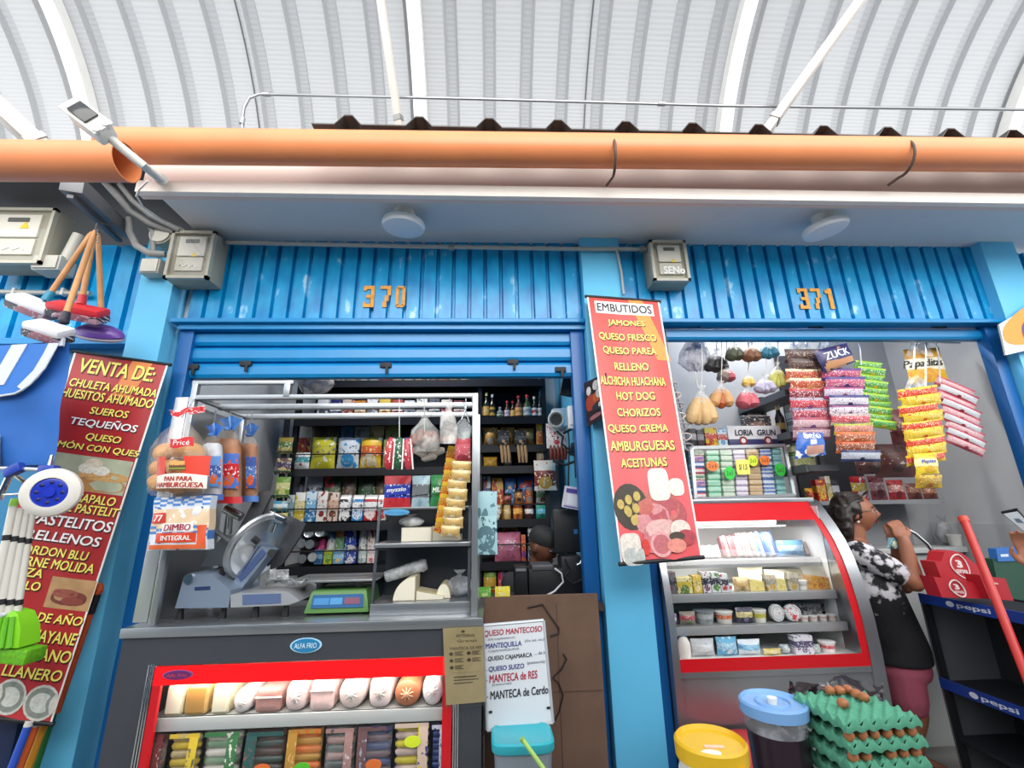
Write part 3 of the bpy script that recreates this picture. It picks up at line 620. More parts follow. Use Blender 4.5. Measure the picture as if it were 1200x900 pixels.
# ------------------------------------------------------------ neighbouring stall at the left edge: cleaning goods
WOOD = mat('#d59a63', .55, noise_=.18, nscale=12, name='pale_wood')
hk = P(118, 268, 2.46)
o = thing('wall_hook', 'small wire hook with chain holding the wooden handles', 'hook', hk)
b = MB().m(mat('#6d6e70', .3, .8)); b.tube([P(135, 262, 2.6), P(122, 262, 2.5), P(114, 262, 2.44), P(112, 268, 2.44), P(116, 272, 2.44)], .006, 6); b.build('hook_wire', o)
b = MB().m(mat('#6d6e70', .3, .8))
for k in range(5):
    q = P(114, 271+k*3, 2.44); b.tube([q+Vector((.010*math.cos(t), .004*(k % 2)*math.sin(t), .012*math.sin(t))) for t in [2*PI*i/8 for i in range(9)]], .002, 5)
b.build('chain', o)
def brush(label, top, neck, c, w, ang, head_c, edge_c, neck_c, y, dome=False):
    o = thing('scrubbing_brush', label, 'brush', P(c[0], c[1], y), group='wooden handled brushes on the hook')
    a, e = P(*top), P(*neck)
    b = MB().m(WOOD); b.tube([a, a.lerp(e, .05), a.lerp(e, .5), e], [.008, .0135, .0145, .0145], 10); b.build('handle', o)
    b = MB().m(mat(neck_c, .4)); d = (e-a).normalized(); b.cyl(e-d*.03, e+d*.03, .019, .024, seg=14); b.build('socket', o)
    cc = P(c[0], c[1], y); R3 = Euler((.62, ang, .12)).to_matrix()
    if dome:
        b = MB().m(mat(head_c, .3)); b.lathe([(.001, .045), (.06, .038), (.10, .015), (.112, -.012), (.108, -.02)], cc, 26, R3.to_4x4(), 1.15, .62); b.build('head', o)
        b = MB().m(mat(edge_c, .5)); b.lathe([(.104, -.02), (.11, -.032), (.10, -.042), (.01, -.042)], cc, 26, R3.to_4x4(), 1.15, .62); b.build('bristles', o)
    else:
        b = MB().m(mat(head_c, .3)); b.box(cc, (w, .105, .045), rot=R3, bev=.018); b.build('head', o)
        b = MB().m(wrap(edge_c, '#33313a', '#d8cfd6', '#8d5a66', a=.2, b=.8, er=.25)); b.box(cc+R3 @ Vector((0, -.005, -.036)), (w*.98, .10, .04), rot=R3, bev=.006); b.build('card_sleeve', o)
brush('wooden handled brush with white and teal head, outermost on the hook', (108, 272, 2.46), (57, 347, 2.44), (40, 356, 2.43), .23, .38, '#ebe9ec', '#a99aa8', '#1b86a6', 2.43)
brush('wooden handled brush with red head, under the hook', (111, 270, 2.45), (96, 352, 2.43), (92, 362, 2.41), .27, .17, '#d4343c', '#b9929c', '#c22f37', 2.41)
brush('wooden handled brush with white head and black print, lowest but one on the hook', (110, 274, 2.36), (76, 372, 2.24), (58, 385, 2.21), .18, .30, '#e8e6ea', '#8f8894', '#2b2a38', 2.21)
brush('wooden handled brush with purple domed head, beside the left pillar', (115, 273, 2.54), (119, 372, 2.54), (117, 389, 2.54), .2, .12, '#6f4aa0', '#9d97a4', '#5d3d92', 2.54, dome=True)
# shopping trolley with blue bag
o = thing('shopping_trolley', 'blue fabric shopping trolley with pale stripes hanging upside at the left edge', 'shopping trolley', P(30, 545, 2.28))
FAB = mat('#1e62b4', .7, noise_=.22, nscale=5, name='blue_fabric'); PALE = mat('#c3c8cf', .6)
yb = 2.25
TL, TR, BR, BL = P(-75, 408, yb), P(82, 402, yb), P(64, 545, yb), P(-55, 548, yb)
shb = Sheet(TL, TR, BR, BL)
b = MB().m(FAB)
def bagp(s, t, back):
    e = math.sin(PI*min(1, max(0, s)))**.4*math.sin(PI*min(1, max(0, t*.9+.08)))**.4
    q = shb.at(s, t, .03*e+.006*math.sin(s*9+t*7)+.008*math.sin(t*11-s*4)) if not back else shb.at(s, t, -.12-.02*e)+Vector((-.15*s, 0, 0))
    return q
ring = lambda t: [bagp(i/14, t, False) for i in range(15)]+[bagp(1-i/14, t, True) for i in range(15)]
b.rings([ring(j/14) for j in range(15)]); b.build('bag', o)
# flap with pale stripes
yfl = yb-.062
pp_ = lambda L_, y_: [P(u, v, y_) for u, v in L_]
b = MB().m(mat('#2a6fc2', .65, noise_=.15, nscale=5)); b.prism(pp_([(-70, 408), (64, 402), (52, 430), (35, 449), (18, 461), (0, 463.5), (-35, 462), (-70, 452)], yfl), (0, .012, 0)); fl = b.build('flap', o)
for L_ in ([(57, 402), (69, 402), (53, 431), (35, 451), (26, 457), (20, 453), (39, 434), (51, 414)], [(14, 404), (32, 403), (4, 451), (-14, 452)], [(-34, 406), (-16, 405), (-44, 450), (-62, 449)]):
    b = MB().m(PALE); b.prism(pp_(L_, yfl-.004), (0, .004, 0)); b.build('pale_stripe', fl)
b = MB().m(PALE); b.tube(pp_([(65, 402), (60, 416), (52, 431), (44, 441), (35, 450), (26, 457), (17, 461.5), (0, 464), (-35, 462.5), (-70, 453)], yfl), .006, 6); b.build('piping', fl)
b = MB().m(PALE); b.slab(lambda a, c, f: shb.at(.88+.13*a, -.02+.07*c, .045+f), 6, 3, .012); b.build('top_band', o)
b = MB().m(PALE); b.slab(lambda a, c, f: shb.at(.20+.34*a, .76+.24*c, .045+f), 6, 6, .008); b.build('front_pocket', o)
for pts, r in (([(-30, 549, 2.2), (16, 549, 2.2), (57, 551, 2.2)], .010), ([(12, 556, 2.2), (-2, 586, 2.2)], .013), ([(16, 556, 2.2), (35, 570, 2.3)], .009), ([(-10, 581, 2.2), (38, 578, 2.2)], .006), ([(57, 551, 2.2), (61, 534, 2.22)], .009)):
    b = MB().m(CHROME); b.tube([P(*q) for q in pts], r, 8); b.build('frame_tube', o)
for u, v in ((17, 551), (57, 551)):
    b = MB().m(mat('#2340a0', .35)); b.box(P(u, v, 2.195), (.075, .04, .045), rot=(0, -.5 if u < 30 else 0, 0), bev=.01); b.build('joint_block', o)
wc = P(61, 577, 2.16); wn = Vector((.45, -1, -.05)).normalized(); a_, c_ = frame_at(wn); M4 = Matrix((a_, c_, wn)).transposed().to_4x4()
wh = MB().m(mat('#dcd8cf', .55)); wh.lathe([(.062, -.028), (.085, -.028), (.103, -.018), (.107, 0), (.103, .018), (.085, .03), (.064, .03), (.062, -.028)], wc, 32, M4, cap=False); w = wh.build('wheel', o)
hb = MB().m(mat('#2036b4', .3)); hb.lathe([(.064, -.012), (.064, .022), (.055, .026), (.022, .022), (.02, .034), (.001, .034)], wc, 28, M4)
hb.build('hub', w)
hb = MB().m(mat('#101a58', .5))
for k in range(8):
    t = 2*PI*k/8; hb.ball(wc+a_*.044*math.cos(t)+c_*.044*math.sin(t)+wn*.024, (.0095, .0095, .004), 8, M4)
hb.build('hub_slot', w)
# white wrapped mop poles
for k, (u0, u1, yk, cap, w_) in enumerate(((16, -14, 2.28, '#8cc63f', 'green'), (24, -4, 2.30, '#d9456a', 'pink'), (31, 7, 2.32, '#cfcfc8', 'white'), (37, 17, 2.34, '#d9d5c9', 'cream'))):
    q0, q1 = P(u0, 592+k*2, yk), P(u1, 735, yk)
    o = thing('mop_pole', 'white wrapped mop pole with %s cap leaning under the trolley wheel' % w_, 'mop pole', q1, group='white wrapped poles')
    b = MB().m(mat('#d9d6cc', .4)); b.tube([q0, q1], .0165, 12); b.build('pole', o)
    d = (q0-q1).normalized(); b = MB().m(mat(cap, .4)); b.cyl(q0-d*.005, q0+d*.03, .0178, .015, seg=12); b.build('cap', o)
    for f in (.28, .8):
        b = MB().m(BLACK); q = q0.lerp(q1, f); b.cyl(q-d*.012, q+d*.012, .0178, seg=12); b.build('band', o)
# lime broom head
o = thing('lime_broom', 'lime green plastic broom head in front of the VENTA DE banner', 'broom', P(5, 775, 2.35))
GR = mat('#86d322', .45); c0 = P(2, 735, 2.35)
b = MB().m(GR); b.rings([[c0+Vector((w*x_, d_*y_, z)) for x_, y_ in ((-1, -1), (-.5, -1.2), (0, -1.25), (.5, -1.2), (1, -1), (1, 1), (0, 1.2), (-1, 1))] for w, d_, z in ((.05, .03, .075), (.09, .04, .06), (.125, .045, .0), (.14, .05, -.075))], smooth=False); b.build('broom_head', o)
for k in range(8):
    x_ = -.115+.033*k; b = MB().m(mat('#62b512', .5)); b.tube([c0+Vector((x_*.72, -.052, .05)), c0+Vector((x_, -.066, -.07))], .009, 6); b.build('rib', o)
b = MB().m(mat('#6fbf1a', .6, noise_=.4, nscale=60)); b.box(c0+Vector((.03, 0, -.10)), (.30, .10, .06), rot=(0, .12, 0), bev=.01); b.build('bristles', o)
b = MB().m(mat('#c9cdd0', .3)); b.ball(c0+Vector((.02, -.05, .06)), (.035, .012, .014)); b.build('badge', o)
# coloured handles behind the banner
for lab, q0, q1, col, tip in (('orange broom handle with black grip beside the VENTA DE banner', (117, 686, 2.74), (66, 835, 2.72), '#d9592b', True), ('thin green broom handle under the orange one', (74, 800, 2.755), (30, 935, 2.74), '#2f7d3a', False),
                              ('yellow orange broom handle under the bottom rod of VENTA DE', (53, 846, 2.69), (22, 930, 2.67), '#e09a2b', False), ('bright orange broom handle next to the yellow one', (43, 848, 2.64), (11, 930, 2.62), '#e0662a', False), ('blue broom handle under the VENTA DE banner', (34, 848, 2.60), (2, 930, 2.58), '#2f56c0', False)):
    a, e = P(*q0), P(*q1); d = (e-a).normalized()
    o = thing('broom_handle', lab, 'broom', e); b = MB().m(mat(col, .4)); b.tube([a, e], .0165, 12); b.build('handle', o)
    if tip:
        b = MB().m(BLACK); b.cyl(a+d*.045, a+d*.14, .019, seg=12); b.build('grip', o)
        b = MB().m(mat('#e8602c', .35)); b.ball(a+d*.02, (.022, .022, .035)); b.build('end_cap', o)
    else:
        b = MB().m(mat('#d9d7d0', .4)); b.cyl(a-d*.012, a+d*.01, .0175, seg=12); b.build('end_cap', o)
o = thing('storage_bin', 'dark blue plastic bin below the VENTA DE banner', 'bin', P(0, 900, 2.72))
q = P(0, 862, 2.72)
b = MB().m(mat('#16264a', .45)); b.span((q.x-.30, 2.70, 0), (q.x+.09, 2.79, q.z+.12), bev=.012); b.build('bin_body', o)
b = MB().m(mat('#1c3160', .45)); b.span((q.x-.31, 2.695, q.z+.10), (q.x+.10, 2.795, q.z+.13), bev=.005); b.build('rim', o)
# small printed sign plate on the middle pillar
s0 = Sheet(P(684, 449, 2.80), P(710, 437, 2.62), P(709, 487, 2.62), P(688, 501, 2.80))
o = thing('pillar_sign', 'small dark meat poster plate sticking out beside the EMBUTIDOS banner', 'sign', s0.at(.5, 1))
b = MB().m(mat('#2a2024', .4)); b.slab(lambda a, c, f: s0.at(a, c, f), 4, 6, .006); b.build('plate', o)
food_disc(s0, o, 'printed_picture', [('#b5452f', .30, .52, .26, .18, .8), ('#c9632f', .60, .45, .2, .12, .8), ('#e6e2de', .22, .24, .11, .10, 1), ('#dedad6', .55, .17, .14, .11, .9), ('#e9e7e4', .80, .10, .12, .07, .8), ('#dfd8d3', .72, .38, .16, .12, .9), ('#2c3440', .66, .68, .3, .09, .7), ('#d8d4d0', .80, .66, .12, .06, .7), ('#b5727a', .52, .88, .3, .05, .7)])
# ------------------------------------------------------------ deli counter of shop 370
DARKST = mat('#55585f', .42, .55, noise_=.10, nscale=3, name='dark_counter_steel')
cx0, cx1, cyf, cyb = -1.755, -.055, 2.46, 3.06
o = thing('deli_counter', 'stainless steel deli counter with red framed lit window under number 370', 'deli counter', (-.9, 2.76, 0))
ZT = P(350, 730, 2.45).z
b = MB().m(STEEL); b.span((cx0-.01, 2.445, ZT-.045), (cx1+.01, cyb, ZT), bev=.006); b.build('worktop', o)
zr = P(350, 776, cyf).z
b = MB().m(DARKST); b.span((cx0, cyf, zr+.005), (cx1, 2.50, ZT-.045)); b.build('front_fascia', o)
xl0, xr0 = P(182, 790, cyf).x, P(519, 800, cyf).x+.045
b = MB().m(DARKST); b.span((cx0, cyf, 0), (xl0-.03, cyb, zr+.005)); b.span((xr0+.03, cyf, 0), (cx1, cyb, zr+.005)); b.span((cx0, cyb-.03, 0), (cx1, cyb, ZT-.045)); b.span((cx0, cyf, 0), (cx1, cyb, .42)); b.build('cabinet_body', o)
for xx in (xl0-.03, xr0+.005):
    b = MB().m(CHROME)
    for k in range(3): b.span((xx+.010*k, cyf-.012+.003*k, .1), (xx+.007+.010*k, cyf+.01, zr+.012), bev=.002)
    b.build('edge_trim', o)
HOTRED = mat('#f00a12', .35, emit=.55, name='lit_red_sign')
z1 = P(350, 797, cyf).z
b = MB().m(HOTRED); b.span((xl0, cyf-.006, z1), (xr0, cyf+.012, zr)); hs = b.build('lit_header', o)
b = MB().m(RED); b.span((xl0, cyf-.006, .36), (xl0+.036, cyf+.012, z1)); b.span((xr0-.045, cyf-.006, .36), (xr0, cyf+.012, z1)); b.span((xl0, cyf-.006, .30), (xr0, cyf+.012, .40)); b.build('red_frame', o)
b = MB().m(mat('#e4e2dc', .5)); b.span((xl0-.03, cyb-.045, .42), (xr0+.03, cyb-.031, ZT-.05)); b.build('cabinet_lining', o)
b = MB().m(CLEAR); b.poly([(xl0+.036, cyf+.004, .40), (xr0-.045, cyf+.004, .40), (xr0-.045, cyf+.004, z1), (xl0+.036, cyf+.004, z1)]); b.build('window_glass', o)
zs = P(350, 835, 2.50).z
b = MB().m(mat('#c8cdcb', .35, .3)); b.span((xl0-.02, 2.50, zs-.012), (xr0+.02, 3.01, zs)); b.span((xl0-.02, 2.495, zs-.055), (xr0+.02, 2.515, zs), bev=.004); b.build('shelf', o)
b = MB().m(mat('#fff6e8', .5, emit=3)); b.cyl((xl0+.05, 2.478, zr-.022), (xr0-.05, 2.478, zr-.022), .009, seg=10); lt = b.build('lamp_tube', o)
ld = bpy.data.lights.new('counter_lamp', 'AREA'); ld.shape = 'RECTANGLE'; ld.size = 1.25; ld.size_y = .05; ld.energy = 5; ld.color = (1, .95, .86)
lo = bpy.data.objects.new('counter_lamp_light', ld); COL.objects.link(lo); lo.parent = o; lo.location = Vector(((xl0+xr0)/2, 2.484, zr-.045))-Vector(o.location); lo.rotation_euler = (math.radians(32), 0, 0)
# oval badges
def badge(par, c, rx, rz, c1, c2, c3, txt, y, M4=None):
    M4 = M4 or Matrix.Rotation(PI/2, 4, 'X')
    b = MB().m(mat(c3, .3)); b.lathe([(1, 0), (1, .004/rx)], c, 28, M4 @ Matrix.Diagonal((rx, rz, rx, 1)))
    b.m(mat(c1, .3)); b.lathe([(.88, 0), (.88, .007/rx)], c, 28, M4 @ Matrix.Diagonal((rx, rz, rx, 1)))
    q = b.build('badge', par)
    s_ = Sheet((c[0]-rx*.7, c[1]-.009, c[2]+rz*.34), (c[0]+rx*.7, c[1]-.009, c[2]+rz*.34), (c[0]+rx*.7, c[1]-.009, c[2]-rz*.34), (c[0]-rx*.7, c[1]-.009, c[2]-rz*.34))
    b = MB().m(mat(c2, .4)); s_.text(b, txt, 0, 1, 0, 1, .001, .02); b.build('lettering', q, fix=False)
p = P(359, 756, cyf); badge(o, (p.x, cyf-.001, p.z), .075, .033, '#2a7fb0', '#cfe6f2', '#b9dff0', 'ALFA FRIO', cyf)
p = P(210, 790, cyf); badge(o, (p.x, cyf-.007, p.z), .068, .020, '#6a2a6a', '#c04a5a', '#7a5a92', 'Alfa Frio', cyf)

def deli(label, u0, u1, v0, v1, kind, col, y=2.56, L=.34, col2=None, tie=True):
    pa, pb = P(u0, v1, y), P(u1, v0, y); w, h = pb.x-pa.x, pb.z-zs-.001
    o = thing('deli_meat' if kind != 'cheese' else 'cheese_block', label, 'deli meat' if kind != 'cheese' else 'cheese', ((pa.x+pb.x)/2, y, zs+.001))
    b = MB().m(mat(col, .4, noise_=.22, nscale=22, bump=.25)); n = {'round': 2.0, 'soft': 3.0, 'block': 6.0, 'cheese': 7.0}[kind]; N = 28
    def ring(yy, k): return [Vector((w/2*k*math.copysign(abs(math.cos(2*PI*i/N))**(2/n), math.cos(2*PI*i/N)), yy, h/2+h/2*k*math.copysign(abs(math.sin(2*PI*i/N))**(2/n), math.sin(2*PI*i/N)))) for i in range(N)]
    e = .03 if kind in ('round', 'soft') else .008
    b.rings([ring(-.006*(kind == 'round')-e*.2, .03), ring(-e*.25, .45), ring(0, .80), ring(.006, .93), ring(e, .99), ring(e+.02, 1), ring(L-e, 1), ring(L, .8)]); bo = b.build('meat_body' if kind != 'cheese' else 'cheese_body', o, world=False)
    if tie and kind in ('round', 'soft'):
        b = MB().m(mat(col2 or '#f2eeea', .3, alpha=.75))
        for k in range(9):
            t = 2*PI*k/9+.3; b.tube([(0, -.016, h/2), (w*.18*math.cos(t), -.010, h/2+h*.18*math.sin(t)), (w*.36*math.cos(t), .006, h/2+h*.36*math.sin(t))], [.003, .004, .0015], 5)
        b.ball((0, -.018, h/2), (.011, .009, .011), 8); b.build('casing_knot', o, world=False)
    elif tie:
        b = MB().m(mat(col2 or '#e9e2d2', .35))
        b.box((0, .0, h*.62), (w*1.02, .012, h*.07), bev=.004) if kind == 'block' else b.box((0, -.002, h*.5), (w*.8, .006, h*.8), bev=.002)
        b.build('wrapper_band', o, world=False)
    return o
DM = [('pale cream cheese wheel piece by the left frame on the lit shelf', 192, 218, 801, 831, 'cheese', '#efe4c0', 2.507, .3, '#f3ebcf'),
      ('tan cheese block with striped rind on the lit shelf', 215, 246, 802, 831, 'cheese', '#d9b878', 2.507, .3, '#b98d4a'),
      ('pale yellow cheese loaf on the lit shelf, next to the striped block', 246, 271, 800, 836, 'cheese', '#e9e2bd', 2.507, .34, '#efe9cc'),
      ('white round sausage with gathered end, smallest on the lit shelf', 271, 297, 806, 837, 'round', '#e9e4e4', 2.507, .3, None),
      ('brownish pink meat loaf tied with string on the lit shelf', 297, 331, 806, 837, 'block', '#b58a82', 2.507, .3, '#e5d8c8'),
      ('large white-pink mortadella between the tied loaf and the pink block', 332, 361, 797, 836, 'soft', '#e4cfcb', 2.507, .34, '#f5f0ee'),
      ('pale pink squarish ham block at the middle of the lit shelf', 362, 393, 795, 831, 'block', '#eccfca', 2.507, .34, '#f1dbd7'),
      ('big round off white mortadella in clear casing on the lit shelf', 395, 429, 793, 829, 'round', '#e6d6ce', 2.507, .34, None),
      ('squarish white ham with metal clip end on the lit shelf', 431, 460, 792, 827, 'soft', '#ecdcd8', 2.507, .34, '#d9d2cc'),
      ('round brown smoked ham on the lit shelf', 461, 493, 796, 826, 'round', '#b9744e', 2.507, .32, '#e8b48e'),
      ('small white wrapped roll at the right end of the lit shelf', 494, 520, 790, 821, 'round', '#e6e2e4', 2.507, .3, None)]
for d in DM: deli(*d)
for lab, u0, u1, v0, c, y in (('pinkish ham lying behind the tied loaf, end showing above it', 300, 333, 797, '#d9b0a8', 2.90), ('pale cheese lying behind the striped block', 200, 240, 799, '#eadfb6', 2.90), ('white roll lying behind the brown smoked ham', 452, 478, 789, '#eadfdb', 2.90)):
    q0, q1 = P(u0, 815, y), P(u1, v0, y)
    o2 = thing('deli_meat', lab, 'deli meat', ((q0.x+q1.x)/2, y, zs)); h = .115; w = q1.x-q0.x
    b = MB().m(mat(c, .45, noise_=.2, nscale=20)); b.rings([[Vector((x_, .09*math.cos(2*PI*i/16)*k, h/2+h/2*math.sin(2*PI*i/16)*k)) for i in range(16)] for x_, k in ((-w/2, .3), (-w/2+.01, .8), (-w/2+.03, 1), (w/2-.03, 1), (w/2-.01, .8), (w/2, .3))]); b.build('meat_body', o2, world=False)
    b = MB().m(mat('#f0ece6', .4)); b.ball((w/2+.004, 0, h/2), (.012, .012, .012), 8); b.build('casing_knot', o2, world=False)

# ------------------------------------------------------------ small product shapes (front to -y, base at z = 0)
def pouch(w, h, d, m, top='seal', nz=9, nx=8, seed=0, m2=None):
    b = MB().m(m); R = random.Random(seed or rnd.random()); sl = .07
    j1 = [[R.uniform(-1, 1) for _ in range(nx+1)] for _ in range(nz+1)]
    def pt(i, j, sgn):
        s, t = i/nx, j/nz; e = 0 if t < .01 or t > .99 else math.sin(PI*s)**.55*math.sin(PI*min(1, max(0, (t-sl*.6)/(1-1.2*sl))))**.6
        return Vector(((s-.5)*w*(1-.05*math.sin(PI*t)), sgn*d/2*e*(1+.10*j1[j][i])-sgn*-.0008, t*h+.012*h*j1[j][i]*(.3 if j in (0, nz) else 0)))
    F_ = [[b.bm.verts.new(pt(i, j, -1)) for i in range(nx+1)] for j in range(nz+1)]
    B_ = [[F_[j][i] if i in (0, nx) or j in (0, nz) else b.bm.verts.new(pt(i, j, 1)) for i in range(nx+1)] for j in range(nz+1)]
    for j in range(nz):
        for i in range(nx):
            b.face((F_[j][i], F_[j][i+1], F_[j+1][i+1], F_[j+1][i]), True); b.face((B_[j][i+1], B_[j][i], B_[j+1][i], B_[j+1][i+1]), True)
    return b
def carton(w, h, d, m, cap=None):
    b = MB().m(m); b.box((0, 0, h/2), (w, d, h), bev=min(w, d)*.04)
    if cap: b.m(mat(cap, .4)); b.cyl((0, 0, h), (0, 0, h+w*.14), w*.17, seg=12)
    return b
def gable(w, h, d, m, top):
    b = MB().m(m); b.box((0, 0, h*.42), (w, d, h*.84), bev=w*.03); b.m(top)
    b.prism([(-w/2, -d/2, h*.835), (-w/2, d/2, h*.835), (-w/2, d*.04, h*.96), (-w/2, -d*.04, h*.96)], (w, 0, 0)); b.box((0, 0, h*.975), (w, d*.06, h*.06)); return b
def can(r, h, m, lid='#c9ccd0'):
    b = MB().m(m); b.lathe([(r*.96, .004), (r, .010), (r, h-.010), (r*.96, h-.004)], seg=18, cap=False); b.m(mat(lid, .25, .8)); b.lathe([(r*.97, h-.006), (r, h-.003), (r*.98, h), (r*.9, h), (r*.88, h-.004), (.001, h-.004)], seg=18, cap=False); b.lathe([(.001, 0), (r*.95, 0), (r*.97, .006)], seg=18, cap=False); return b
def jar(r, h, m, lid='#222226'):
    b = MB().m(m); b.lathe([(r*.9, 0), (r, .008), (r, h*.72), (r*.92, h*.79), (r*.8, h*.82)], seg=16); b.m(mat(lid, .35)); b.lathe([(r*.86, h*.80), (r*.9, h*.81), (r*.9, h*.99), (r*.84, h)], seg=16); return b
def cup(r, h, m, lid='#e8e8ea'):
    b = MB().m(m); b.lathe([(r*.8, 0), (r*.82, .004), (r, h*.9)], seg=18); b.m(mat(lid, .35)); b.lathe([(r*1.06, h*.9), (r*1.06, h*.96), (r*.98, h)], seg=18); return b
def place(name, b, label, cat, p, rz=0, group=None, rx=0, ry=0):
    o = b.build(name, None, loc=(0, 0, 0), world=False); o.location = p; o.rotation_euler = (rx, ry, rz); return tag(o, label, cat, group)

# vacuum packs on the lower deck of the counter
VP = [('dark red sausage jar pack at the left frame on the lower deck', 172, 202, 853, '#5b2428', '#7a3a3a', '#d9c9c0', '#4a1a20', .0),
      ('vacuum pack of pink and yellow franks on the lower deck', 205, 243, 852, '#c9b483', '#e2c33a', '#5d5a52', '#c99a92', .0),
      ('white topped pack with green and red print on the lower deck', 245, 289, 850, '#cfc7bd', '#3f7a4a', '#e8e3dc', '#b0563a', .0),
      ('dark green vacuum pack with orange oval sticker on the lower deck', 293, 339, 850, '#4a4a46', '#2e5a55', '#8d6660', '#d9702a', .10),
      ('orange vacuum pack with green oval sticker on the lower deck', 341, 382, 847, '#d9692a', '#b98a3a', '#e9b46a', '#5cc232', .10),
      ('dark teal pack of pink slices with white tag on the lower deck', 384, 420, 846, '#3f4f50', '#a9827d', '#d6d4d0', '#7a5552', .0),
      ('navy vacuum pack with orange oval sticker on the lower deck', 421, 462, 844, '#2e3a6a', '#6d4f50', '#aab0c4', '#e07a2a', .10),
      ('yellow pack of sausages with lime sticker on the lower deck', 463, 506, 840, '#e0cf2e', '#dcc2ae', '#2f3a7a', '#d9e62a', .0),
      ('blue striped pack at the right end of the lower deck', 507, 521, 842, '#2d4b8c', '#d6dbe6', '#1f3a78', '#dfe6ee', .0)]
ZD = P(340, 848, 2.54).z-.27
for lab, u0, u1, v0, c1, c2, c3, c4, er in VP:
    q = P((u0+u1)/2, v0, 2.54); w = P(u1, v0, 2.54).x-P(u0, v0, 2.54).x; h = .27
    h = q.z-ZD-.008; o3 = thing('vacuum_pack', lab, 'packaged sausages', (q.x, 2.53, ZD+.005), 0, 'vacuum packs on the lower deck'); n = 7 if w > .06 else 9
    b = MB()
    for i in range(n):
        zc = h*.08+h*.86*(i+.5)/n; b.m(mat((c1, c2 if w < .1 or i % 2 else c4)[i % 2] if n == 7 else c1, .35, noise_=.25, nscale=25)); rr_ = h*.86/n*.55
        b.tube([(-w*.44, 0, zc), (-w*.36, 0, zc), (w*.36, 0, zc+.004*math.sin(i*3)), (w*.44, 0, zc)], [rr_*.4, rr_, rr_, rr_*.4], 10)
    b.build('contents', o3, world=False)
    b = pouch(w*.99, h, .075, film(c3, .16)); b.build('clear_wrap', o3, world=False)
    b = MB().m(wrap(c2, c2, c3, c1, a=.3, b=.8, er=.02)); sd = -1 if er else 1
    b.grid(lambda a_, c_: Vector((sd*w*(.18+.26*a_), -.034-.008*math.sin(PI*c_), h*(.08+.84*c_))), 2, 6); b.grid(lambda a_, c_: Vector((-w*.45+w*.9*a_, -.030, h*(.90+.07*c_))), 4, 1); b.build('printed_panel', o3, world=False)
    if w > .1 and 'sticker' in lab:
        b = MB().m(mat({'orange': '#e0702a', 'green': '#52c22a', 'lime': '#dff02a'}[[k for k in ('lime', 'green', 'orange') if k+' oval' in lab or k+' sticker' in lab][0]], .5)); b.lathe([(w*.22, -.001), (w*.22, .001), (.001, .0015)], (w*.05, -.046, h*.42 if 'oval' in lab else h*.72), 22, Matrix.Rotation(PI/2, 4, 'X') @ Matrix.Diagonal((1, .62, 1, 1)), cap=False); b.build('sticker', o3, world=False)
b = MB().m(mat('#b9bcba', .4, .2)); b.span((xl0-.02, 2.47, .42), (xr0+.02, 3.02, ZD)); b.build('lower_deck', bpy.data.objects['deli_counter'])

# notices: parchment flyer on the counter, whiteboard by the counter gate
s0 = Sheet(P(519, 736, 2.445), P(566, 734, 2.445), P(569, 822, 2.44), P(523, 826, 2.43))
o = thing('paper_notice', 'brown parchment notice in a plastic sleeve taped to the counter corner', 'notice', s0.at(.5, 1))
b = MB().m(mat('#a08f66', .75, noise_=.15, nscale=14)); b.slab(lambda a, c, f: s0.at(a, c, .004+f), 4, 6, .002); b.build('paper', o)
b = MB().m(glass('#ffffff', .25)); b.grid(lambda a, c: s0.at(-.05+a*1.1, -.02+c*1.06, .008+.003*math.sin(a*7+c*5)), 8, 10); b.build('plastic_sleeve', o)
BR = mat('#3f3524', .7, name='ink_brown')
def nrow(o, s_, txt, s0_, s1_, t0, t1, m, k=0, off=.0062, bold=.0, nm='lettering'):
    b = MB().m(m); s_.text(b, txt, s0_, s1_, t0, t1, off, bold, k); return b.build(nm, o, fix=False)
nrow(o, s0, 'MANTECA DE RES', .16, .95, .26, .30, BR); nrow(o, s0, 'ARTESANAL', .32, .80, .09, .13, BR); nrow(o, s0, 'Granja', .34, .84, .165, .21, BR)
for k, (a, c) in enumerate(((.14, .33), (.58, .33), (.14, .42), (.58, .42), (.14, .51))):
    b = MB().m(BR); s0.disc(b, a+.04, c+.02, .05, .024, .0062, 10)
    for r in range(3): s0.patch(b, a+.12, a+.34-.05*(r % 2), c+.02*r-.005, c+.02*r+.003, .0062, 1)
    b.build('printed_paragraph', o, fix=False)
for a0, a1, t0, t1 in ((.16, .9, .60, .602), (.22, .80, .65, .662), (.22, .85, .69, .70), (.22, .7, .73, .74)):
    b = MB().m(BR); s0.patch(b, a0, a1, t0, t1, .0062, 1); b.build('printed_rule', o, fix=False)
b = MB().m(BR); s0.disc(b, .5, .055, .05, .018, .0062, 10); b.build('printed_emblem', o, fix=False)

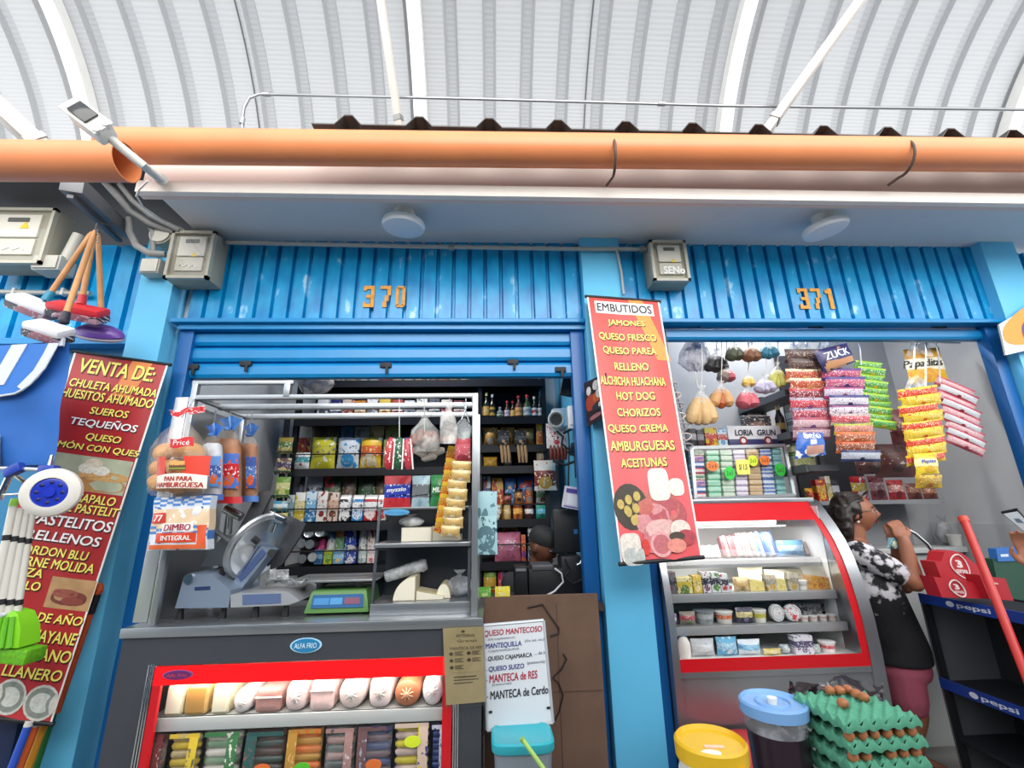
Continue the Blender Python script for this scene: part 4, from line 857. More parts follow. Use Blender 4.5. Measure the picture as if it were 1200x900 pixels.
struct('wall_partition', MB().m(CARD).span((-.045, 2.76, 0), (.60, 2.80, P(640, 698, 2.76).z)))
b = MB().m(mat('#57433a', .85)); q = P(690, 810, 2.755)
b.span((.36, 2.757, 0), (.363, 2.761, 1.1)); b.span((.24, 2.757, q.z), (.60, 2.761, q.z+.003)); struct('trim_7', b)
o = thing('hanging_cable', 'thin black cable curling down the brown partition board', 'cable', P(648, 760, 2.75))
b = MB().m(mat('#241d1c', .6)); b.tube([P(*w_, 2.752) for w_ in ((618, 712), (636, 708), (645, 722), (655, 736), (655, 742), (645, 745))], .004, 6); b.build('upper_loop', o)
b = MB().m(mat('#241d1c', .6)); b.tube([P(*w_, 2.752) for w_ in ((660, 766), (664, 772), (658, 784), (648, 794), (655, 800), (660, 815), (655, 835), (650, 845))], .004, 6); b.build('lower_loop', o)
s1 = Sheet(P(567, 733, 2.60), P(637, 727, 2.62), P(648, 847, 2.52), P(571, 856, 2.50))
o = thing('whiteboard', 'handwritten whiteboard list of cheeses leaning beside the counter', 'whiteboard', s1.at(.5, 1))
b = MB().m(mat('#cfd3d8', .3)); b.slab(lambda a, c, f: s1.at(a, c, f), 4, 4, .012); b.build('panel', o)
b = MB().m(mat('#b5b8bd', .4, .3))
for a, c in (((0, 0), (1, 0)), ((1, 0), (1, 1)), ((1, 1), (0, 1)), ((0, 1), (0, 0))): b.tube([s1.at(a[0], a[1], -.005), s1.at(c[0], c[1], -.005)], .009, 8)
b.build('frame', o)
mr, mb_, mk, mg = mat('#a3203c', .5, name='ink_red'), mat('#22307c', .5, name='ink_blue'), mat('#1d1f2a', .5, name='ink_black'), mat('#7d7f8c', .5, name='ink_grey')
for txt, a0, a1, t0, t1, m in (('QUESO MANTECOSO', .0, .96, .055, .125, mr), ('(DE CAJAMARCA)', .06, .50, .14, .165, mg), ('MANTEQUILLA', .02, .60, .19, .25, mb_), ('(Sin sal, etc)', .66, .98, .185, .215, mg), ('CAJAMARQUINA', .06, .56, .258, .285, mg), ('- QUESO CAJAMARCA', .0, .76, .32, .375, mk), ('... de k', .80, .98, .315, .345, mg), ('- QUESO SUIZO', .0, .62, .42, .475, mb_), ('(pasteuriz)', .67, .96, .405, .44, mg), ('- MANTECA de RES', .0, .82, .50, .575, mr), ('(natural)', .10, .40, .585, .61, mg), ('- MANTECA de Cerdo', .0, .97, .655, .73, mk)):
    nrow(o, s1, txt, a0, a1, t0, t1, m, .1, .0025, .03)
for a, c in ((.06, .84), (.95, .86)):
    b = MB().m(BLACK); b.box(s1.at(a, c, .004), (.016, .006, .008)); b.build('magnet', o)
# lidded pail below the whiteboard
p = P(612, 860, 2.40); o = thing('lidded_pail', 'grey square pail with turquoise lid under the whiteboard', 'pail', (p.x, 2.42, 0))
zt = P(612, 873, 2.32).z
sq = lambda w, z, n=5.: [Vector((p.x+w*math.copysign(abs(math.cos(t))**(2/n), math.cos(t)), 2.42+w*.8*math.copysign(abs(math.sin(t))**(2/n), math.sin(t)), z)) for t in [2*PI*i/32 for i in range(32)]]
b = MB().m(mat('#7e8790', .35)); b.rings([sq(.10, 0), sq(.108, .02), sq(.130, zt-.03), sq(.131, zt-.02)]); b.build('pail_body', o)
b = MB().m(mat('#2fa9b8', .35)); b.rings([sq(.137, zt-.035), sq(.141, zt-.03), sq(.141, zt), sq(.131, zt+.006), sq(.121, zt+.002)]); b.build('lid', o)
b = MB().m(mat('#e2e2da', .5)); b.box((p.x+.01, 2.42-.110, zt-.155), (.10, .006, .11)); lb = b.build('label', o)
b = MB().m(wrap('#8fb63a', '#d9702a', '#e8e4da', '#c04a3a')); b.box((p.x+.01, 2.42-.1135, zt-.11), (.10, .002, .035)); b.build('print', lb)
o = thing('green_straw', 'light green plastic tube sticking up in front of the lidded pail', 'tube', P(640, 905, 2.25))
b = MB().m(mat('#a8cf6a', .4)); b.tube([P(612, 866, 2.26), P(640, 905, 2.22), P(650, 925, 2.22)], .009, 10); b.build('tube', o); b = MB().m(mat('#8fbb4f', .4)); b.cyl(P(611, 865, 2.26), P(614, 869, 2.26), .0105, seg=12); b.build('end_ring', o)
# ------------------------------------------------------------ on the counter: tube rack, slicer, scale, cheese case
ry0, ry1, zr_ = 2.50, 3.02, 2.20
o = thing('tube_rack', 'grey steel tube rack standing on the deli counter, bags hung from it', 'rack', (-.85, 2.75, ZT))
TUBE = mat('#a9adb1', .3, .75, noise_=.1); xa, xb = P(228, 465, ry0).x, P(557, 465, ry0).x
zf = P(400, 465, ry0).z
for nm, q0, q1, w in (('front_rail', (xa, ry0, zf), (xb, ry0, zf), .026), ('middle_rail', (xa, 2.74, zf), (xb, 2.74, zf), .034), ('rear_rail', (xa, ry1, zf), (xb, ry1, zf), .034),
                      ('side_rail', (xa+.013, ry0, zf), (xa+.013, ry1, zf), .024), ('side_rail', (xb-.013, ry0, zf), (xb-.013, ry1, zf), .024),
                      ('post', (xb, ry0, ZT), (xb, ry0, zf+.013), .032), ('post', (xb, ry1, ZT), (xb, ry1, zf), .028), ('post', (xa, ry1, ZT), (xa, ry1, zf), .028),
                      ('post', (xa, ry0, ZT), (xa, ry0, zf+.08), .030), ('stub_post', (P(337, 460, ry0).x, ry0, zf), (P(337, 460, ry0).x, ry0, zf+.08), .034), ('upper_rail', (xa-.02, ry0, zf+.085), (P(345, 445, ry0).x, ry0, zf+.085), .022)):
    b = MB().m(TUBE); b.bar(q0, q1, w, w, ref=Vector((0, 1, 0)) if q0[2] != q1[2] else Vector((0, 0, 1)), bev=.003); b.build(nm, o)
o = thing('side_screen', 'brushed steel side panel with bright upright edge at the left end of the counter', 'panel', (-1.66, 2.75, ZT))
b = MB().m(STEEL); b.span((-1.725, 2.592, ZT), (-1.715, ry1+.02, zf-.02)); b.build('sheet', o)
b = MB().m(mat('#cfd2d4', .3, .7)); b.span((P(164, 690, 2.57).x, 2.56, ZT), (P(181, 690, 2.57).x, 2.59, zf+.02), bev=.004); b.build('upright', o)
b = MB().m(CHROME); b.span((P(182, 690, 2.57).x, 2.558, ZT), (P(186, 690, 2.57).x, 2.585, zf+.02), bev=.003); b.build('bright_edge', o)

# meat slicer
y0 = 2.56; SL = mat('#8897ab', .38, .35, name='slicer_paint'); ALU = mat('#aeb1b4', .35, .85, noise_=.1)
o = thing('meat_slicer', 'grey-blue electric meat slicer with tilted round blade on the deli counter', 'meat slicer', P(290, 715, 2.7))
A = lambda u, v, y=y0: P(u, v, y)
b = MB().m(SL); b.prism([A(205, 713), A(270, 712), A(270, 692), A(249, 673), A(221, 672), A(215, 678)], (0, .30, 0)); hb_ = b.build('motor_housing', o)
b = MB().m(mat('#23355f', .4)); b.prism([A(228, 692, y0-.003), A(246, 691, y0-.003), A(246, 687, y0-.003), A(228, 688, y0-.003)], (0, .004, 0)); b.build('maker_plate', hb_)
b = MB().m(CHROME); p = A(222, 678); b.cyl(p+Vector((0, -.012, 0)), p+Vector((0, .02, 0)), .024, seg=18); b.build('knob', hb_)
b = MB().m(mat('#c9ccd0', .35, .6)); b.prism([A(268, 712), A(338, 709), A(352, 704), A(338, 694), A(284, 695), A(270, 697)], (0, .34, 0)); bb_ = b.build('base', o)
b = MB().m(mat('#5a6a90', .4)); b.prism([A(284, 709, y0-.003), A(329, 707, y0-.003), A(329, 695.5, y0-.003), A(284, 697, y0-.003)], (0, .004, 0)); b.build('blue_panel', bb_)
for u in (212, 262, 300, 335):
    b = MB().m(BLACK); p = A(u, 714, y0+.05); b.cyl((p.x, p.y, ZT), (p.x, p.y, ZT+.05), .018, .014, seg=12); b.build('foot', o)
# tilted blade disc with guard, seen edge-on from the lower left to the upper right
c0 = P(305, 640, 2.70); nrm = Vector((.80, -.42, -.42)).normalized(); a_, c_ = frame_at(nrm); M4 = Matrix((a_, c_, nrm)).transposed().to_4x4()
b = MB().m(ALU); b.lathe([(.001, -.03), (.15, -.03), (.185, -.02), (.195, 0), (.188, .012), (.16, .016), (.001, .016)], c0, 36, M4); b.build('blade_guard', o)
b = MB().m(CHROME); b.lathe([(.07, .017), (.165, .018), (.168, .022), (.07, .03), (.001, .032)], c0, 36, M4); b.build('blade', o)
b = MB().m(SL); b.prism([A(276, 695, 2.66), A(283, 690, 2.66), A(318, 645, 2.66), A(306, 640, 2.66), A(268, 688, 2.66)], (0, .10, 0)); b.build('blade_support', o)
b = MB().m(mat('#4c5e8a', .4)); b.prism([A(282, 682, 2.655), A(288, 676, 2.655), A(312, 648, 2.655), A(307, 643, 2.655), A(278, 676, 2.655)], (0, .004, 0)); b.build('blue_strip', o)
# thickness plate leaning up to the right, carriage with handle, sharpener
b = MB().m(mat('#6f7276', .4, .7, noise_=.15)); b.prism([A(273, 632, 2.80), A(302, 577, 2.80), A(315, 574, 2.80), A(318, 580, 2.80), A(288, 640, 2.80)], (0, .025, 0)); b.build('thickness_plate', o)
b = MB().m(ALU); b.prism([A(235, 664, 2.74), A(250, 640, 2.74), A(262, 628, 2.74), A(276, 648, 2.74), A(270, 662, 2.74)], (0, .12, 0)); b.build('carriage', o)
b = MB().m(ALU); b.tube([A(238, 612, 2.72), A(258, 626, 2.72), A(276, 640, 2.70)], .012, 10); b.build('pusher_rod', o)
b = MB().m(CHROME); b.cyl(A(264, 596, 2.70), A(283, 606, 2.70), .024, seg=16); b.cyl(A(270, 600, 2.70), A(268, 626, 2.72), .016, seg=12); b.build('pusher_handle', o)
b = MB().m(mat('#4d4f54', .42, .5)); b.prism([A(316, 668, 2.78), A(320, 640, 2.78), A(338, 604, 2.78), A(358, 614, 2.78), A(352, 628, 2.78), A(330, 662, 2.78)], (0, .02, 0)); b.build('receiving_plate', o)
b = MB().m(CHROME); b.box(A(325, 606, 2.68), (.10, .035, .035), rot=(0, .45, 0), bev=.008); b.cyl(A(316, 612, 2.67), A(312, 622, 2.67), .012, seg=10); b.cyl(A(323, 614, 2.67), A(319, 624, 2.67), .012, seg=10); b.build('sharpener', o)
for u, v in ((262, 668), (318, 648)):
    b = MB().m(BLACK); b.cyl(A(u, v, 2.62), A(u, v, 2.66), .020, seg=14); b.build('knob', o)
o = thing('plastic_sheet', 'crumpled clear plastic sheet lying on the slicer base', 'plastic sheet', A(330, 690, 2.6))
b = MB().m(film('#dfe1e3', .5)); b.grid(lambda a, c: A(308+52*a, 680+10*c-4*math.sin(a*6), 2.56+.2*c)+Vector((0, 0, .012*math.sin(a*13+c*9)+.012)), 16, 8); b.build('sheet_fold', o); b = MB().m(film('#dfe1e3', .5)); b.grid(lambda a, c: A(316+22*a, 668+14*c, 2.60+.06*a)+Vector((0, .01*math.sin(a*9), .012*math.sin(c*8))), 8, 8); b.build('raised_corner', o)

# green price scale
o = thing('price_scale', 'green price scale with blue display strip and steel pan beside the slicer', 'scale', P(395, 712, 2.62))
SG = mat('#5d8a4c', .42); x0, x1 = P(357, 712, 2.60).x, P(432, 712, 2.60).x; zt = P(395, 694, 2.60).z
b = MB().m(SG); b.rings([[Vector((xx, yy, z)) for xx, yy in ((x0+i_, 2.60+j_), (x1-i_, 2.60+j_), (x1-i_, 2.86), (x0+i_, 2.86))] for z, i_, j_ in ((ZT+.012, 0, 0), (ZT+.02, 0, 0), (zt, .022, .02), (zt+.008, .03, .03))], smooth=False); bd = b.build('scale_body', o)
fs = Sheet((x0+.035, 2.609, zt-.012), (x1-.035, 2.609, zt-.012), (x1-.03, 2.600, ZT+.035), (x0+.03, 2.600, ZT+.035))
b = MB().m(mat('#3a6a9a', .3)); b.grid(lambda a, c: fs.at(a, c, .002), 2, 2); b.build('display_strip', bd)
for s0_, s1_, c in ((.04, .34, '#4f92cc'), (.36, .60, '#5aa0d4'), (.64, .94, '#8a5a70')):
    b = MB().m(mat(c, .4)); fs.patch(b, s0_, s1_, .25, .75, .004, 1); b.build('display', bd)
for u in (372, 418):
    b = MB().m(mat('#9a9c98', .4)); p = P(u, 690, 2.7); b.cyl((p.x, 2.73, zt), (p.x, 2.73, zt+.05), .018, seg=12); b.build('pan_support', o)
p = P(392, 684, 2.70); b = MB().m(STEEL); b.box((p.x+.02, 2.73, zt+.055), (.46, .28, .012), bev=.005); b.build('pan', o)
for u in (362, 426):
    b = MB().m(BLACK); p = P(u, 712, 2.65); b.cyl((p.x, 2.65, ZT), (p.x, 2.65, ZT+.014), .014, seg=10); b.build('foot', o)

# glass cheese case
o = thing('cheese_case', 'glass cheese display case with two levels at the right end of the counter', 'display case', P(490, 722, 2.60))
gy0, gy1 = 2.56, 2.84; gx0, gx1 = P(433, 715, gy0).x, P(551, 715, gy0).x; gz1 = P(495, 594, gy0+.06).z; gzm = P(495, 636, gy0).z
b = MB().m(STEEL); b.span((gx0, gy0, ZT), (gx1, gy1, ZT+.055), bev=.004); b.build('base_frame', o)
b = MB().m(STEEL); b.span((gx0, gy0, gzm-.022), (gx1, gy1, gzm), bev=.004); b.build('middle_shelf', o)
b = MB().m(mat('#8d9196', .3, .6)); b.span((gx0, gy0+.06, gz1-.012), (gx1, gy1, gz1), bev=.003); b.build('top_plate', o)
for xx in (gx0+.008, gx1-.008): b = MB().m(STEEL_D); b.bar((xx, gy0+.01, ZT+.05), (xx, gy0+.065, gz1), .014, .014); b.build('corner_frame', o)
b = MB().m(CLEAR); b.poly([(gx0, gy0+.004, ZT+.055), (gx1, gy0+.004, ZT+.055), (gx1, gy0+.06, gz1), (gx0, gy0+.06, gz1)]); b.build('front_glass', o)
for xx in (gx0+.002, gx1-.002):
    b = MB().m(CLEAR); b.poly([(xx, gy0, ZT+.055), (xx, gy1, ZT+.055), (xx, gy1, gz1), (xx, gy0+.06, gz1)]); b.build('side_glass', o)
b = MB().m(mat('#1d212a', .5)); b.span((gx0+.01, gy1-.01, ZT+.05), (gx1-.01, gy1, gz1-.01)); b.build('back_panel', o)
p = P(465, 600.5, gy0+.05); badge(o, (p.x, gy0+.045, p.z), .072, .018, '#5aa0cc', '#4b8fc0', '#5aa0cc', 'Frio', 0)
def cheese(label, u0, u1, v0, v1, z, y, col, shape):
    q0, q1 = P(u0, v1, y), P(u1, v0, y); w = q1.x-q0.x; h = max(.03, q1.z-z); D = .16
    o2 = thing('cut_cheese', label, 'cheese', ((q0.x+q1.x)/2, y, z+.001))
    b = MB().m(mat(col, .5, noise_=.12, nscale=20))
    if shape == 'half': pts = [(w/2*math.cos(t), h*math.sin(t)) for t in [PI*i/20 for i in range(21)]]
    elif shape == 'quarter': pts = [(w/2, 0)]+[(w/2-w*math.sin(t), h*math.cos(t)) for t in [PI/2*i/14 for i in range(15)]]
    elif shape == 'wedge': pts = [(-w/2, 0), (w/2, 0), (w/2, h*.35), (-w/2, h)]
    else: pts = [(-w/2, 0), (w/2, 0), (w/2, h), (-w/2, h)]
    b.prism([(x, 0, z_) for x, z_ in pts], (0, D, 0)); b.build('cheese_body', o2, world=False)
    b = MB().m(mat('#f1ead6', .4)); k = .94; b.prism([(x*k, -.002, z_*k+h*.02) for x, z_ in pts], (0, .003, 0)); b.build('cut_face', o2, world=False); return o2
cheese('cut quarter of a cream cheese wheel on the bottom of the cheese case', 460, 487, 676, 708, ZT+.055, 2.62, '#dfd3b4', 'quarter')
cheese('low flat cheese wedge beside the quarter wheel in the cheese case', 487, 520, 692, 706, ZT+.055, 2.63, '#d9cca8', 'wedge')
cheese('small leaning cheese piece near the crumpled bag in the cheese case', 511, 528, 684, 705, ZT+.055, 2.66, '#d6caa4', 'half')
cheese('white cheese block under a plastic bag on the upper level of the cheese case', 470, 506, 618, 634, gzm, 2.66, '#d9d4c2', 'block')
cheese('sloping cheese slab on the upper level of the cheese case', 506, 540, 616, 634, gzm, 2.68, '#d3c8a8', 'wedge')
def crumple(name, label, c, r, amt, cat='plastic bag', tint='#e9ebec'):
    o2 = thing(name, label, cat, c)
    b = MB().m(film(tint, amt)); b.ball((0, 0, r[2]), r, 18)
    for v in b.bm.verts:
        k = 1+.25*noise.noise(Vector(v.co)*18+Vector((c[0]*9, 0, 0))); v.co = Vector((v.co.x*k, v.co.y*k, v.co.z))
    b.build('bag_body', o2, world=False)
    b = MB().m(film(tint, amt)); b.rings([[Vector((q*math.cos(2*PI*i/12)*(1+.3*(i % 2)), q*.5*math.sin(2*PI*i/12), z)) for i in range(12)] for q, z in ((.012, r[2]*1.85), (.010, r[2]*2.1), (.03, r[2]*2.5))], cap=False); b.build('twisted_neck', o2, world=False); return o2
p = P(480, 616, 2.68); crumple('plastic_bag', 'milky plastic bag bunched on the white cheese block', Vector((p.x, 2.72, P(490, 618, 2.66).z+.002)), (.07, .05, .028), .55)
p = P(540, 690, 2.66); crumple('plastic_bag', 'crumpled dark clear bag in the corner of the cheese case', Vector((p.x-.01, 2.70, ZT+.056)), (.075, .05, .055), .4, tint='#b8bcc2')
p = P(470, 672, 2.66); o = thing('plastic_roll', 'clear wrapped roll lying across the cheeses in the cheese case', 'roll', P(470, 668, 2.74)); b = MB().m(film('#cfd3d8', .5)); b.cyl(P(452, 676, 2.74), P(496, 662, 2.74), .03, .035, seg=14); b.build('roll_body', o); b = MB().m(film('#e2e4e8', .6)); b.cyl(P(494, 663, 2.74), P(500, 661, 2.74), .036, .028, seg=14); b.build('roll_end', o)

# ------------------------------------------------------------ bread bags on the left of the rack
CRUST = mat('#b9753c', .6, noise_=.3, nscale=25); BUN = mat('#d39a5c', .55, noise_=.25, nscale=18)
def hookwire(o, p, to, r=.0035):
    b = MB().m(mat('#d5d7da', .3, .7)); b.tube([p, p.lerp(to, .5)+Vector((.006, -.004, 0)), to], r, 6); b.build('hook', o)
yb = 2.34
s0 = Sheet(P(178, 514, yb), P(244, 514, yb), P(240, 579, yb), P(172, 578, yb))
o = thing('bread_bag', 'clear bag of burger buns with red lettered print, topmost bag at the rack corner', 'bread', P(208, 580, yb))
tc = P(213, 490, yb+.03)
for k, (u, v, dy) in enumerate(((188, 566, .02), (206, 568, .0), (226, 566, .02), (190, 548, .05), (222, 548, .05), (192, 530, .04), (210, 526, .03), (226, 530, .05), (207, 548, .06))):
    b = MB().m(BUN); p = P(u, v, yb+.055+dy); b.ball(p, (.062, .05, .044), 14, Euler((.2*k, .3, k)).to_matrix().to_4x4()); b.build('bun', o)
b = MB().m(film('#f2e2d2', .13))
rg = lambda w, v, d, uc: [P(uc+w*math.cos(2*PI*i/22), v, yb+.05+d*math.sin(2*PI*i/22)) for i in range(22)]
b.rings([rg(30, 581, .03, 206), rg(35, 575, .07, 207), rg(37, 550, .085, 208), rg(34, 525, .075, 209), rg(22, 507, .05, 211), rg(6, 493, .015, 213), rg(4, 488, .01, 213), rg(16, 480, .03, 212)], cap=False); b.build('bag_film', o)
pm = Sheet(P(176, 524, yb-.045), P(243, 522, yb-.045), P(239, 572, yb-.045), P(174, 572, yb-.045))
cur = lambda a, c, f: pm.at(a, c, f-.05*abs(2*a-1)**2.2)
b = MB().m(mat('#d83a24', .35)); b.grid(lambda a, c: cur(.01+.97*a, .22+.48*c+.06*(.5-abs(a-.5)), .001), 20, 8, mask=lambda a, c: a < .27 or a > .58); b.build('red_print', o)
b = MB().m(mat('#c8202a', .4)); b.grid(lambda a, c: cur(.34+.40*a, -.20+.22*c+.03*math.sin(a*6), .002), 10, 3); b.m(mat('#f4f0ea', .5)); 
me_, (xa_, xb_, ya_, yb_) = text_me('Pricé', 0, .1); b.mesh(me_, lambda c: cur(.40+(c.x-xa_)/(xb_-xa_)*.28, -.03-(c.y-ya_)/(yb_-ya_)*.12, .005)); b.build('red_logo', o, fix=False)
b = MB().m(mat('#f2e4d6', .45)); b.grid(lambda a, c: cur(.04+.92*a, .70+.30*c-.05*math.sin(PI*a)*(1-c), .0025), 14, 4); b.build('pale_print', o)
for txt, a0, a1, t0, t1 in (('PAN PARA', .26, .76, .72, .83), ('HAMBURGUESA', .08, .92, .86, .98)):
    me_, (xa_, xb_, ya_, yb_) = text_me(txt, 0, .1); b = MB().m(mat('#a4201c', .4))
    for sh2 in (-.04, .04): b.mesh(me_, lambda c: cur(a0+(c.x+sh2-xa_)/(xb_-xa_)*(a1-a0), t1-(c.y-ya_)/(yb_-ya_)*(t1-t0), .0055))
    b.build('lettering', o, fix=False)
b = MB().m(mat('#6a3a20', .6)); b.grid(lambda a, c: cur(.34+.30*a, .44+.14*c, .002), 6, 3); b.m(mat('#7fa23a', .6)); b.grid(lambda a, c: cur(.34+.30*a, .52+.03*c, .003), 6, 2); b.m(mat('#d8a35a', .6)); b.grid(lambda a, c: cur(.36+.26*a, .36+.10*c*(1), .002), 6, 2); b.build('burger_picture', o)
hookwire(o, P(213, 489, yb+.05), P(230, 464, ry0))
# red checked ribbons at the neck
b = MB().m(wrap('#e8e0dc', '#c8202a', '#f2eeea', '#c8202a', a=.1, b=.9, er=.3)); b.grid(lambda a, c: P(200+22*a, 480+6*c+3*math.sin(a*5), yb+.03), 8, 2); b.grid(lambda a, c: P(222+18*a, 478+8*c-3*a, yb+.03+.01*math.sin(a*8)), 8, 2); b.build('ribbon', o)
# square loaf bag under it
o = thing('bread_bag', 'blue checked loaf bag with red band hanging under the burger buns', 'bread', P(202, 646, yb+.05))
s0 = Sheet(P(173, 583, yb), P(240, 580, yb), P(235, 645, yb), P(164, 646, yb))
bag2 = lambda a, c, back: s0.at(a, c, (-.055 if back else 0)+(-1 if back else 1)*.02*math.sin(PI*a)**.5*math.sin(PI*c)**.5-.05+.004*math.sin(a*17+c*13))
b = MB().m(wrap('#d9dfe8', '#e4c9a6', '#f1ece6', '#3f74b8', a=.35, b=.75, ez=.2, er=.01, asp=1))
rg = lambda c: [bag2(i/14, c, False) for i in range(15)]+[bag2(1-i/14, c, True) for i in range(15)]
b.rings([rg(j/12) for j in range(13)]); b.build('bag_wrap', o)
f2 = lambda a, c, f: bag2(a, c, False)+s0.n*f
for r_ in (0, 1):
  b = MB().m(mat('#4f86cc', .4))
  for i in range(8):
    for j in range(4):
        if (i+j) % 2 == 0: b.grid(lambda a, c: f2((i+a)/8, ((j+c)*.045, .55+(j+c)*.05)[r_], .0015), 2, 2)
  b.build('check_print', o)
for nm, col, a0, a1, c0_, c1_ in (('red_corner', '#d0463a', .03, .28, .30, .50), ('white_strip', '#efece6', .24, .78, .50, .66), ('orange_oval', '#d9482a', .14, .82, .68, .86), ('orange_base', '#e06a3a', .02, .98, .90, .98), ('orange_side', '#dd5a34', .84, .98, .55, .90)):
    b = MB().m(mat(col, .4)); b.grid(lambda a, c: f2(a0+(a1-a0)*a, c0_+(c1_-c0_)*c, .003), 10, 3); b.build(nm, o)
for txt, a0, a1, t0, t1, col in (('DIMBO', .28, .74, .52, .64, '#a02a4a'), ('INTEGRAL', .24, .74, .73, .82, '#f4f0ea'), ('77', .08, .24, .34, .46, '#f2e6e2')):
    me_, (xa_, xb_, ya_, yb_) = text_me(txt, 0, .1); b = MB().m(mat(col, .45))
    for sh2 in (-.03, .03): b.mesh(me_, lambda c: f2(a0+(c.x+sh2-xa_)/(xb_-xa_)*(a1-a0), t1-(c.y-ya_)/(yb_-ya_)*(t1-t0), .0055))
    b.build('lettering', o, fix=False)
b = MB().m(mat('#e8e6ec', .5)); b.ball(f2(.78, .30, -.012), (.03, .02, .035), 12); b.build('printed_blob', o)
# long loaves deeper on the rack
def loafbag(label, u0, u1, v0, v1, y, col, knot, c2, base):
    o = thing('bread_bag', label, 'bread', P((u0+u1)/2, v1, y)); R_ = lambda uc, w, v, d: [P(uc+w*math.cos(2*PI*i/16), v, y+d*math.sin(2*PI*i/16)) for i in range(16)]
    um, w = (u0+u1)/2, (u1-u0)/2; h = v1-v0
    b = MB().m(mat(col, .55, noise_=.25, nscale=20)); b.rings([R_(um, w*.8, v1-3, .04), R_(um, w*.92, v1-h*.1, .05), R_(um, w*.96, v0+h*.34, .05), R_(um, w*.85, v0+h*.25, .045), R_(um, w*.5, v0+h*.22, .03)]); b.build('loaf', o)
    b = MB().m(film('#e9d8c8', .10)); b.rings([R_(um, w, v1, .05), R_(um, w*1.02, v0+h*.28, .055), R_(um, w*.8, v0+h*.18, .045), R_(um, w*.2, v0+h*.10, .012), R_(um, w*.75, v0, .03)], cap=False); b.build('bag_film', o)
    b = MB().m(mat(knot, .35)); b.ball(P(um, v0+h*.11, y-.005), (.022, .018, .014), 10); b.grid(lambda a, c: P(um+w*.2+w*(a-.5)*(.5+1.3*c), v0+h*.11-h*.14*c+2*math.sin(a*9), y-.015+.015*math.sin(a*11)), 10, 3); b.build('tied_top', o)
    b = MB().m(wrap(c2, base, '#f0eeea', '#e0682a', a=.3, b=.7)); b.grid(lambda a, c: P(um-w*.35+w*1.1*a, v0+h*.40+h*.42*c, y-.057), 4, 4); b.build('print_patch', o)
    b = MB().m(mat(base, .4)); b.grid(lambda a, c: P(u0+(u1-u0)*a, v1-h*.08*c, y-.052+.03*abs(2*a-1)**2), 8, 2); b.build('base_band', o)
    hookwire(o, P(um, v0+h*.05, y), P(um+4, 480, 2.74)+Vector((0, 0, -.01)))
loafbag('long brown loaf bag with red top behind the burger buns', 250, 284, 492, 590, 2.66, '#a9683a', '#4f8ad0', '#4f74c4', '#c8202a')
loafbag('narrow brown loaf bag with blue wrapper, innermost on the rack side', 281, 303, 500, 588, 2.78, '#9a5c34', '#4f86cc', '#3f5ea8', '#4f7ac0')
loafbag('pale blue loaf bag half hidden behind the burger bun bag', 236, 262, 500, 586, 2.55, '#c9cfd8', '#3f7ac8', '#5f94d4', '#2f5aa8')
# ------------------------------------------------------------ black shelf unit behind the counter and its goods
GYF = 3.90
o = thing('black_shelving', 'long black metal shelf unit filled with groceries along the rear of shop 370', 'shelf unit', (-.6, 4.1, 0))
gx0, gx1, gxm = P(338, 560, GYF).x, P(641, 560, GYF).x, P(562, 560, GYF).x
zz = lambda v: P(500, v, GYF).z
b = MB().m(mat('#17181d', .6)); b.span((gx0, 4.30, .2), (gx1, 4.33, 2.95)); b.build('back_panel', o)
for xx, y_ in ((gx0, 3.92), (gxm, 3.92), (gx1, 3.92)):
    b = MB().m(BLACKM); b.span((xx-.02, y_, 0), (xx+.02, y_+.05, 2.95)); b.build('upright', o)
SH = [(446, gx0, gx1), (490, gx0, gx1), (523, gxm, gx1), (548, gx0, gx1), (611, gx0, gx1), (661, gx0, gx1), (712, gxm, gx1)]
for v, a, c in SH:
    b = MB().m(BLACKM); z = zz(v); b.span((a, GYF, z-.02), (c, 4.30, z)); b.span((a, GYF-.012, z-.06), (c, GYF+.006, z+.004)); b.build('shelf_board', o)
for v, a, c in ((531, gx0, gxm), (594, gx0, gxm), (643, gx0, gxm), (690, gxm, gx1), (640, gxm, gx1)):
    b = MB().m(BLACKM); z = zz(v); b.tube([(a, GYF-.02, z), (c, GYF-.02, z)], .006, 6); b.build('rail', o)
KN = {'pouch': ('snack_pouch', 'pouch'), 'carton': ('drink_carton', 'carton'), 'gable': ('drink_carton', 'carton'), 'box': ('grocery_box', 'box'), 'can': ('food_can', 'can'), 'jar': ('food_jar', 'jar'), 'bread': ('bread_loaf', 'bread'), 'cup': ('plastic_cup', 'cup'), 'tray': ('food_tray', 'tray'), 'strip': ('cookie_packet', 'cookies')}
def make(kind, w, h, c1, c2, c3, c4, er=.16, d=None):
    asp = max(.35, min(1.6, w/h)); m = wrap(c1, c2, c3, c4, er=er, asp=asp)
    if kind == 'pouch': return pouch(w, h, d or min(.10, w*.5), m)
    if kind == 'strip': return pouch(w, h, d or .04, m, nz=6, nx=8)
    if kind == 'bread': return pouch(w, h, d or .14, m)
    if kind == 'carton': return carton(w, h, d or w*.8, m)
    if kind == 'gable': return gable(w, h, d or w*.8, m, mat('#f0efec', .4))
    if kind == 'box': return carton(w, h, d or .10, m)
    if kind == 'can': return can(w/2, h, m)
    if kind == 'jar': return jar(w/2, h, m, c4)
    if kind == 'cup': return cup(w/2, h, m, c4)
    return carton(w, h, .12, m)
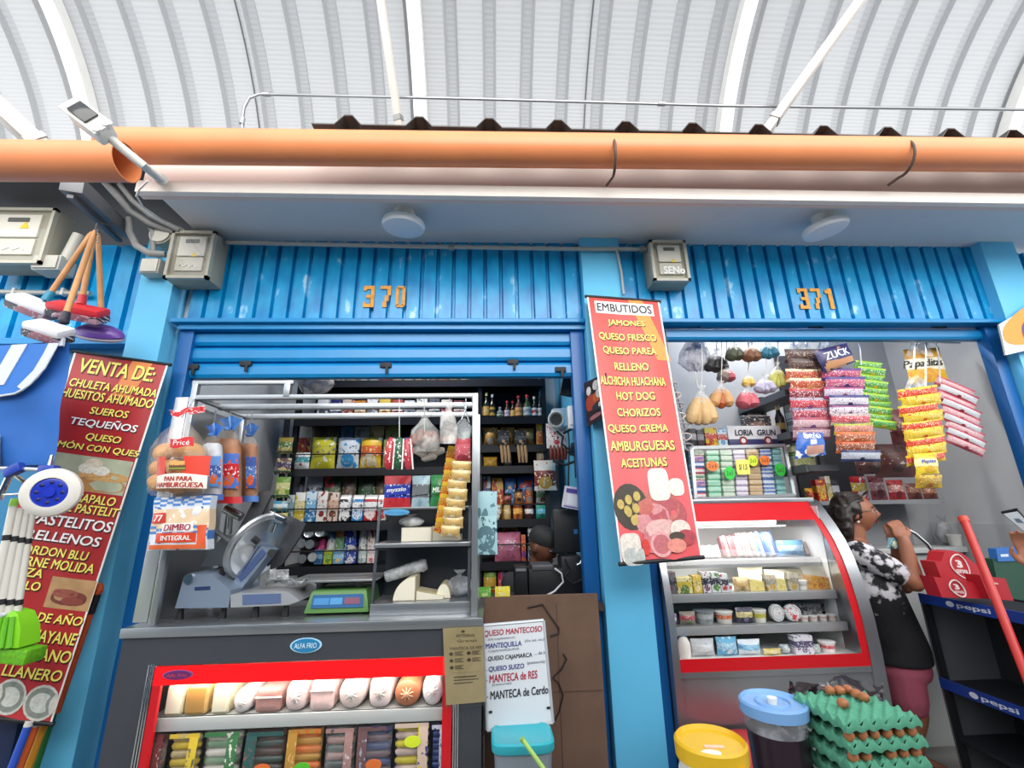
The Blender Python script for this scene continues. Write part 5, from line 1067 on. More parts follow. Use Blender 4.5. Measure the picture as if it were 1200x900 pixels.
def row(where, vb, y, items, start='the white wall', gname=None, z=None, dz=0.):
    um = (items[0][1]+items[-1][2])/2; z = P(um, vb, y).z if z is None else z
    for k, it in enumerate(items):
        kind, u0, u1, vt, c1, c2, c3, c4, desc = it[:9]; er = it[9] if len(it) > 9 else .16; yy = y+(it[10] if len(it) > 10 else 0)
        u = (u0+u1)/2; q = P(u, vt, yy); w = P(u1, vt, yy).x-P(u0, vt, yy).x; h = q.z-z; cap_ = [zz(v_)-.03-z for v_, a_, c_ in SH if zz(v_) > z+.05 and a_ <= q.x <= c_]; h = min([h]+cap_)
        d = {'pouch': min(.10, w*.5), 'carton': w*.8, 'gable': w*.8, 'box': .10, 'can': w, 'jar': w, 'cup': w, 'bread': .14, 'tray': .12, 'strip': .04}[kind]
        nm, cat = KN[kind]
        place(nm, make(kind, w*.96, h, c1, c2, c3, c4, er), '%s, %s from %s, %s' % (desc, ORD[k], start, where), cat, (q.x, yy+d/2+.012, z+.001), group=gname or 'goods on the '+where)
yf = GYF+.005
tops = [('#e9e4da', '#b3262e', 'white and red'), ('#d9c9a0', '#8a5a2a', 'tan'), ('#f0ece4', '#3a3a40', 'white and black'), ('#efe8e0', '#c33', 'white'), ('#c8313a', '#f0e6d8', 'red'), ('#f0c98a', '#b8562a', 'cream'), ('#f2e6c8', '#d98a2a', 'pale'), ('#e8c88a', '#fff', 'honey'), ('#f0dfb0', '#c05a2a', 'ivory'), ('#e08a3a', '#fff', 'orange'), ('#e9b45a', '#a33', 'amber'), ('#dcc09a', '#733', 'beige')]
cc = lambda h: '#'+''.join(ch*2 for ch in h[1:]) if len(h) == 4 else h
row('topmost black shelf', 446, yf, [('jar', 392+13.4*k, 404+13.4*k, 424, cc(a), cc(c), '#f4efe4', '#8a2a2a', n+' jar') for k, (a, c, n) in enumerate(tops)], gname='jars on the topmost black shelf')
row('second black shelf', 490, yf, [('box', 372+14.5*k, 385+14.5*k, 466+(k*5) % 4, a, c, '#f2f0ea', e, n+' box') for k, (a, c, e, n) in enumerate((('#d9d9dc', '#23306a', '#555', 'grey'), ('#2a2f6a', '#e8e6ea', '#888', 'navy'), ('#cdbfae', '#8a4a3a', '#a33', 'buff'), ('#c9862f', '#e8d8b0', '#733', 'ochre'), ('#e2e2e2', '#4a4a55', '#888', 'white'), ('#d9b84f', '#f2e8cc', '#a52', 'yellow'), ('#b0483c', '#e9d8d0', '#622', 'brick red'), ('#cfd2d8', '#7a7f88', '#555', 'silver'), ('#e6e4dc', '#556', '#888', 'off white'), ('#54555f', '#d0d0d4', '#222', 'dark grey'), ('#d8d2c4', '#a33a3a', '#a33', 'cream'), ('#7a2f35', '#d8c0b8', '#411', 'maroon'))) for a, c, e in [(cc(a), cc(c), cc(e))]], gname='boxes on the second black shelf')
# pouch shelf
row('rear pouch shelf row', 548, yf+.14, [('pouch', 344, 364, 497, '#d9d4cf', '#b5342f', '#e9c23a', '#8a8f3a', 'white and red pouch'), ('pouch', 364, 383, 497, '#4a4034', '#7a6a4a', '#c9b68a', '#2a2420', 'dark brown pouch'), ('pouch', 383, 398, 498, '#3d3a36', '#5a5a4a', '#b0a890', '#2b2b28', 'charcoal pouch'), ('pouch', 398, 414, 498, '#3f6f9a', '#c8d2da', '#e9ecef', '#274a6a', 'blue pouch'), ('pouch', 414, 433, 499, '#9a9c9c', '#c5c8c8', '#e4e5e4', '#6a6f70', 'silver pouch'), ('pouch', 433, 450, 497, '#b9a87a', '#7a8a4a', '#e0d8b8', '#8a6a3a', 'sand coloured pouch'), ('pouch', 450, 470, 497, '#8a9a5a', '#c9c08a', '#e9e4c8', '#a33a2a', 'olive pouch')])
row('front pouch shelf row', 548, yf, [('pouch', 343, 362, 530, '#dfe6e6', '#2f8a94', '#f4f6f6', '#b03a3a', 'white pouch with teal swirls', .1), ('pouch', 363, 393, 511, '#c9c22f', '#bdb52a', '#5a4a72', '#e6e6dc', 'yellow-green pouch with purple lettering', .02), ('pouch', 394, 421, 512, '#cfd6dc', '#cfd8de', '#4a5a78', '#3f9ad0', 'white and sky blue pouch', .22), ('pouch', 421, 447, 512, '#e0b52a', '#d9622a', '#f6e6a0', '#e9dfc0', 'golden pouch with orange food print', .2), ('pouch', 448, 468, 514, '#8fa05a', '#d9cf9a', '#6a3a2a', '#c9b05a', 'pale green pouch', .1)])
# clip strip of small pouches at the shelf end
o = thing('clip_strip', 'narrow hanging display strip at the white wall end of the black shelves', 'display strip', P(332, 622, 3.86)); b = MB().m(BLACKM); b.bar(P(337, 490, 3.87), P(324, 622, 3.87), .05, .006); b.build('strip', o)
for k, (v0, v1, a, c, n) in enumerate(((514, 533, '#a8923a', '#5f7a3a', 'mustard'), (538, 556, '#7a5a5a', '#4a3a5a', 'plum'), (560, 584, '#6f9a3a', '#c9c87a', 'green'), (588, 600, '#4f9ac0', '#d0e0e8', 'light blue'), (602, 620, '#b8b04a', '#4a6a3a', 'olive yellow'))):
    um = 335-(v0-514)*.075; q = P(um, v1, 3.855); w = P(um+9, v1, 3.855).x-P(um-9, v1, 3.855).x
    b = MB().m(mat('#2c4a3a', .4)); b.tube([Vector((q.x-w/2, 3.842, q.z)), Vector((q.x-w/2, 3.80, q.z+.02)), Vector((q.x+w/2, 3.80, q.z+.02)), Vector((q.x+w/2, 3.842, q.z))], .006, 6); b.build('wire_pocket', bpy.data.objects['clip_strip'])
    place('snack_pouch', pouch(w*.95, P(um, v0, 3.855).z-q.z, .03, wrap(a, c, '#e8e6d8', '#d8d090')), n+' seed pouch, %s from the top of the clip strip' % ORD[k], 'pouch', (q.x, 3.83, q.z+.005), group='pouches on the clip strip')
# carton shelf
row('rear carton shelf row', 611, yf+.14, [('pouch', 342, 357, 556, '#2c3040', '#3f4358', '#8a90a8', '#1d202c', 'navy pouch'), ('pouch', 358, 378, 556, '#9aa3b4', '#a9b2c2', '#2f3448', '#7a8498', 'grey-blue pouch with dark lettering', .12), ('pouch', 378, 400, 555, '#2f4a34', '#54684a', '#b9b49a', '#c02f42', 'dark green pouch with red flower', .22), ('pouch', 400, 418, 553, '#54453a', '#6a5546', '#bfae98', '#3a2f28', 'brown pouch', .1), ('pouch', 418, 440, 555, '#24402e', '#35583c', '#b4c0a8', '#1b2f22', 'deep green pouch', .1), ('pouch', 440, 452, 556, '#4a3c26', '#6a5a34', '#c0b080', '#2c2416', 'bronze pouch', .1)])
row('front carton shelf row', 611, yf, [('carton', 336, 345, 580, '#c9d4d8', '#8aa8b0', '#5a6a70', '#4a7a88', 'pale teal carton', .1), ('carton', 346, 358, 577, '#e2e2dc', '#d9cf9a', '#8a7a2a', '#c9b23a', 'white carton with yellow leaves', .2), ('carton', 359, 371, 576, '#c9dce8', '#7ab0d0', '#f0f4f6', '#2f7ab0', 'white and light blue carton', .2), ('carton', 372, 384, 576, '#e4e2dc', '#d8d4d0', '#b0302f', '#8a2a2a', 'white carton with red writing', .1), ('carton', 385, 397, 577, '#d8c4b8', '#c9a890', '#a33a2a', '#6a3a26', 'beige and red carton', .12), ('gable', 398, 411, 580, '#2a2a30', '#e6e6e4', '#3a3a4a', '#e8e8e6', 'white and black milk carton', .2), ('gable', 413, 426, 580, '#2f8ac8', '#e6e8ea', '#33384a', '#dfe6ee', 'white and blue milk carton', .2), ('gable', 427, 442, 580, '#b8282f', '#e8e6e6', '#33384a', '#e9dada', 'white and red milk carton', .2), ('gable', 443, 453, 580, '#c9c4c0', '#e6e6e6', '#3a3a4a', '#b8282f', 'white milk carton with red spot', .2)], gname='cartons on the carton shelf')
# can shelf
zc = P(390, 661, yf).z
for k, (u, v, r, c) in enumerate(((362, 624, 6, 'first'), (375, 623, 6, 'second'))):
    p = P(u, v, yf); q = P(u+r, v, yf).x-p.x; o2 = thing('food_can', 'silver can lying on its side, %s from the white wall, upper layer' % c, 'can', (p.x, yf, p.z-q), group='cans lying on the can shelf')
    b = MB().m(wrap('#8a9aa4', '#3f6f8a', '#e4e8ea', '#c9d0d4')); b.cyl((p.x, yf, p.z), (p.x, yf+.12, p.z), q, seg=18); b.build('can_body', o2); b = MB().m(mat('#c4ccd0', .25, .8)); b.lathe([(q*.98, 0), (q*.95, .004), (q*.8, .001), (.001, .001)], (p.x, yf-.001, p.z), 18, Matrix.Rotation(PI/2, 4, 'X')); b.build('can_lid', o2)
for k, (u, v, c) in enumerate(((353, 637, 'dark grey'), (363, 638, 'charcoal'), (354, 655, 'black'), (366, 653, 'graphite'))):
    p = P(u, v, yf); q = P(u+5.5, v, yf).x-p.x; o2 = thing('food_can', c+' can lying on its side under the silver cans', 'can', (p.x, yf, p.z-q), group='cans lying on the can shelf')
    b = MB().m(mat('#2a2a30', .4)); b.cyl((p.x, yf, p.z), (p.x, yf+.12, p.z), q, seg=16); b.build('can_body', o2); b = MB().m(mat('#8d9298' if k < 3 else '#d8dadc', .3, .6)); b.lathe([(q*.98, 0), (q*.9, .005), (.001, .002)], (p.x, yf-.001, p.z), 16, Matrix.Rotation(PI/2, 4, 'X')); b.build('can_lid', o2)
row('rear can shelf row', 661, yf+.13, [('box', 369, 380, 631, '#c83a7a', '#d94f8a', '#f0c8da', '#8a2050', 'magenta box'), ('can', 382, 393, 622, '#9ac0d4', '#e2e8ea', '#2f4a78', '#3a5f94', 'pale blue tin with dark print'), ('box', 394, 404, 616, '#d97a4a', '#6a9a78', '#e8d8b8', '#c9b49a', 'orange and green box'), ('box', 405, 418, 616, '#2440a0', '#2a4ab4', '#e4e8f2', '#d9d4cc', 'royal blue box with pale spot', .25), ('can', 420, 430, 619, '#cfd6d4', '#e4e8e6', '#4a6a58', '#4f6a5a', 'white and green tin'), ('box', 431, 440, 620, '#d8cfca', '#e6dedc', '#b02f34', '#a83038', 'white and red box')])
row('front can shelf row', 661, yf, [('box', 368, 378, 645, '#3a6a9a', '#6a94b4', '#d0dae2', '#2a4a70', 'steel blue pack'), ('box', 379, 389, 645, '#b4b83a', '#7fa23a', '#e6e8b8', '#4f7a2a', 'lime pack'), ('box', 390, 403, 645, '#5f9ac4', '#8ab8d4', '#e8eef2', '#d9b87a', 'light blue pack'), ('box', 404, 417, 645, '#2a3f94', '#33499c', '#dfe4f0', '#d9d6d2', 'navy pack with pale spot', .25), ('can', 418, 429, 645, '#c4d2d0', '#dfe6e4', '#4a6a78', '#8aa09a', 'mint tin'), ('box', 430, 440, 645, '#d9cfcb', '#e2d6d4', '#a83038', '#c04a4a', 'pale pack with red print')])
row('pouch shelf tins', 548, yf-.0, [('can', 489, 502, 541, '#2f3f9a', '#d4dcec', '#2a3a90', '#c9d2e4', 'blue and white tin'), ('can', 504, 519, 541, '#2a3a94', '#dbe2f0', '#2a3a90', '#d0d8ea', 'taller blue and white tin')], start='the red sausages', gname='tins by the sausages', z=zz(556)+.0)
# goods on top of the cheese case
yq = 2.66; zq = bpy.data.objects['cheese_case'].children[2].location.z*0+P(495, 594, 2.62).z
for u0, u1, vt, c1, c2, c3, c4, lab, txt, tc in ((449, 482, 557, '#c8303a', '#2a3fae', '#f0f0f4', '#b02832', 'red and blue pack standing on the cheese case, next to the post of tins', 'myzzio', '#f2f2f6'), (482, 504, 557, '#a9c4ce', '#6f7478', '#c9ced2', '#8fb0bc', 'pale blue and grey pack standing on the cheese case', '', ''), (504, 525, 556, '#2f8a4a', '#2a7a40', '#e6f0e8', '#3f9a58', 'green pack standing on the cheese case', 'MILO', '#eef4ee')):
    q = P((u0+u1)/2, vt, yq); w = P(u1, vt, yq).x-P(u0, vt, yq).x; h = q.z-zq
    o2 = thing('snack_pouch', lab, 'pouch', (q.x, yq+.03, zq), group='packs on the cheese case'); b = pouch(w*.97, h, .05, wrap(c1, c2, c3, c4, a=.30, b=.72, er=.05, asp=.9)); b.build('pack_wrap', o2, world=False)
    s_ = Sheet((-w*.36, -.03, h*.62), (w*.36, -.03, h*.66), (w*.36, -.03, h*.44), (-w*.36, -.03, h*.40)); b = MB().m(mat(c2, .35)); s_.patch(b, -.08, 1.08, -.1, 1.15, .0, 3); b.build('name_panel', o2, world=False)
    if txt: b = MB().m(mat(tc, .4)); s_.text(b, txt, .04, .96, .15, .85, .002, .04, .15); b.build('lettering', o2, world=False, fix=False)
# hanging from the rack
def string(o, a, c): b = MB().m(mat('#d8d8d4', .6)); b.tube([a, c], .0025, 5); b.build('string', o)
yh = 2.50
o = thing('sausage_net', 'red, white and green wrapped sausages hanging from the front rail', 'sausages', P(468, 552, yh))
for u0, u1, c1, c2 in ((458, 455, '#b5303a', '#e8d8d4'), (468, 466, '#2a5a3c', '#e8eae6'), (476, 479, '#b83a48', '#2f3a7a')):
    b = MB().m(wrap(c1, c1, '#f0e8e4', c2, a=.2, b=.85, er=.0, asp=.3)); a, c = P(u0+1, 513, yh), P(u1, 550, yh)
    b.tube([a, a.lerp(c, .12), a.lerp(c, .5), a.lerp(c, .88), c], [.012, .026, .030, .026, .012], 12); b.build('sausage', o)
    b = MB().m(mat('#e8e6e2', .4)); b.tube([P(u0+5, 514, yh-.03), P(u1+5, 550, yh-.03)], .004, 5); b.build('white_stripe', o)
string(o, P(468, 513, yh), P(468, 467, yh))
o = thing('sausage_bag', 'bunch of brown sausages in a clear bag hanging from the rack', 'sausages', P(497, 525, yh+.05))
for k, (a, c) in enumerate(((( 486, 508), (482, 524)), ((494, 503), (490, 520)), ((500, 505), (503, 522)), ((506, 505), (513, 520)), ((497, 514), (499, 527)))):
    b = MB().m(mat('#8a4a34', .4, noise_=.2, nscale=30)); p0, p1 = P(*a, yh+.05+.01*k), P(*c, yh+.04+.01*k); b.tube([p0, p0.lerp(p1, .2), p0.lerp(p1, .8), p1], [.008, .022, .023, .008], 10); b.build('sausage', o)
b = MB().m(film('#eceeea', .3)); rr = lambda w, v, u=498: [P(u+w*math.cos(2*PI*i/16), v, yh+.06+w*.004*math.sin(2*PI*i/16)) for i in range(16)]
b.rings([rr(14, 529), rr(19, 518), rr(16, 504), rr(8, 496), rr(4, 490), rr(14, 481)], cap=False); b.build('bag_film', o); string(o, P(498, 490, yh+.05), P(497, 466, ry0))
o = thing('white_sausages', 'pale whitish sausages in a bundle under the brown sausages', 'sausages', P(502, 536, yh+.17))
for a, c in (((484, 526), (500, 535)), ((500, 536), (521, 526)), ((492, 531), (515, 524)), ((494, 538), (512, 534))):
    b = MB().m(mat('#c3bcae', .45, noise_=.15, nscale=20)); p0, p1 = P(*a, yh+.17), P(*c, yh+.16); b.tube([p0, p0.lerp(p1, .15), p0.lerp(p1, .85), p1], [.008, .02, .021, .008], 10); b.build('sausage', o)
string(o, P(498, 528, yh+.17), P(497, 467, 2.60))
o = thing('plastic_bag', 'milky plastic bag hanging from the front rail near the right post', 'plastic bag', P(526, 520, yh))
b = MB().m(film('#e6e2de', .5)); rr = lambda w, v, u=526: [P(u+w*math.cos(2*PI*i/18)*(1+.08*math.sin(5*i)), v, yh+w*.004*math.sin(2*PI*i/18)) for i in range(18)]
b.rings([rr(9, 520), rr(10, 516), rr(10, 500), rr(8, 487, 525), rr(3, 480, 526), rr(5, 474, 527)], cap=False); b.build('bag_film', o); b = MB().m(mat('#b89a7a', .6)); b.ball(P(526, 515, yh), (.04, .03, .022), 10); b.build('contents', o); string(o, P(527, 478, yh), P(527, 464, ry0))
o = thing('plastic_bag', 'clear crinkled bag hanging beside the right post of the rack', 'plastic bag', P(543, 516, yh+.02))
b = MB().m(film('#dde3e4', .35)); rr = lambda w, v, u=543: [P(u+w*math.cos(2*PI*i/18)*(1+.1*math.sin(4*i)), v, yh+.02+w*.004*math.sin(2*PI*i/18)) for i in range(18)]
b.rings([rr(8, 516), rr(10, 508), rr(10, 500), rr(6, 494), rr(2, 490)], cap=False); b.build('bag_film', o)
b = MB().m(CHROME); b.tube([P(548, 474, yh), P(541, 492, yh)], .004, 6); b.tube([P(543, 472, yh), P(550, 495, yh)], .004, 6); b.tube([P(546, 467, ry0), P(546, 484, yh)], .003, 6); b.build('tongs', o)
def hang_strip(lab, n, u0, u1, du, v0, v1, y, cols, grp, tilt=0., d=.035, wob=1.5, noun='packet'):
    """a column of packets clipped under one another: every packet a thing of its own"""
    hh = (v1-v0)/n
    for k in range(n):
        va, vb = v0+k*hh, v0+(k+1.35)*hh; sh_ = du*k/n+wob*math.sin(k*2.3); q0, q1 = P(u0+sh_, vb, y), P(u1+sh_, va, y); c = cols[min(k, len(cols)-1)] if len(cols) >= n else cols[k % len(cols)]
        w, h = q1.x-q0.x, q1.z-q0.z
        place('cookie_packet', pouch(w, h, d, wrap(*c[:4], a=.25, b=.8, er=.18, asp=w/h*.8), nz=6, nx=10, seed=k+u0), '%s %s, %s from the top of %s' % (c[4], noun, ORD[k], lab), 'packet', ((q0.x+q1.x)/2, y-.004*(n-k)*0-.012*(k % 2), q0.z), group=grp, rx=.28, ry=tilt+.04*math.sin(k*3.1))
hang_strip('the stack beside the right post', 1, 533, 552, 0, 514, 537, 2.53, [('#b8434f', '#c9606a', '#eac8c4', '#8a2f3a', 'red meat')], 'packs by the right post', noun='pack')
hang_strip('the cookie column beside the right post', 8, 529, 552, -14, 540, 626, 2.52, [('#d9c08a', '#c9a868', '#a8803f', '#e6dcc4', 'tan cookie')], 'cookie packs by the right post', tilt=.06, noun='pack')
o = thing('bag_of_chips', 'yellow strip of snack bags hanging behind the cookie column', 'snack strip', P(520, 625, 2.58))
for k in range(7):
    b = MB().m(wrap('#d9b02f', '#c98a2a', '#f0e2b0', '#b8402a', er=.2)); p = P(531-k*2.2, 532+k*14, 2.58); w = .05
    b.box(p, (.075, .02, .085), rot=(.2, .25, 0), bev=.008); b.build('snack_bag', o)

# ---- right part of the shelf unit
def bottle(lab, u, w, vt, vb, body, cap, lab1, lab2):
    y = yf+.04; p = P(u, vb, y); r = (P(u+w/2, vb, y).x-p.x); h = P(u, vt, y).z-p.z
    o2 = thing('sauce_bottle', lab, 'bottle', (p.x, y, zz(490)+.001), group='bottles on the bottle shelf')
    b = MB().m(mat(body, .12)); b.lathe([(r*.9, 0), (r, .008), (r, h*.52), (r*.8, h*.62), (r*.38, h*.72), (r*.32, h*.88)], seg=16); b.build('bottle_body', o2, world=False)
    b = MB().m(mat(cap, .3)); b.lathe([(r*.40, h*.87), (r*.42, h*.88), (r*.42, h*.985), (r*.36, h)], seg=14); b.build('cap', o2, world=False)
    b = MB().m(wrap(lab1, lab2, '#3a3228', lab1, a=.3, b=.7)); b.lathe([(r*1.02, h*.10), (r*1.02, h*.45)], seg=16, cap=False); b.build('label', o2, world=False)
for d in (('slim dark bottle with white cap, nearest the steel rack post', 563, 6, 458, 487, '#2a2018', '#e8e8e6', '#d9b87a', '#e9dcc0'), ('dark bottle with yellow cap and gold label', 570, 8, 457, 487, '#1f2a1c', '#e8d27a', '#d9a85a', '#e2c080'), ('tall dark bottle with pale round cap', 577, 7, 459, 487, '#241a16', '#c9ccd0', '#c9a03a', '#3a2a20'), ('short clear jar-like bottle with grey cap', 586, 8, 474, 487, '#8a9498', '#c4c8c4', '#3f6a44', '#d0d4c8'), ('short bottle with red cap and pale label', 594.5, 7, 467, 487, '#3a2418', '#c02830', '#d8c8d4', '#b8a0b0'), ('small bottle with red cap and yellow label', 601, 6, 467, 487, '#2a1a14', '#c82a34', '#e2b45a', '#e8c880'), ('brown glass bottle with dark red cap and two labels', 608, 9, 461, 487, '#5a3020', '#a8202c', '#e0a86a', '#c98a4a'), ('green necked bottle with red cap and silver label', 618, 10, 460, 487, '#3a4a2a', '#b82030', '#c4c9cc', '#8fa0a8'), ('dark bottle with cream cap and white label', 626.5, 7, 462, 487, '#20180f', '#e6dcc0', '#e4e2dc', '#c8403a'), ('thin black bottle with pale label, last in the bottle row', 633, 6, 462, 487, '#141414', '#2a2a2a', '#d9d4c8', '#a0a0a0')): bottle(*d)
def row2(where, vb, items, **k): row(where, vb, yf, items, start='the steel post', z=zz(vb), **k)
row2('bread shelf', 523, [('bread', 565, 584, 499, '#c98f3f', '#d9a24a', '#f0dca8', '#e8e0d0', 'golden sliced loaf'), ('bread', 586, 604, 499, '#c48a44', '#b87a3a', '#e8cfa0', '#6a3a20', 'brown loaf'), ('bread', 606, 627, 500, '#c08848', '#d4a868', '#e6cfa0', '#8a4a2a', 'light brown loaf'), ('pouch', 628, 637, 496, '#d9a03a', '#c9702a', '#f0dca8', '#b85a2a', 'narrow amber pack')])
row2('low snack shelf', 548, [('pouch', 566, 583, 535, '#d9a22f', '#d0982a', '#f2e0a8', '#e8c860', 'yellow snack bag'), ('pouch', 590, 600, 534, '#3a3a3a', '#4a4038', '#b0a890', '#5a5a58', 'dark snack bag'), ('pouch', 628, 640, 515, '#b88a5a', '#c9a078', '#e8d8c0', '#c0622a', 'brown ham pack')])
for k, (u, lab) in enumerate(((590, 'dark card pack of pale frankfurters hung nearer the bottles'), (610, 'dark card pack of pale frankfurters hung nearer the wall'))):
    o2 = thing('frankfurter_pack', lab, 'sausages', P(u+2, 543, 3.86)); b = MB().m(wrap('#1f2026', '#2a2c34', '#9aa0a8', '#c8a070', a=.3, b=.6, er=.1)); b.box(P(u, 513, 3.86), (.10, .03, .13), rot=(0, .05, 0), bev=.008); b.build('card', o2)
    for dx in (-3, 1, 5):
        b = MB().m(mat('#b8946a', .5, noise_=.2)); b.tube([P(u+dx, 521, 3.86), P(u+dx+1.5, 532, 3.85), P(u+dx+2, 542, 3.86)], [.012, .015, .010], 10); b.build('frankfurter', o2)
row2('rear jar shelf row', 611, [('box', 566, 575, 558, '#c9cdd8', '#5a5f8a', '#eef0f4', '#8a4a5a', 'white and violet pack', .1, .15), ('box', 576, 590, 560, '#d9a02a', '#c03a2a', '#f2dc9a', '#b82a26', 'yellow and red pack', .12, .15), ('pouch', 591, 605, 560, '#2f6ab0', '#4a84c0', '#e4ecf4', '#d9a02a', 'blue pack', .15, .15), ('pouch', 606, 626, 558, '#2a5aa4', '#3a6ab4', '#e6ecf4', '#c8402f', 'wide blue pack with red spot', .15, .15)])
row('raised jar row', 591, yf+.09, [('jar', 590, 600, 578, '#8a4a2a', '#c04a3a', '#e6d8c0', '#20242c', 'brown jar with black lid'), ('jar', 603, 613, 573, '#c9742a', '#d98a3a', '#f2e0b8', '#23262e', 'orange jar with dark lid'), ('jar', 615, 625, 571, '#d9823a', '#c8602a', '#f2e2c0', '#9a9ca0', 'orange jar with grey lid'), ('pouch', 628, 643, 572, '#d8dcd0', '#8ab07a', '#4a6a3a', '#5a2a2a', 'white and green pack')], start='the steel post', z=zz(592))
o = thing('shelf_riser', 'thin clear riser board carrying the raised jar row', 'riser', (.3, 4.05, zz(611))); b = MB().m(BLACKM); b.span((P(588, 592, yf).x, yf+.08, zz(592)-.012), (P(642, 592, yf).x, yf+.24, zz(592))); b.build('riser_board', o); b = MB().m(BLACKM); b.span((P(588, 592, yf).x, yf+.17, zz(611)), (P(642, 592, yf).x, yf+.18, zz(592)-.012)); b.build('riser_leg', o)
row2('front jar shelf row', 611, [('jar', 567, 577, 593, '#3f6aa4', '#e4e6ec', '#2a4a90', '#d9d6d0', 'blue and white jar'), ('jar', 578, 588, 592, '#3a2a24', '#e0dcd4', '#8a3a2a', '#e4e2dc', 'dark jar with white lid'), ('jar', 590, 599, 592, '#b8925a', '#d9c08a', '#6a4a2a', '#c9a870', 'tan jar'), ('jar', 601, 613, 592, '#c8742a', '#e0a03a', '#f4e0a8', '#7a3a1a', 'orange jar with brown lid'), ('jar', 615, 626, 592, '#3a2a26', '#e6e4e0', '#a02a30', '#4a1a1a', 'dark jar with white label'), ('pouch', 628, 642, 592, '#2a8a78', '#4aa8c0', '#e6f0ee', '#1f6a5a', 'teal pouch')])
row2('pink bag shelf', 661, [('pouch', 579, 611, 624, '#c0708a', '#cf8098', '#f0d8e0', '#b05a78', 'big pink bag', .05), ('box', 611, 616, 627, '#d96a2a', '#c8582a', '#f0d0b0', '#6a3a8a', 'narrow orange box'), ('pouch', 618, 627, 612, '#c9ccd0', '#2a2c34', '#e8eaec', '#3a3a40', 'white cookie pack')])
q = P(598, 625, yf+.14); place('snack_pouch', pouch(.15, .10, .05, wrap('#d9622a', '#e07a3a', '#f6dcc0', '#b8402a')), 'orange pack behind the big pink bag', 'pouch', (q.x, yf+.19, zz(661)+.20), group='goods on the pink bag shelf'); 
row2('lowest shelf', 712, [('pouch', 566, 582, 665, '#7a9a3a', '#c9a03a', '#e8e4c0', '#c03a2a', 'green and yellow bag'), ('pouch', 583, 593, 667, '#a02a4a', '#c04a5a', '#f0d0d4', '#2a3a8a', 'crimson bag'), ('pouch', 594, 603, 663, '#b8a02f', '#8a2a4a', '#f0e8c0', '#3a4a9a', 'mustard and plum bag')])
place('snack_pouch', pouch(.13, .33, .03, wrap('#9ac0c8', '#a9ccd2', '#3a5a68', '#5a7a84', a=.3, b=.6, er=.2, asp=.5)), 'pale blue face mask pack hanging on the steel rack post', 'pouch', (P(569, 650, 2.56).x, 2.56, P(569, 650, 2.56).z))
bpy.data.objects[-1] if False else None
for u, v, c, n in ((568, 709, '#5fa83a', 'green'), (589, 708, '#e0d02f', 'yellow')):
    p = P(u, v+5, 2.78); place('grocery_box', carton(.07 if n == 'green' else .085, .05, .03, wrap(c, c, '#f4f4e0', '#d8d0a0')), 'small %s box standing on the top edge of the brown partition' % n, 'box', (p.x, 2.78, P(640, 698, 2.76).z))

# ---- white wall end: cash desk gear
def gear(name, lab, cat, loc): return thing(name, lab, cat, loc)
o = gear('computer_monitor', 'black monitor back beside the pillar above the cash desk', 'monitor', P(668, 655, 3.2))
p0, p1 = P(650, 648, 3.2), P(688, 596, 3.2); b = MB().m(BLACK); b.span((p0.x, 3.2, p0.z), (p1.x, 3.23, p1.z), bev=.008); b.build('screen_back', o); b = MB().m(mat('#22242a', .5)); b.span((p0.x+.05, 3.23, p0.z+.06), (p1.x-.05, 3.26, p1.z-.06), bev=.01); b.build('rear_bulge', o); b = MB().m(mat('#3a78a8', .4)); p = P(675, 623, 3.19); b.box((p.x, 3.198, p.z), (.025, .004, .03)); b.build('logo_mark', o); b = MB().m(BLACK); b.span(((p0.x+p1.x)/2-.03, 3.22, p0.z-.14), ((p0.x+p1.x)/2+.03, 3.25, p0.z+.02)); b.build('stand', o)
zdesk = P(640, 697, 3.0).z-.02
struct('shelf_ledge', MB().m(mat('#3a322e', .7)).span((-.04, 2.80, zdesk-.04), (.64, 3.26, zdesk)))
o = gear('receipt_printer', 'black box-shaped printer with grey top and white cable on the cash desk', 'printer', P(642, 697, 3.0))
p0, p1 = P(620, 697, 3.0), P(660, 666, 3.0); b = MB().m(BLACK); b.span((p0.x, 3.0, zdesk), (p1.x, 3.22, p1.z), bev=.012); b.build('printer_body', o); b = MB().m(mat('#4a4c52', .4)); b.span((p0.x+.02, 2.99, p1.z-.01), (p1.x-.06, 3.2, p1.z+.025), bev=.012); b.build('lid', o); b = MB().m(mat('#c9ccd0', .4)); b.tube([P(650, 666, 2.97), P(658, 672, 2.97), P(660, 682, 2.97), P(650, 693, 2.97), P(638, 699, 2.97)], .006, 8); b.build('cable', o)
o = gear('terminal_case', 'upright black case beside the receipt printer', 'case', P(612, 697, 2.98)); p0, p1 = P(603, 696, 2.98), P(618, 663, 2.98); b = MB().m(BLACKM); b.span((p0.x, 2.98, zdesk), (p1.x, 3.1, p1.z), bev=.01); b.build('case_body', o); b = MB().m(mat('#8a8d92', .4, .5)); b.span((p0.x+.01, 2.972, p1.z-.03), (p1.x-.01, 2.985, p1.z-.015)); b.build('slot', o)
o = gear('cash_drawer', 'dark desk drawer unit with loose cables beside the pillar', 'drawer', P(675, 690, 3.1)); p0, p1 = P(660, 697, 3.1), P(692, 652, 3.1); b = MB().m(mat('#1d1f25', .5)); b.span((p0.x, 3.12, zdesk), (p1.x, 3.3, p1.z), bev=.01); b.build('drawer_body', o)
b = MB().m(mat('#0e0f12', .5)); b.tube([P(*w_, 3.08) for w_ in ((662, 655), (668, 668), (660, 676), (672, 684), (684, 678))], .005, 6); b.build('cable', o)
b = MB().m(mat('#d0d4d8', .25, .6)); b.tube([P(*w_, 3.07) for w_ in ((676, 648), (683, 652), (680, 660), (676, 662))], .006, 6); b.build('metal_ring', o)
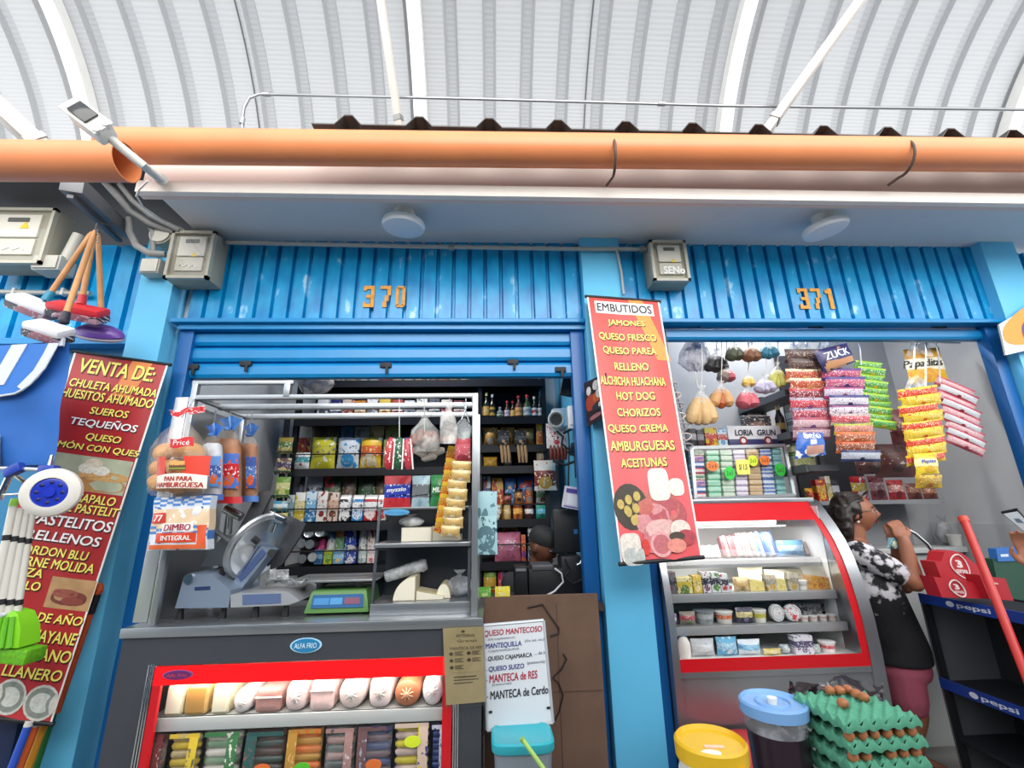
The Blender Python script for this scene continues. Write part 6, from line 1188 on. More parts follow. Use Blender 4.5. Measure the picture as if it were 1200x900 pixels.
o = gear('folded_umbrella', 'black folded umbrella hanging at the top by the shutter rail', 'umbrella', P(668, 463, 3.1)); b = MB().m(mat('#1a1a1e', .7)); b.prism([P(661, 438, 3.1), P(680, 440, 3.1), P(672, 464, 3.1), P(657, 461, 3.1)], (0, .05, 0)); b.build('canopy', o); b = MB().m(BLACK); b.tube([P(670, 440, 3.09), P(673, 470, 3.09)], .008, 8); b.build('shaft', o)
o = gear('security_lamp', 'white round fan-like appliance with dark opening on the rear wall', 'appliance', P(655, 500, 3.4)); c = P(652, 492, 3.4); b = MB().m(WHITEP); b.box(P(657, 490, 3.46), (.15, .10, .15), bev=.03); b.build('appliance_body', o); b = MB().m(mat('#d8d8d4', .4)); M4 = Matrix.Rotation(PI/2, 4, 'X') @ Matrix.Rotation(-.3, 4, 'Y'); b.lathe([(.02, -.04), (.06, -.04), (.065, .02), (.055, .03), (.045, .0), (.001, -.02)], (c.x, 3.39, c.z), 22, M4, cap=False); b.build('nozzle', o); b = MB().m(BLACK); b.lathe([(.044, .012), (.001, .012)], (c.x, 3.392, c.z), 18, M4, cap=False); b.build('opening', o)
o = gear('wall_box', 'small white box mounted beside the shutter rail', 'box', P(673, 502, 3.0)); p0, p1 = P(667, 502, 3.0), P(680, 475, 3.0); b = MB().m(mat('#d9dce2', .4)); b.span((p0.x, 3.0, p0.z), (p1.x, 3.06, p1.z), bev=.008); b.build('box_body', o); b = MB().m(mat('#b4b8c0', .4)); b.span((p0.x+.006, 2.994, p0.z+.02), (p1.x-.006, 3.002, p0.z+.03)); b.build('seam', o)
o = gear('sausage_pack', 'clear pack of dark red sausages with white printed top on the rear wall', 'sausages', P(655, 541, 3.5)); b = MB().m(wrap('#dcd6d4', '#e6e0de', '#b82a38', '#c03040', a=.3, b=.9, er=.1)); b.box(P(652, 511, 3.5), (.16, .02, .20), bev=.008); b.build('printed_top', o)
for k in range(5):
    b = MB().m(mat('#6a2a24', .4)); b.tube([P(645+k*4.2, 522, 3.5), P(646+k*4.2, 531, 3.49), P(646+k*4.2, 539, 3.5)], [.012, .016, .010], 10); b.build('sausage', o)
o = gear('shoulder_straps', 'tangled black straps and cables hanging on the white rear wall', 'straps', P(668, 540, 3.45))
for pts in (((652, 505), (660, 512), (658, 520), (668, 528), (676, 515)), ((664, 480), (667, 520), (666, 570), (668, 620)), ((660, 508), (672, 502), (680, 512), (676, 528), (664, 530)), ((648, 540), (662, 545), (676, 540))):
    b = MB().m(BLACK); b.tube([P(*w_, 3.42) for w_ in pts], .010 if len(pts) != 4 else .006, 8); b.build('strap', o)
p0 = P(673, 527, 3.44); b = MB().m(mat('#22242a', .6)); b.box(p0, (.07, .04, .10), rot=(0, .3, 0), bev=.012); b.build('buckle_pouch', o)
place('snack_pouch', pouch(.19, .25, .07, wrap('#d6cfc8', '#7a2f2a', '#e8d8c0', '#b8923a', a=.15, b=.65, er=.2)), 'white and brown snack bag pinned at the end of the black shelves', 'pouch', (P(639, 575, 3.86).x, 3.83, P(639, 575, 3.86).z))
o = gear('payment_card_sign', 'white and purple payment card in a plastic sleeve on the rear wall', 'sign', P(669, 597, 3.1)); s_ = Sheet(P(662, 569, 3.1), P(682, 572, 3.1), P(679, 598, 3.1), P(658, 594, 3.1)); b = MB().m(mat('#d4d0dc', .4)); b.slab(lambda a, c, f: s_.at(a, c, f), 3, 3, .004); b.build('card', o); b = MB().m(mat('#5a4a9a', .4)); s_.patch(b, .12, .88, .10, .30, .002, 2); b.build('purple_header', o); b = MB().m(mat('#e8e8ee', .4)); s_.patch(b, .25, .78, .36, .84, .002, 2); b.build('white_panel', o); b = MB().m(mat('#5a4a9a', .4)); s_.patch(b, .1, .9, .90, .95, .002, 2); b.build('purple_rule', o)
o = gear('dark_calendar', 'narrow dark card hanging beside the shutter rail', 'card', P(677, 560, 3.1)); b = MB().m(mat('#2a2c34', .5)); p0, p1 = P(674, 560, 3.1), P(682, 534, 3.1); b.span((p0.x, 3.1, p0.z), (p1.x, 3.106, p1.z)); b.build('card', o); b = MB().m(mat('#8a8d94', .5)); b.span((p0.x+.008, 3.097, p0.z+.02), (p1.x-.008, 3.1, p0.z+.05)); b.build('print', o)
o = thing('stuffed_bag', 'large stuffed clear plastic bag hanging before the topmost black shelf', 'plastic bag', P(370, 470, 3.55)); b = MB().m(film('#c9c0b8', .6)); b.ball(P(370, 447, 3.55), (.15, .09, .115), 18); 
for v in b.bm.verts: v.co += Vector((1, .5, 1))*.03*noise.noise(v.co*11)
b.build('bag_body', o); b = MB().m(mat('#a9806a', .7)); b.ball(P(366, 440, 3.56), (.10, .05, .06), 12); b.build('contents', o)

b = MB().m(mat('#d8d8d4', .6)); b.tube([P(370, 436, 3.55), Vector((P(370, 436, 3.55).x, 3.55, 3.495))], .004, 5); b.build('string', bpy.data.objects['stuffed_bag'])
# ------------------------------------------------------------ shop 371: curved glass display fridge
fx0, fx1 = 1.045, 2.15
PROF = [tuple(PX(u, v, 2.15))[1:] for u, v in ((946, 588), (955, 601), (965, 615), (976, 633), (985, 652), (995, 679), (1003, 705), (1009, 726), (1013, 745), (1017, 763), (1020, 780))]
PB, PT_ = PROF[-1], PROF[0]
o = thing('display_fridge', 'curved glass display fridge with red frame inside shop 371', 'display fridge', (1.6, 3.1, 0))
def strip(b, x0, x1, prof, off=0.): b.grid(lambda a, c: Vector((x0+(x1-x0)*a, prof(c)[0]-off, prof(c)[1])), 2, 20)
def pf(c0, c1):
    def f(c):
        t = c0+(c1-c0)*c; k = t*(len(PROF)-1); i = min(int(k), len(PROF)-2); q = k-i
        return (PROF[i][0]*(1-q)+PROF[i+1][0]*q, PROF[i][1]*(1-q)+PROF[i+1][1]*q)
    return f
b = MB().m(STEEL); outer = [(x_-.012, z_) for x_, z_ in PROF]; pts = [(fx1, y_, z_) for y_, z_ in outer+[(PB[0]+.01, .10), (3.60, .10), (3.60, 1.642), (PT_[0]+.02, 1.642)]]; b.prism(pts, (.075, 0, 0)); b.build('end_panel', o)
b = MB().m(STEEL); b.prism([(fx0-.04, y_, z_) for _, y_, z_ in pts], (.04, 0, 0)); b.build('end_panel', o)
b = MB().m(RED); strip(b, fx0, fx1, pf(0, .155), .004); b.build('red_header', o)
b = MB().m(RED); strip(b, fx1-.042, fx1, pf(.14, 1), .005); b.build('red_side_strip', o)
b = MB().m(RED); strip(b, fx0, fx1, pf(.91, 1), .006); b.build('red_sill', o)
b = MB().m(glass('#ffffff', .16)); strip(b, fx0, fx1-.04, pf(.155, .91), .0); b.build('curved_glass', o)
b = MB().m(STEEL); b.span((fx0, PB[0]+.005, .10), (fx1, PB[0]+.02, PB[1])); b.span((fx0, PB[0]-.006, PB[1]-.03), (fx1, PB[0]+.02, PB[1])); b.build('base_front', o)
b = MB().m(mat('#e6e8e6', .4)); b.span((fx0, 3.54, .72), (fx1, 3.56, 1.6)); b.span((fx0, PB[0]+.015, .745), (fx1, 3.54, .76)); b.span((fx1-.004, 2.98, .76), (fx1-.001, 3.54, 1.6)); b.build('lining', o)
b = MB().m(STEEL); b.span((fx0-.04, PT_[0]-.005, 1.628), (fx1+.045, 3.60, 1.655), bev=.004); b.build('top_deck', o)
b = MB().m(mat('#fbfaf4', .5, emit=4)); zt = P(865, 612, 3.09).z; b.cyl((fx0+.10, 3.09, zt), (P(908, 612, 3.09).x, 3.09, zt), .017, seg=12); b.build('lamp_tube', o)
b = MB().m(mat('#3a3c40', .5)); b.span((fx0, 3.11, zt-.035), (fx1-.15, 3.15, zt-.02)); b.build('lamp_holder', o)
ld = bpy.data.lights.new('fridge_lamp', 'AREA'); ld.shape = 'RECTANGLE'; ld.size = .8; ld.size_y = .05; ld.energy = 4; ld.color = (1, .98, .94)
lo = bpy.data.objects.new('fridge_lamp_light', ld); COL.objects.link(lo); lo.parent = o; lo.location = Vector((1.6, 3.09, zt-.03))-Vector(o.location); lo.rotation_euler = (math.radians(20), 0, 0)
ld = bpy.data.lights.new('fridge_lamp', 'AREA'); ld.shape = 'RECTANGLE'; ld.size = .8; ld.size_y = .04; ld.energy = 3.2; ld.color = (1, .98, .94)
lo = bpy.data.objects.new('fridge_shelf_light', ld); COL.objects.link(lo); lo.parent = o; lo.location = Vector((1.6, 3.15, P(870, 664, 3.04).z-.05))-Vector(o.location); lo.rotation_euler = (math.radians(20), 0, 0)
FS = [(662, 3.04), (701, 2.95), (739, 2.91)]; ZS = []
for v, yy in FS:
    z = P(870, v-6, yy).z; ZS.append(z)
    b = MB().m(mat('#b4b7b8', .35, .5)); b.span((fx0, yy, z-.014), (fx1-.01, 3.52, z)); b.span((fx0, yy-.006, z-.045), (fx1-.01, yy+.008, z+.003), bev=.003); b.build('shelf', o)
ZS.append(.761)
KN.update({'bottle': ('milk_bottle', 'bottle'), 'slices': ('sliced_meat_pack', 'sliced meat'), 'oval': ('cheese_pack', 'cheese'), 'tub': ('plastic_tub', 'tub'), 'bag': ('dairy_bag', 'bag')})
def frow(idx, y, where, items):
    z = ZS[idx]
    for k, it in enumerate(items):
        kind, u0, u1, vt, c1, c2, c3, c4, desc = it[:9]; er = it[9] if len(it) > 9 else .16; yy = y+(it[10] if len(it) > 10 else 0); tilt = it[11] if len(it) > 11 else 0
        q = P((u0+u1)/2, vt, yy); w = P(u1, vt, yy).x-P(u0, vt, yy).x; h = max(.03, q.z-z); asp = max(.4, min(1.6, w/h)); m = wrap(c1, c2, c3, c4, er=er, asp=asp)
        if kind == 'slices':
            b = MB().m(mat(c1, .35)); n = max(3, int(w/.02))
            for i in range(n): b.m(mat((c1, c2, c3)[i % 3], .35, noise_=.2, nscale=30)); b.box((-w/2+w*(i+.5)/n, .03+.004*(i % 2), h/2), (w/n*.9, .05, h*(.92+.08*(i % 2))), rot=(-.35, 0, .05*(i % 3-1)), bev=.004)
            d = .08
        elif kind == 'oval': b = MB().m(m); b.lathe([(.001, -.018), (w*.46, -.018), (w*.5, 0), (w*.46, .018), (.001, .018)], (0, 0, h/2), 24, Matrix.Rotation(PI/2, 4, 'X') @ Matrix.Diagonal((1, h/w, 1, 1))); b.m(mat('#8d9093', .4)); b.lathe([(w*.36, .0185), (w*.38, .0195), (w*.40, .0185)], (0, 0, h/2), 24, Matrix.Rotation(PI/2, 4, 'X') @ Matrix.Diagonal((1, h/w, 1, 1)), cap=False); d = .05
        elif kind in ('tub', 'cup'): b = cup(w/2, h, m, c4); d = w
        elif kind == 'bottle': b = MB().m(mat(c1, .4)); b.lathe([(w*.45, 0), (w*.5, .01), (w*.5, h*.6), (w*.3, h*.8), (w*.16, h*.86)], seg=16); b.m(mat(c4, .4)); b.lathe([(w*.19, h*.86), (w*.19, h*.98), (w*.15, h)], seg=14); d = w
        elif kind == 'bag': b = pouch(w, h, .09, m, seed=k+1); d = .09
        elif kind == 'pouch': b = pouch(w, h, .05, m); d = .05
        elif kind == 'wedge': b = MB().m(m); b.prism([(-w/2, -.02, 0), (w/2, -.02, 0), (w/2, -.02, h*.8), (-w/2, -.02, h)], (0, .08, 0)); d = .08
        else: b = carton(w, h, .06, m); d = .06
        nm, cat = {'wedge': ('cheese_block', 'cheese')}.get(kind) or KN[kind]
        place(nm, b, '%s, %s from the pillar on the %s' % (desc, ORD[k], where), cat, (q.x, yy+d/2+.01, z+.001), group='goods on the '+where, ry=tilt)
frow(0, 3.08, 'top fridge shelf', [('slices', 824, 848, 641, '#d8cfca', '#c9b4ae', '#e4dcd8', '#aaa', 'pale meat tray'), ('slices', 849, 869, 629, '#8a3f48', '#c9a8a4', '#a85a60', '#833', 'dark pink meat slices'), ('slices', 868, 890, 625, '#c98a8c', '#8a8a84', '#d8b8b4', '#a55', 'pink bacon packs'), ('slices', 889, 912, 624, '#5a7ab0', '#dfe6ee', '#3a5a9a', '#2a4a8a', 'blue striped pack'), ('bag', 914, 947, 634, '#5f9ac8', '#9ac4e0', '#e4ecf2', '#3a78b0', 'crumpled blue bag'), ('slices', 948, 964, 636, '#b89a98', '#c9bab4', '#a07a78', '#888', 'greyish pink packs')])
frow(1, 2.97, 'second fridge shelf', [('box', 774, 792, 671, '#6a6a72', '#3a3a44', '#c9ccd0', '#8a3a3a', 'grey and black multipack'), ('box', 793, 811, 677, '#e6dca0', '#d9c24a', '#8a5a2a', '#5a7a3a', 'pale yellow box with round print', .3), ('carton', 812, 822, 675, '#d9b92a', '#e6d48a', '#7a5a1a', '#f0e6c0', 'yellow carton'), ('box', 823, 832, 671, '#e2e2e4', '#2a2c3a', '#e6e6ea', '#7a3a5a', 'white and black carton'), ('box', 833, 843, 671, '#dfe0e2', '#33343f', '#e0e0e4', '#5a8a3a', 'white and black carton with green spot'), ('box', 844, 853, 673, '#d8dadc', '#3a3a44', '#e8e8ea', '#b02a34', 'white carton with red spot'), ('tub', 854, 860, 685, '#e4dcdc', '#c83a44', '#f2f0f0', '#e2e2e4', 'small white and red cup'), ('pouch', 861, 880, 677, '#d9c498', '#c9a868', '#e8dcc0', '#b08a4a', 'tan wrapped pack'), ('wedge', 881, 898, 680, '#e8d88a', '#e2cf78', '#efe6b8', '#d9c06a', 'yellow cheese block'), ('box', 899, 910, 674, '#c9c4b4', '#9a968a', '#e6dcb0', '#c9a03a', 'grey carton with yellow oval', .2), ('wedge', 911, 923, 677, '#e6dc98', '#d9cc80', '#f0e8c0', '#d0b860', 'pale cheese block'), ('box', 924, 934, 672, '#bcb8ac', '#8f8c80', '#ded4b0', '#b89a4a', 'tilted grey carton', .2, 0, .12), ('tub', 937, 950, 681, '#e8e8e4', '#d0d0cc', '#8a8a88', '#e8e8e6', 'low white tub'), ('wedge', 953, 975, 675, '#d9a24a', '#c98f3a', '#e8c88a', '#b8672a', 'orange cheese block with brown mark', .2)])
for u0, u1, vt, c, n in ((868, 898, 665, '#efe6c8', 'first'), (899, 950, 668, '#efe9d2', 'second')):
    q = P((u0+u1)/2, vt, 3.22); w = P(u1, vt, 3.22).x-P(u0, vt, 3.22).x
    place('dairy_bag', pouch(w, q.z-ZS[1], .10, wrap(c, c, '#f8f4e6', '#e0d4a0', er=.1), seed=3), 'bright cream bag behind the cheeses on the second fridge shelf, %s from the pillar' % n, 'bag', (q.x, 3.27, ZS[1]+.001), group='cream bags on the second fridge shelf')
frow(2, 2.93, 'third fridge shelf', [('bag', 778, 797, 722, '#8a6fb0', '#e4e0ea', '#6a4f94', '#f0eef4', 'purple and white bag'), ('pouch', 798, 817, 718, '#8a8078', '#a83a44', '#d8d4cc', '#5a8a4a', 'clear pack with red and green print'), ('tub', 818, 842, 717, '#9aa0a0', '#b8bcbc', '#e0e4e4', '#7a8288', 'two tone grey food container'), ('tub', 843, 863, 718, '#d8d4cc', '#e0682a', '#f0e8dc', '#e4e4e0', 'white tub with orange label', .02), ('pouch', 864, 885, 713, '#3a3444', '#d9cc8a', '#5a4a7a', '#8a84a0', 'purple-black and yellow pack'), ('tub', 886, 902, 716, '#dcd8c8', '#c9c24a', '#8a8a5a', '#e2e2dc', 'white tub with yellow label'), ('oval', 904, 920, 709, '#d4d6d6', '#dfe1e1', '#b4404a', '#c9cccc', 'oval white cheese pack, narrower'), ('oval', 921, 940, 709, '#d8dada', '#e2e4e4', '#b03a48', '#c8303c', 'oval white cheese pack with red dot'), ('tub', 941, 951, 723, '#d8ccc4', '#c9a89c', '#f0eae4', '#d8d8d6', 'small beige cup'), ('tub', 952, 962, 723, '#d4c8c2', '#c9a49a', '#f0e8e4', '#dadad8', 'small rosy cup'), ('tub', 963, 973, 722, '#d0c4bc', '#b89a90', '#ece4e0', '#d4d4d2', 'small tan cup'), ('tub', 974, 984, 721, '#ccc0ba', '#b8988c', '#ece2de', '#d0d0ce', 'small brownish cup')])
for u0, u1, c1, c2, n in ((934, 945, '#d4d4d6', '#3a3a42', 'white and black box behind the beige cup'), (946, 963, '#c8cacc', '#8a8c90', 'pale grey box behind the rosy cup'), (964, 978, '#1f2026', '#3a3a42', 'black box behind the tan cup')):
    q = P((u0+u1)/2, 708, 3.08); w = P(u1, 708, 3.08).x-P(u0, 708, 3.08).x; place('grocery_box', carton(w, q.z-ZS[2], .06, wrap(c1, c2, '#e6e6ea', c2)), n+' on the third fridge shelf', 'box', (q.x, 3.12, ZS[2]+.001))
frow(3, 2.87, 'fridge floor', [('bottle', 781, 794, 744, '#e4dcd4', '#e4dcd4', '#fff', '#3a9ac4', 'white bottle with blue cap'), ('bottle', 796, 811, 744, '#e9e3dc', '#e4dcd4', '#fff', '#3a94c0', 'wider white bottle with blue cap'), ('bag', 813, 841, 751, '#c9ccd0', '#d4d8da', '#e8eaec', '#b4b8bc', 'milky clear bag', .05), ('bag', 843, 868, 749, '#6ab0d4', '#a9d0e4', '#3a7ab0', '#e6eef2', 'light blue printed bag'), ('bag', 869, 896, 752, '#dfe8ee', '#8ac0dc', '#4a8ab8', '#f2f6f8', 'white and blue bag'), ('pouch', 898, 919, 762, '#d9c46a', '#e2d8a0', '#6a5a2a', '#f0eac8', 'low yellow pack'), ('bag', 920, 930, 758, '#b4c4cc', '#d0d8dc', '#6a7a88', '#e4eaee', 'thin grey-blue bag'), ('box', 931, 953, 746, '#d8d6dc', '#4a4466', '#e6e4ea', '#6a6488', 'dark purple and white box'), ('pouch', 954, 965, 757, '#9aaaa4', '#c4ccc8', '#5a6a64', '#e0e6e2', 'greenish clear pack'), ('tub', 967, 985, 754, '#e6dcd8', '#c83a48', '#f4efee', '#e8e6e6', 'white cup with red print')])

# cookie case on top of the fridge
cy = 3.13; sc_ = Sheet(P(810, 525, cy+.03), P(919, 522, cy+.03), P(930, 580, cy), P(815, 585, cy))
o = thing('cookie_case', 'small glazed cookie case with metal frame on top of the display fridge', 'display case', (1.75, 3.25, 1.655))
c4 = [sc_.at(0, 0), sc_.at(1, 0), sc_.at(1, 1), sc_.at(0, 1)]; ALF = mat('#c4c7ca', .3, .8)
for k in range(4): b = MB().m(ALF); b.bar(c4[k], c4[(k+1) % 4], .022, .022, ref=Vector((0, 1, 0))); b.build('frame_bar', o)
b = MB().m(STEEL); b.span((c4[3].x-.01, cy-.005, 1.655), (c4[2].x+.01, 3.46, c4[3].z)); b.build('case_floor', o)
b = MB().m(STEEL); b.span((c4[0].x, cy+.03, c4[0].z), (c4[1].x, 3.46, c4[0].z+.014)); b.build('case_top', o)
b = MB().m(mat('#d4d2cc', .5)); b.span((c4[3].x, 3.45, c4[3].z), (c4[2].x, 3.46, c4[0].z)); b.build('case_back', o)
b = MB().m(CLEAR); b.poly([q+Vector((0, -.006, 0)) for q in c4]); b.build('front_glass', o)
CC = [('#c8404a', '#3a6ab8', 'red and blue'), ('#7ac4a0', '#a9d8bc', 'mint green'), ('#a4c8b0', '#d4dcc8', 'pale mint'), ('#c4b4d0', '#e4e0e8', 'lilac'), ('#d0b890', '#c09a6a', 'tan'), ('#4a74c0', '#d8dfe8', 'blue and white'), ('#5aa8a4', '#8ac4c4', 'teal')]
UC = [(.03, .14), (.16, .30), (.31, .44), (.45, .58), (.59, .73), (.735, .86), (.87, .97)]
zb0 = c4[3].z+.002; NR = 8; ph = (c4[0].z-zb0-.01)/NR
for k, ((c1, c2, n), (s0_, s1_)) in enumerate(zip(CC, UC)):
    for r in range(NR):
        q = sc_.at((s0_+s1_)/2, 1-(r+.5)/NR); w = (sc_.at(s1_, .5)-sc_.at(s0_, .5)).length
        cA, cB = (c1, c2) if (r+k) % 3 else (c2, c1)
        if k == 0: cA, cB = (('#c8404a', '#e8d8d8'), ('#3a6ab8', '#e4e4ea'), ('#d8a0a8', '#7a4a9a'), ('#e2d4b0', '#3a7a5a'))[r % 4]
        b = MB().m(wrap(cA, cB, '#f0f0ec', c2, a=.3, b=.75, er=.1, asp=2.)); b.box((0, 0, ph/2), (w*.94, .10, ph*.95), bev=.006)
        place('cookie_packet', b, 'cookie packet %s from the bottom of the %s stack in the cookie case' % (ORD[r], n), 'cookies', (q.x, cy+.09, zb0+r*ph), group='cookie stacks in the cookie case', rz=.03*math.sin(r*2+k))
for lab, s_, t_, rs, rt, col, pw in (('orange price sticker on the mint stack', .20, .38, .065, .10, '#ee7a2a', 1), ('green round price sticker on the pale mint stack', .37, .53, .055, .13, '#1fc83a', 1), ('yellow square price note on the lilac stack', .515, .42, .07, .15, '#eee86a', .3), ('lime round price sticker on the tan stack', .63, .30, .05, .11, '#d4e82a', 1), ('orange round price sticker on the blue stack', .755, .30, .055, .10, '#f07a2a', 1), ('green round price sticker on the teal stack', .90, .50, .055, .13, '#22cc3a', 1)):
    b = MB().m(mat(col, .5)); sc_.disc(b, s_, t_, rs, rt, .011, 20, pw); sc_.disc(b, s_, t_, rs, rt, .0095, 20, pw); b.m(mat('#3a5a2a' if 'green' in lab or 'lime' in lab else '#6a3a1a', .6)); sc_.text(b, '2 x 5' if 'square' not in lab else 'S/ 1.5', s_-rs*.6, s_+rs*.6, t_-rt*.35, t_+rt*.35, .0118, .04, .1)
    tag(b.build('price_sticker', fix=False), lab, 'sticker', 'price stickers on the cookie case')
# goods on the cookie case
zt = c4[0].z+.016
q0, q1 = P(853, 524, 3.26), P(913, 499, 3.26); w = q1.x-q0.x; h = q1.z-zt
o = thing('dairy_carton_tray', 'white tray of cartons with navy base lettered LORIA GRUN on the cookie case', 'carton tray', ((q0.x+q1.x)/2, 3.31, zt), .04)
b = MB().m(mat('#e6e6ea', .45)); b.box((0, 0, h*.5), (w, .13, h), bev=.004); b.build('tray_body', o, world=False)
b = MB().m(mat('#2a2c62', .45)); b.box((0, -.002, h*.18), (w*1.005, .13, h*.36), bev=.003); b.build('navy_base', o, world=False)
s_ = Sheet((-w*.46, -.068, h*.95), (w*.46, -.068, h*.95), (w*.46, -.068, h*.02), (-w*.46, -.068, h*.02))
for txt, a0, a1 in (('LORIA', .10, .45), ('GRUN', .55, .92)):
    b = MB().m(mat('#23243a', .5)); s_.text(b, txt, a0, a1, .16, .46, .001, .04, .1); b.build('lettering', o, world=False, fix=False)
for a0 in (.24, .74):
    b = MB().m(mat('#8a2430', .4)); s_.disc(b, a0, .72, .085, .22, .0015); b.m(mat('#e8e4e4', .4)); s_.disc(b, a0, .72, .045, .12, .0022); b.build('round_emblem', o, world=False)
for lab, u0, u1, v0, c in (('yellow small box beside the carton tray on the cookie case', 826, 840, 501, ('#d9c02f', '#c8402f', '#f2e8b0', '#b83a2a')), ('white and blue box beside the carton tray on the cookie case', 841, 852, 503, ('#c9dae6', '#b03a34', '#f0f2f4', '#5f9ac4')), ('dark slim box beside the yellow box on the cookie case', 817, 825, 503, ('#33343c', '#8a8c94', '#d0d0d4', '#5a3a3a')), ('charcoal slim box by the EMBUTIDOS banner on the cookie case', 807, 816, 502, ('#26272e', '#c4c4c8', '#88404a', '#44464e'))):
    q = P((u0+u1)/2, v0, 3.22); w = P(u1, v0, 3.22).x-P(u0, v0, 3.22).x; place('grocery_box', carton(w, q.z-zt, .07, wrap(*c)), lab, 'box', (q.x, 3.27, zt+.001))
q = P(885, 484, 3.31); place('magazine_stack', carton(.22, .09, .03, wrap('#d8d4cc', '#3a3a3e', '#e8e4dc', '#8a6a5a', a=.1, b=.95, er=.2)), 'black and white printed sheet leaning above the carton tray', 'printed sheet', (q.x, 3.32, zt+h+.001))
# dark rings on a clear card near the banner
o = thing('ring_card', 'hanging card of pale wire rings beside the EMBUTIDOS banner', 'ring card', P(797, 500, 2.8))
for k, (u, v) in enumerate(((788, 452), (792, 464), (796, 476), (797, 488), (802, 500), (804, 512), (806, 524))):
    c = P(u, v, 2.80); b = MB().m(mat('#c9b8b4' if k % 2 else '#9a9698', .4)); b.tube([c+Vector((.032*math.cos(t)+.01*math.sin(2*t), .004*math.sin(t*3), .022*math.sin(t))) for t in [2*PI*i/18 for i in range(19)]], .005, 6); b.build('ring', o)
b = MB().m(mat('#6a5f60', .6)); b.tube([P(780, 388, 2.885), P(786, 440, 2.81), P(797, 476, 2.81), P(808, 530, 2.81)], .004, 6); b.build('cord', o)

# shelves along the depth and at the rear
o = thing('dark_shelving', 'dark shelf run receding into shop 371 behind the hanging snacks', 'shelf unit', (2.1, 3.2, 0))
DK = mat('#43454b', .55, .3)
XA = 2.15
for z, y0_, y1_ in ((PX(918, 456, XA).z-.01, 3.07, 3.71), (PX(920, 508, XA).z, 3.10, 3.71), (PX(945, 545, XA).z, 3.0, 3.71)):
    b = MB().m(DK); b.span((XA, y0_, z-.04), (XA+.22, y1_, z)); b.m(mat('#6b6d72', .5, .3)).span((XA-.008, y0_, z-.045), (XA+.005, y1_, z+.006)); b.build('shelf_board', o)
for xx, y_ in ((XA+.19, 3.12), (XA+.02, 3.68), (XA+.19, 3.68)): b = MB().m(DK); b.span((xx, y_, PX(945, 545, XA).z-.04), (xx+.03, y_+.03, 2.52)); b.build('upright', o)
zB = P(1030, 586, 3.36).z; bx0, bx1 = 2.31, P(1104, 580, 3.36).x
b = MB().m(mat('#8f9195', .45, .3)); b.span((bx0, 3.36, zB-.03), (bx1, 3.70, zB)); b.build('rear_board', o)
b = MB().m(mat('#2e3036', .6)); b.span((2.55, 3.69, zB), (3.12, 3.715, 2.9)); b.build('dark_back', o)
b = MB().m(mat('#8d9094', .6)); b.span((bx0, 3.70, 0), (bx1, 3.717, zB-.03)); b.build('lower_back', o)
zA = PX(920, 508, XA).z
o2 = thing('sauce_bottle', 'dark bottle with pale band standing above the carton tray in shop 371', 'bottle', (2.22, 3.30, zA)); b = MB().m(mat('#241e1a', .15)); b.lathe([(.03, 0), (.034, .01), (.034, .14), (.016, .19), (.014, .21)], seg=16); b.build('bottle_body', o2, world=False); b = MB().m(mat('#a8924a', .4)); b.lathe([(.035, .05), (.035, .10)], seg=16, cap=False); b.build('label', o2, world=False); b = MB().m(mat('#c9b27a', .4)); b.lathe([(.017, .205), (.017, .235), (.014, .24)], seg=14); b.build('cap', o2, world=False)
place('grocery_box', carton(.10, .17, .10, wrap('#d0d2d0', '#8a8c90', '#eeeeee', '#b0483c')), 'pale box beside the dark bottle in shop 371', 'box', (2.30, 3.22, zA+.001))
place('grocery_box', carton(.16, .15, .10, wrap('#d8d4b0', '#5a8a4a', '#f0eee0', '#b8c27a', er=.25)), 'cream box with green print behind the blue cookie bag', 'box', (2.25, 3.20, PX(945, 545, XA).z+.001))
for k, (u0, u1, vt, c, kind, n) in enumerate(((947, 957, 572, ('#d9a82f', '#c8402a', '#f2e0a0', '#b8302a'), 'pouch', 'yellow and red bag'), (957, 968, 562, ('#b82a26', '#d8a03a', '#f2e0c0', '#e8c03a'), 'box', 'red box'), (968, 974, 558, ('#d9d4c4', '#a89a6a', '#f4f0e0', '#c9b85a'), 'box', 'slim white box'), (975, 984, 562, ('#3a3c40', '#c8c8c8', '#e0e0e0', '#5a5a5e'), 'box', 'dark box with white corner'), (1000, 1019, 558, ('#c02a34', '#e2c43a', '#f4f0e8', '#d8d8dc'), 'pouch', 'red and yellow snack bag'), (1021, 1041, 557, ('#8a4a54', '#b88a90', '#e6d8d8', '#5a2a34'), 'pouch', 'dusty pink snack bag'), (1043, 1064, 562, ('#a82f34', '#c98a80', '#f0e0dc', '#6a2024'), 'pouch', 'red snack bag'), (1066, 1084, 566, ('#6a3a34', '#8a5a4a', '#d8b8a0', '#4a2420'), 'pouch', 'brown snack bag'), (1085, 1103, 568, ('#7a4034', '#a06a54', '#e0c0a8', '#5a2a20'), 'pouch', 'russet snack bag'))):
    q = P((u0+u1)/2, vt, 3.40); w = P(u1, vt, 3.4).x-P(u0, vt, 3.4).x; h = max(.06, q.z-zB); nm, cat = KN[kind]
    place(nm, make(kind, w*.97, h, *c, .18, .06), '%s, %s along the rear shelf from the fridge side' % (n, ORD[k]), cat, (q.x, 3.45, zB+.001), group='snacks on the rear shelf')
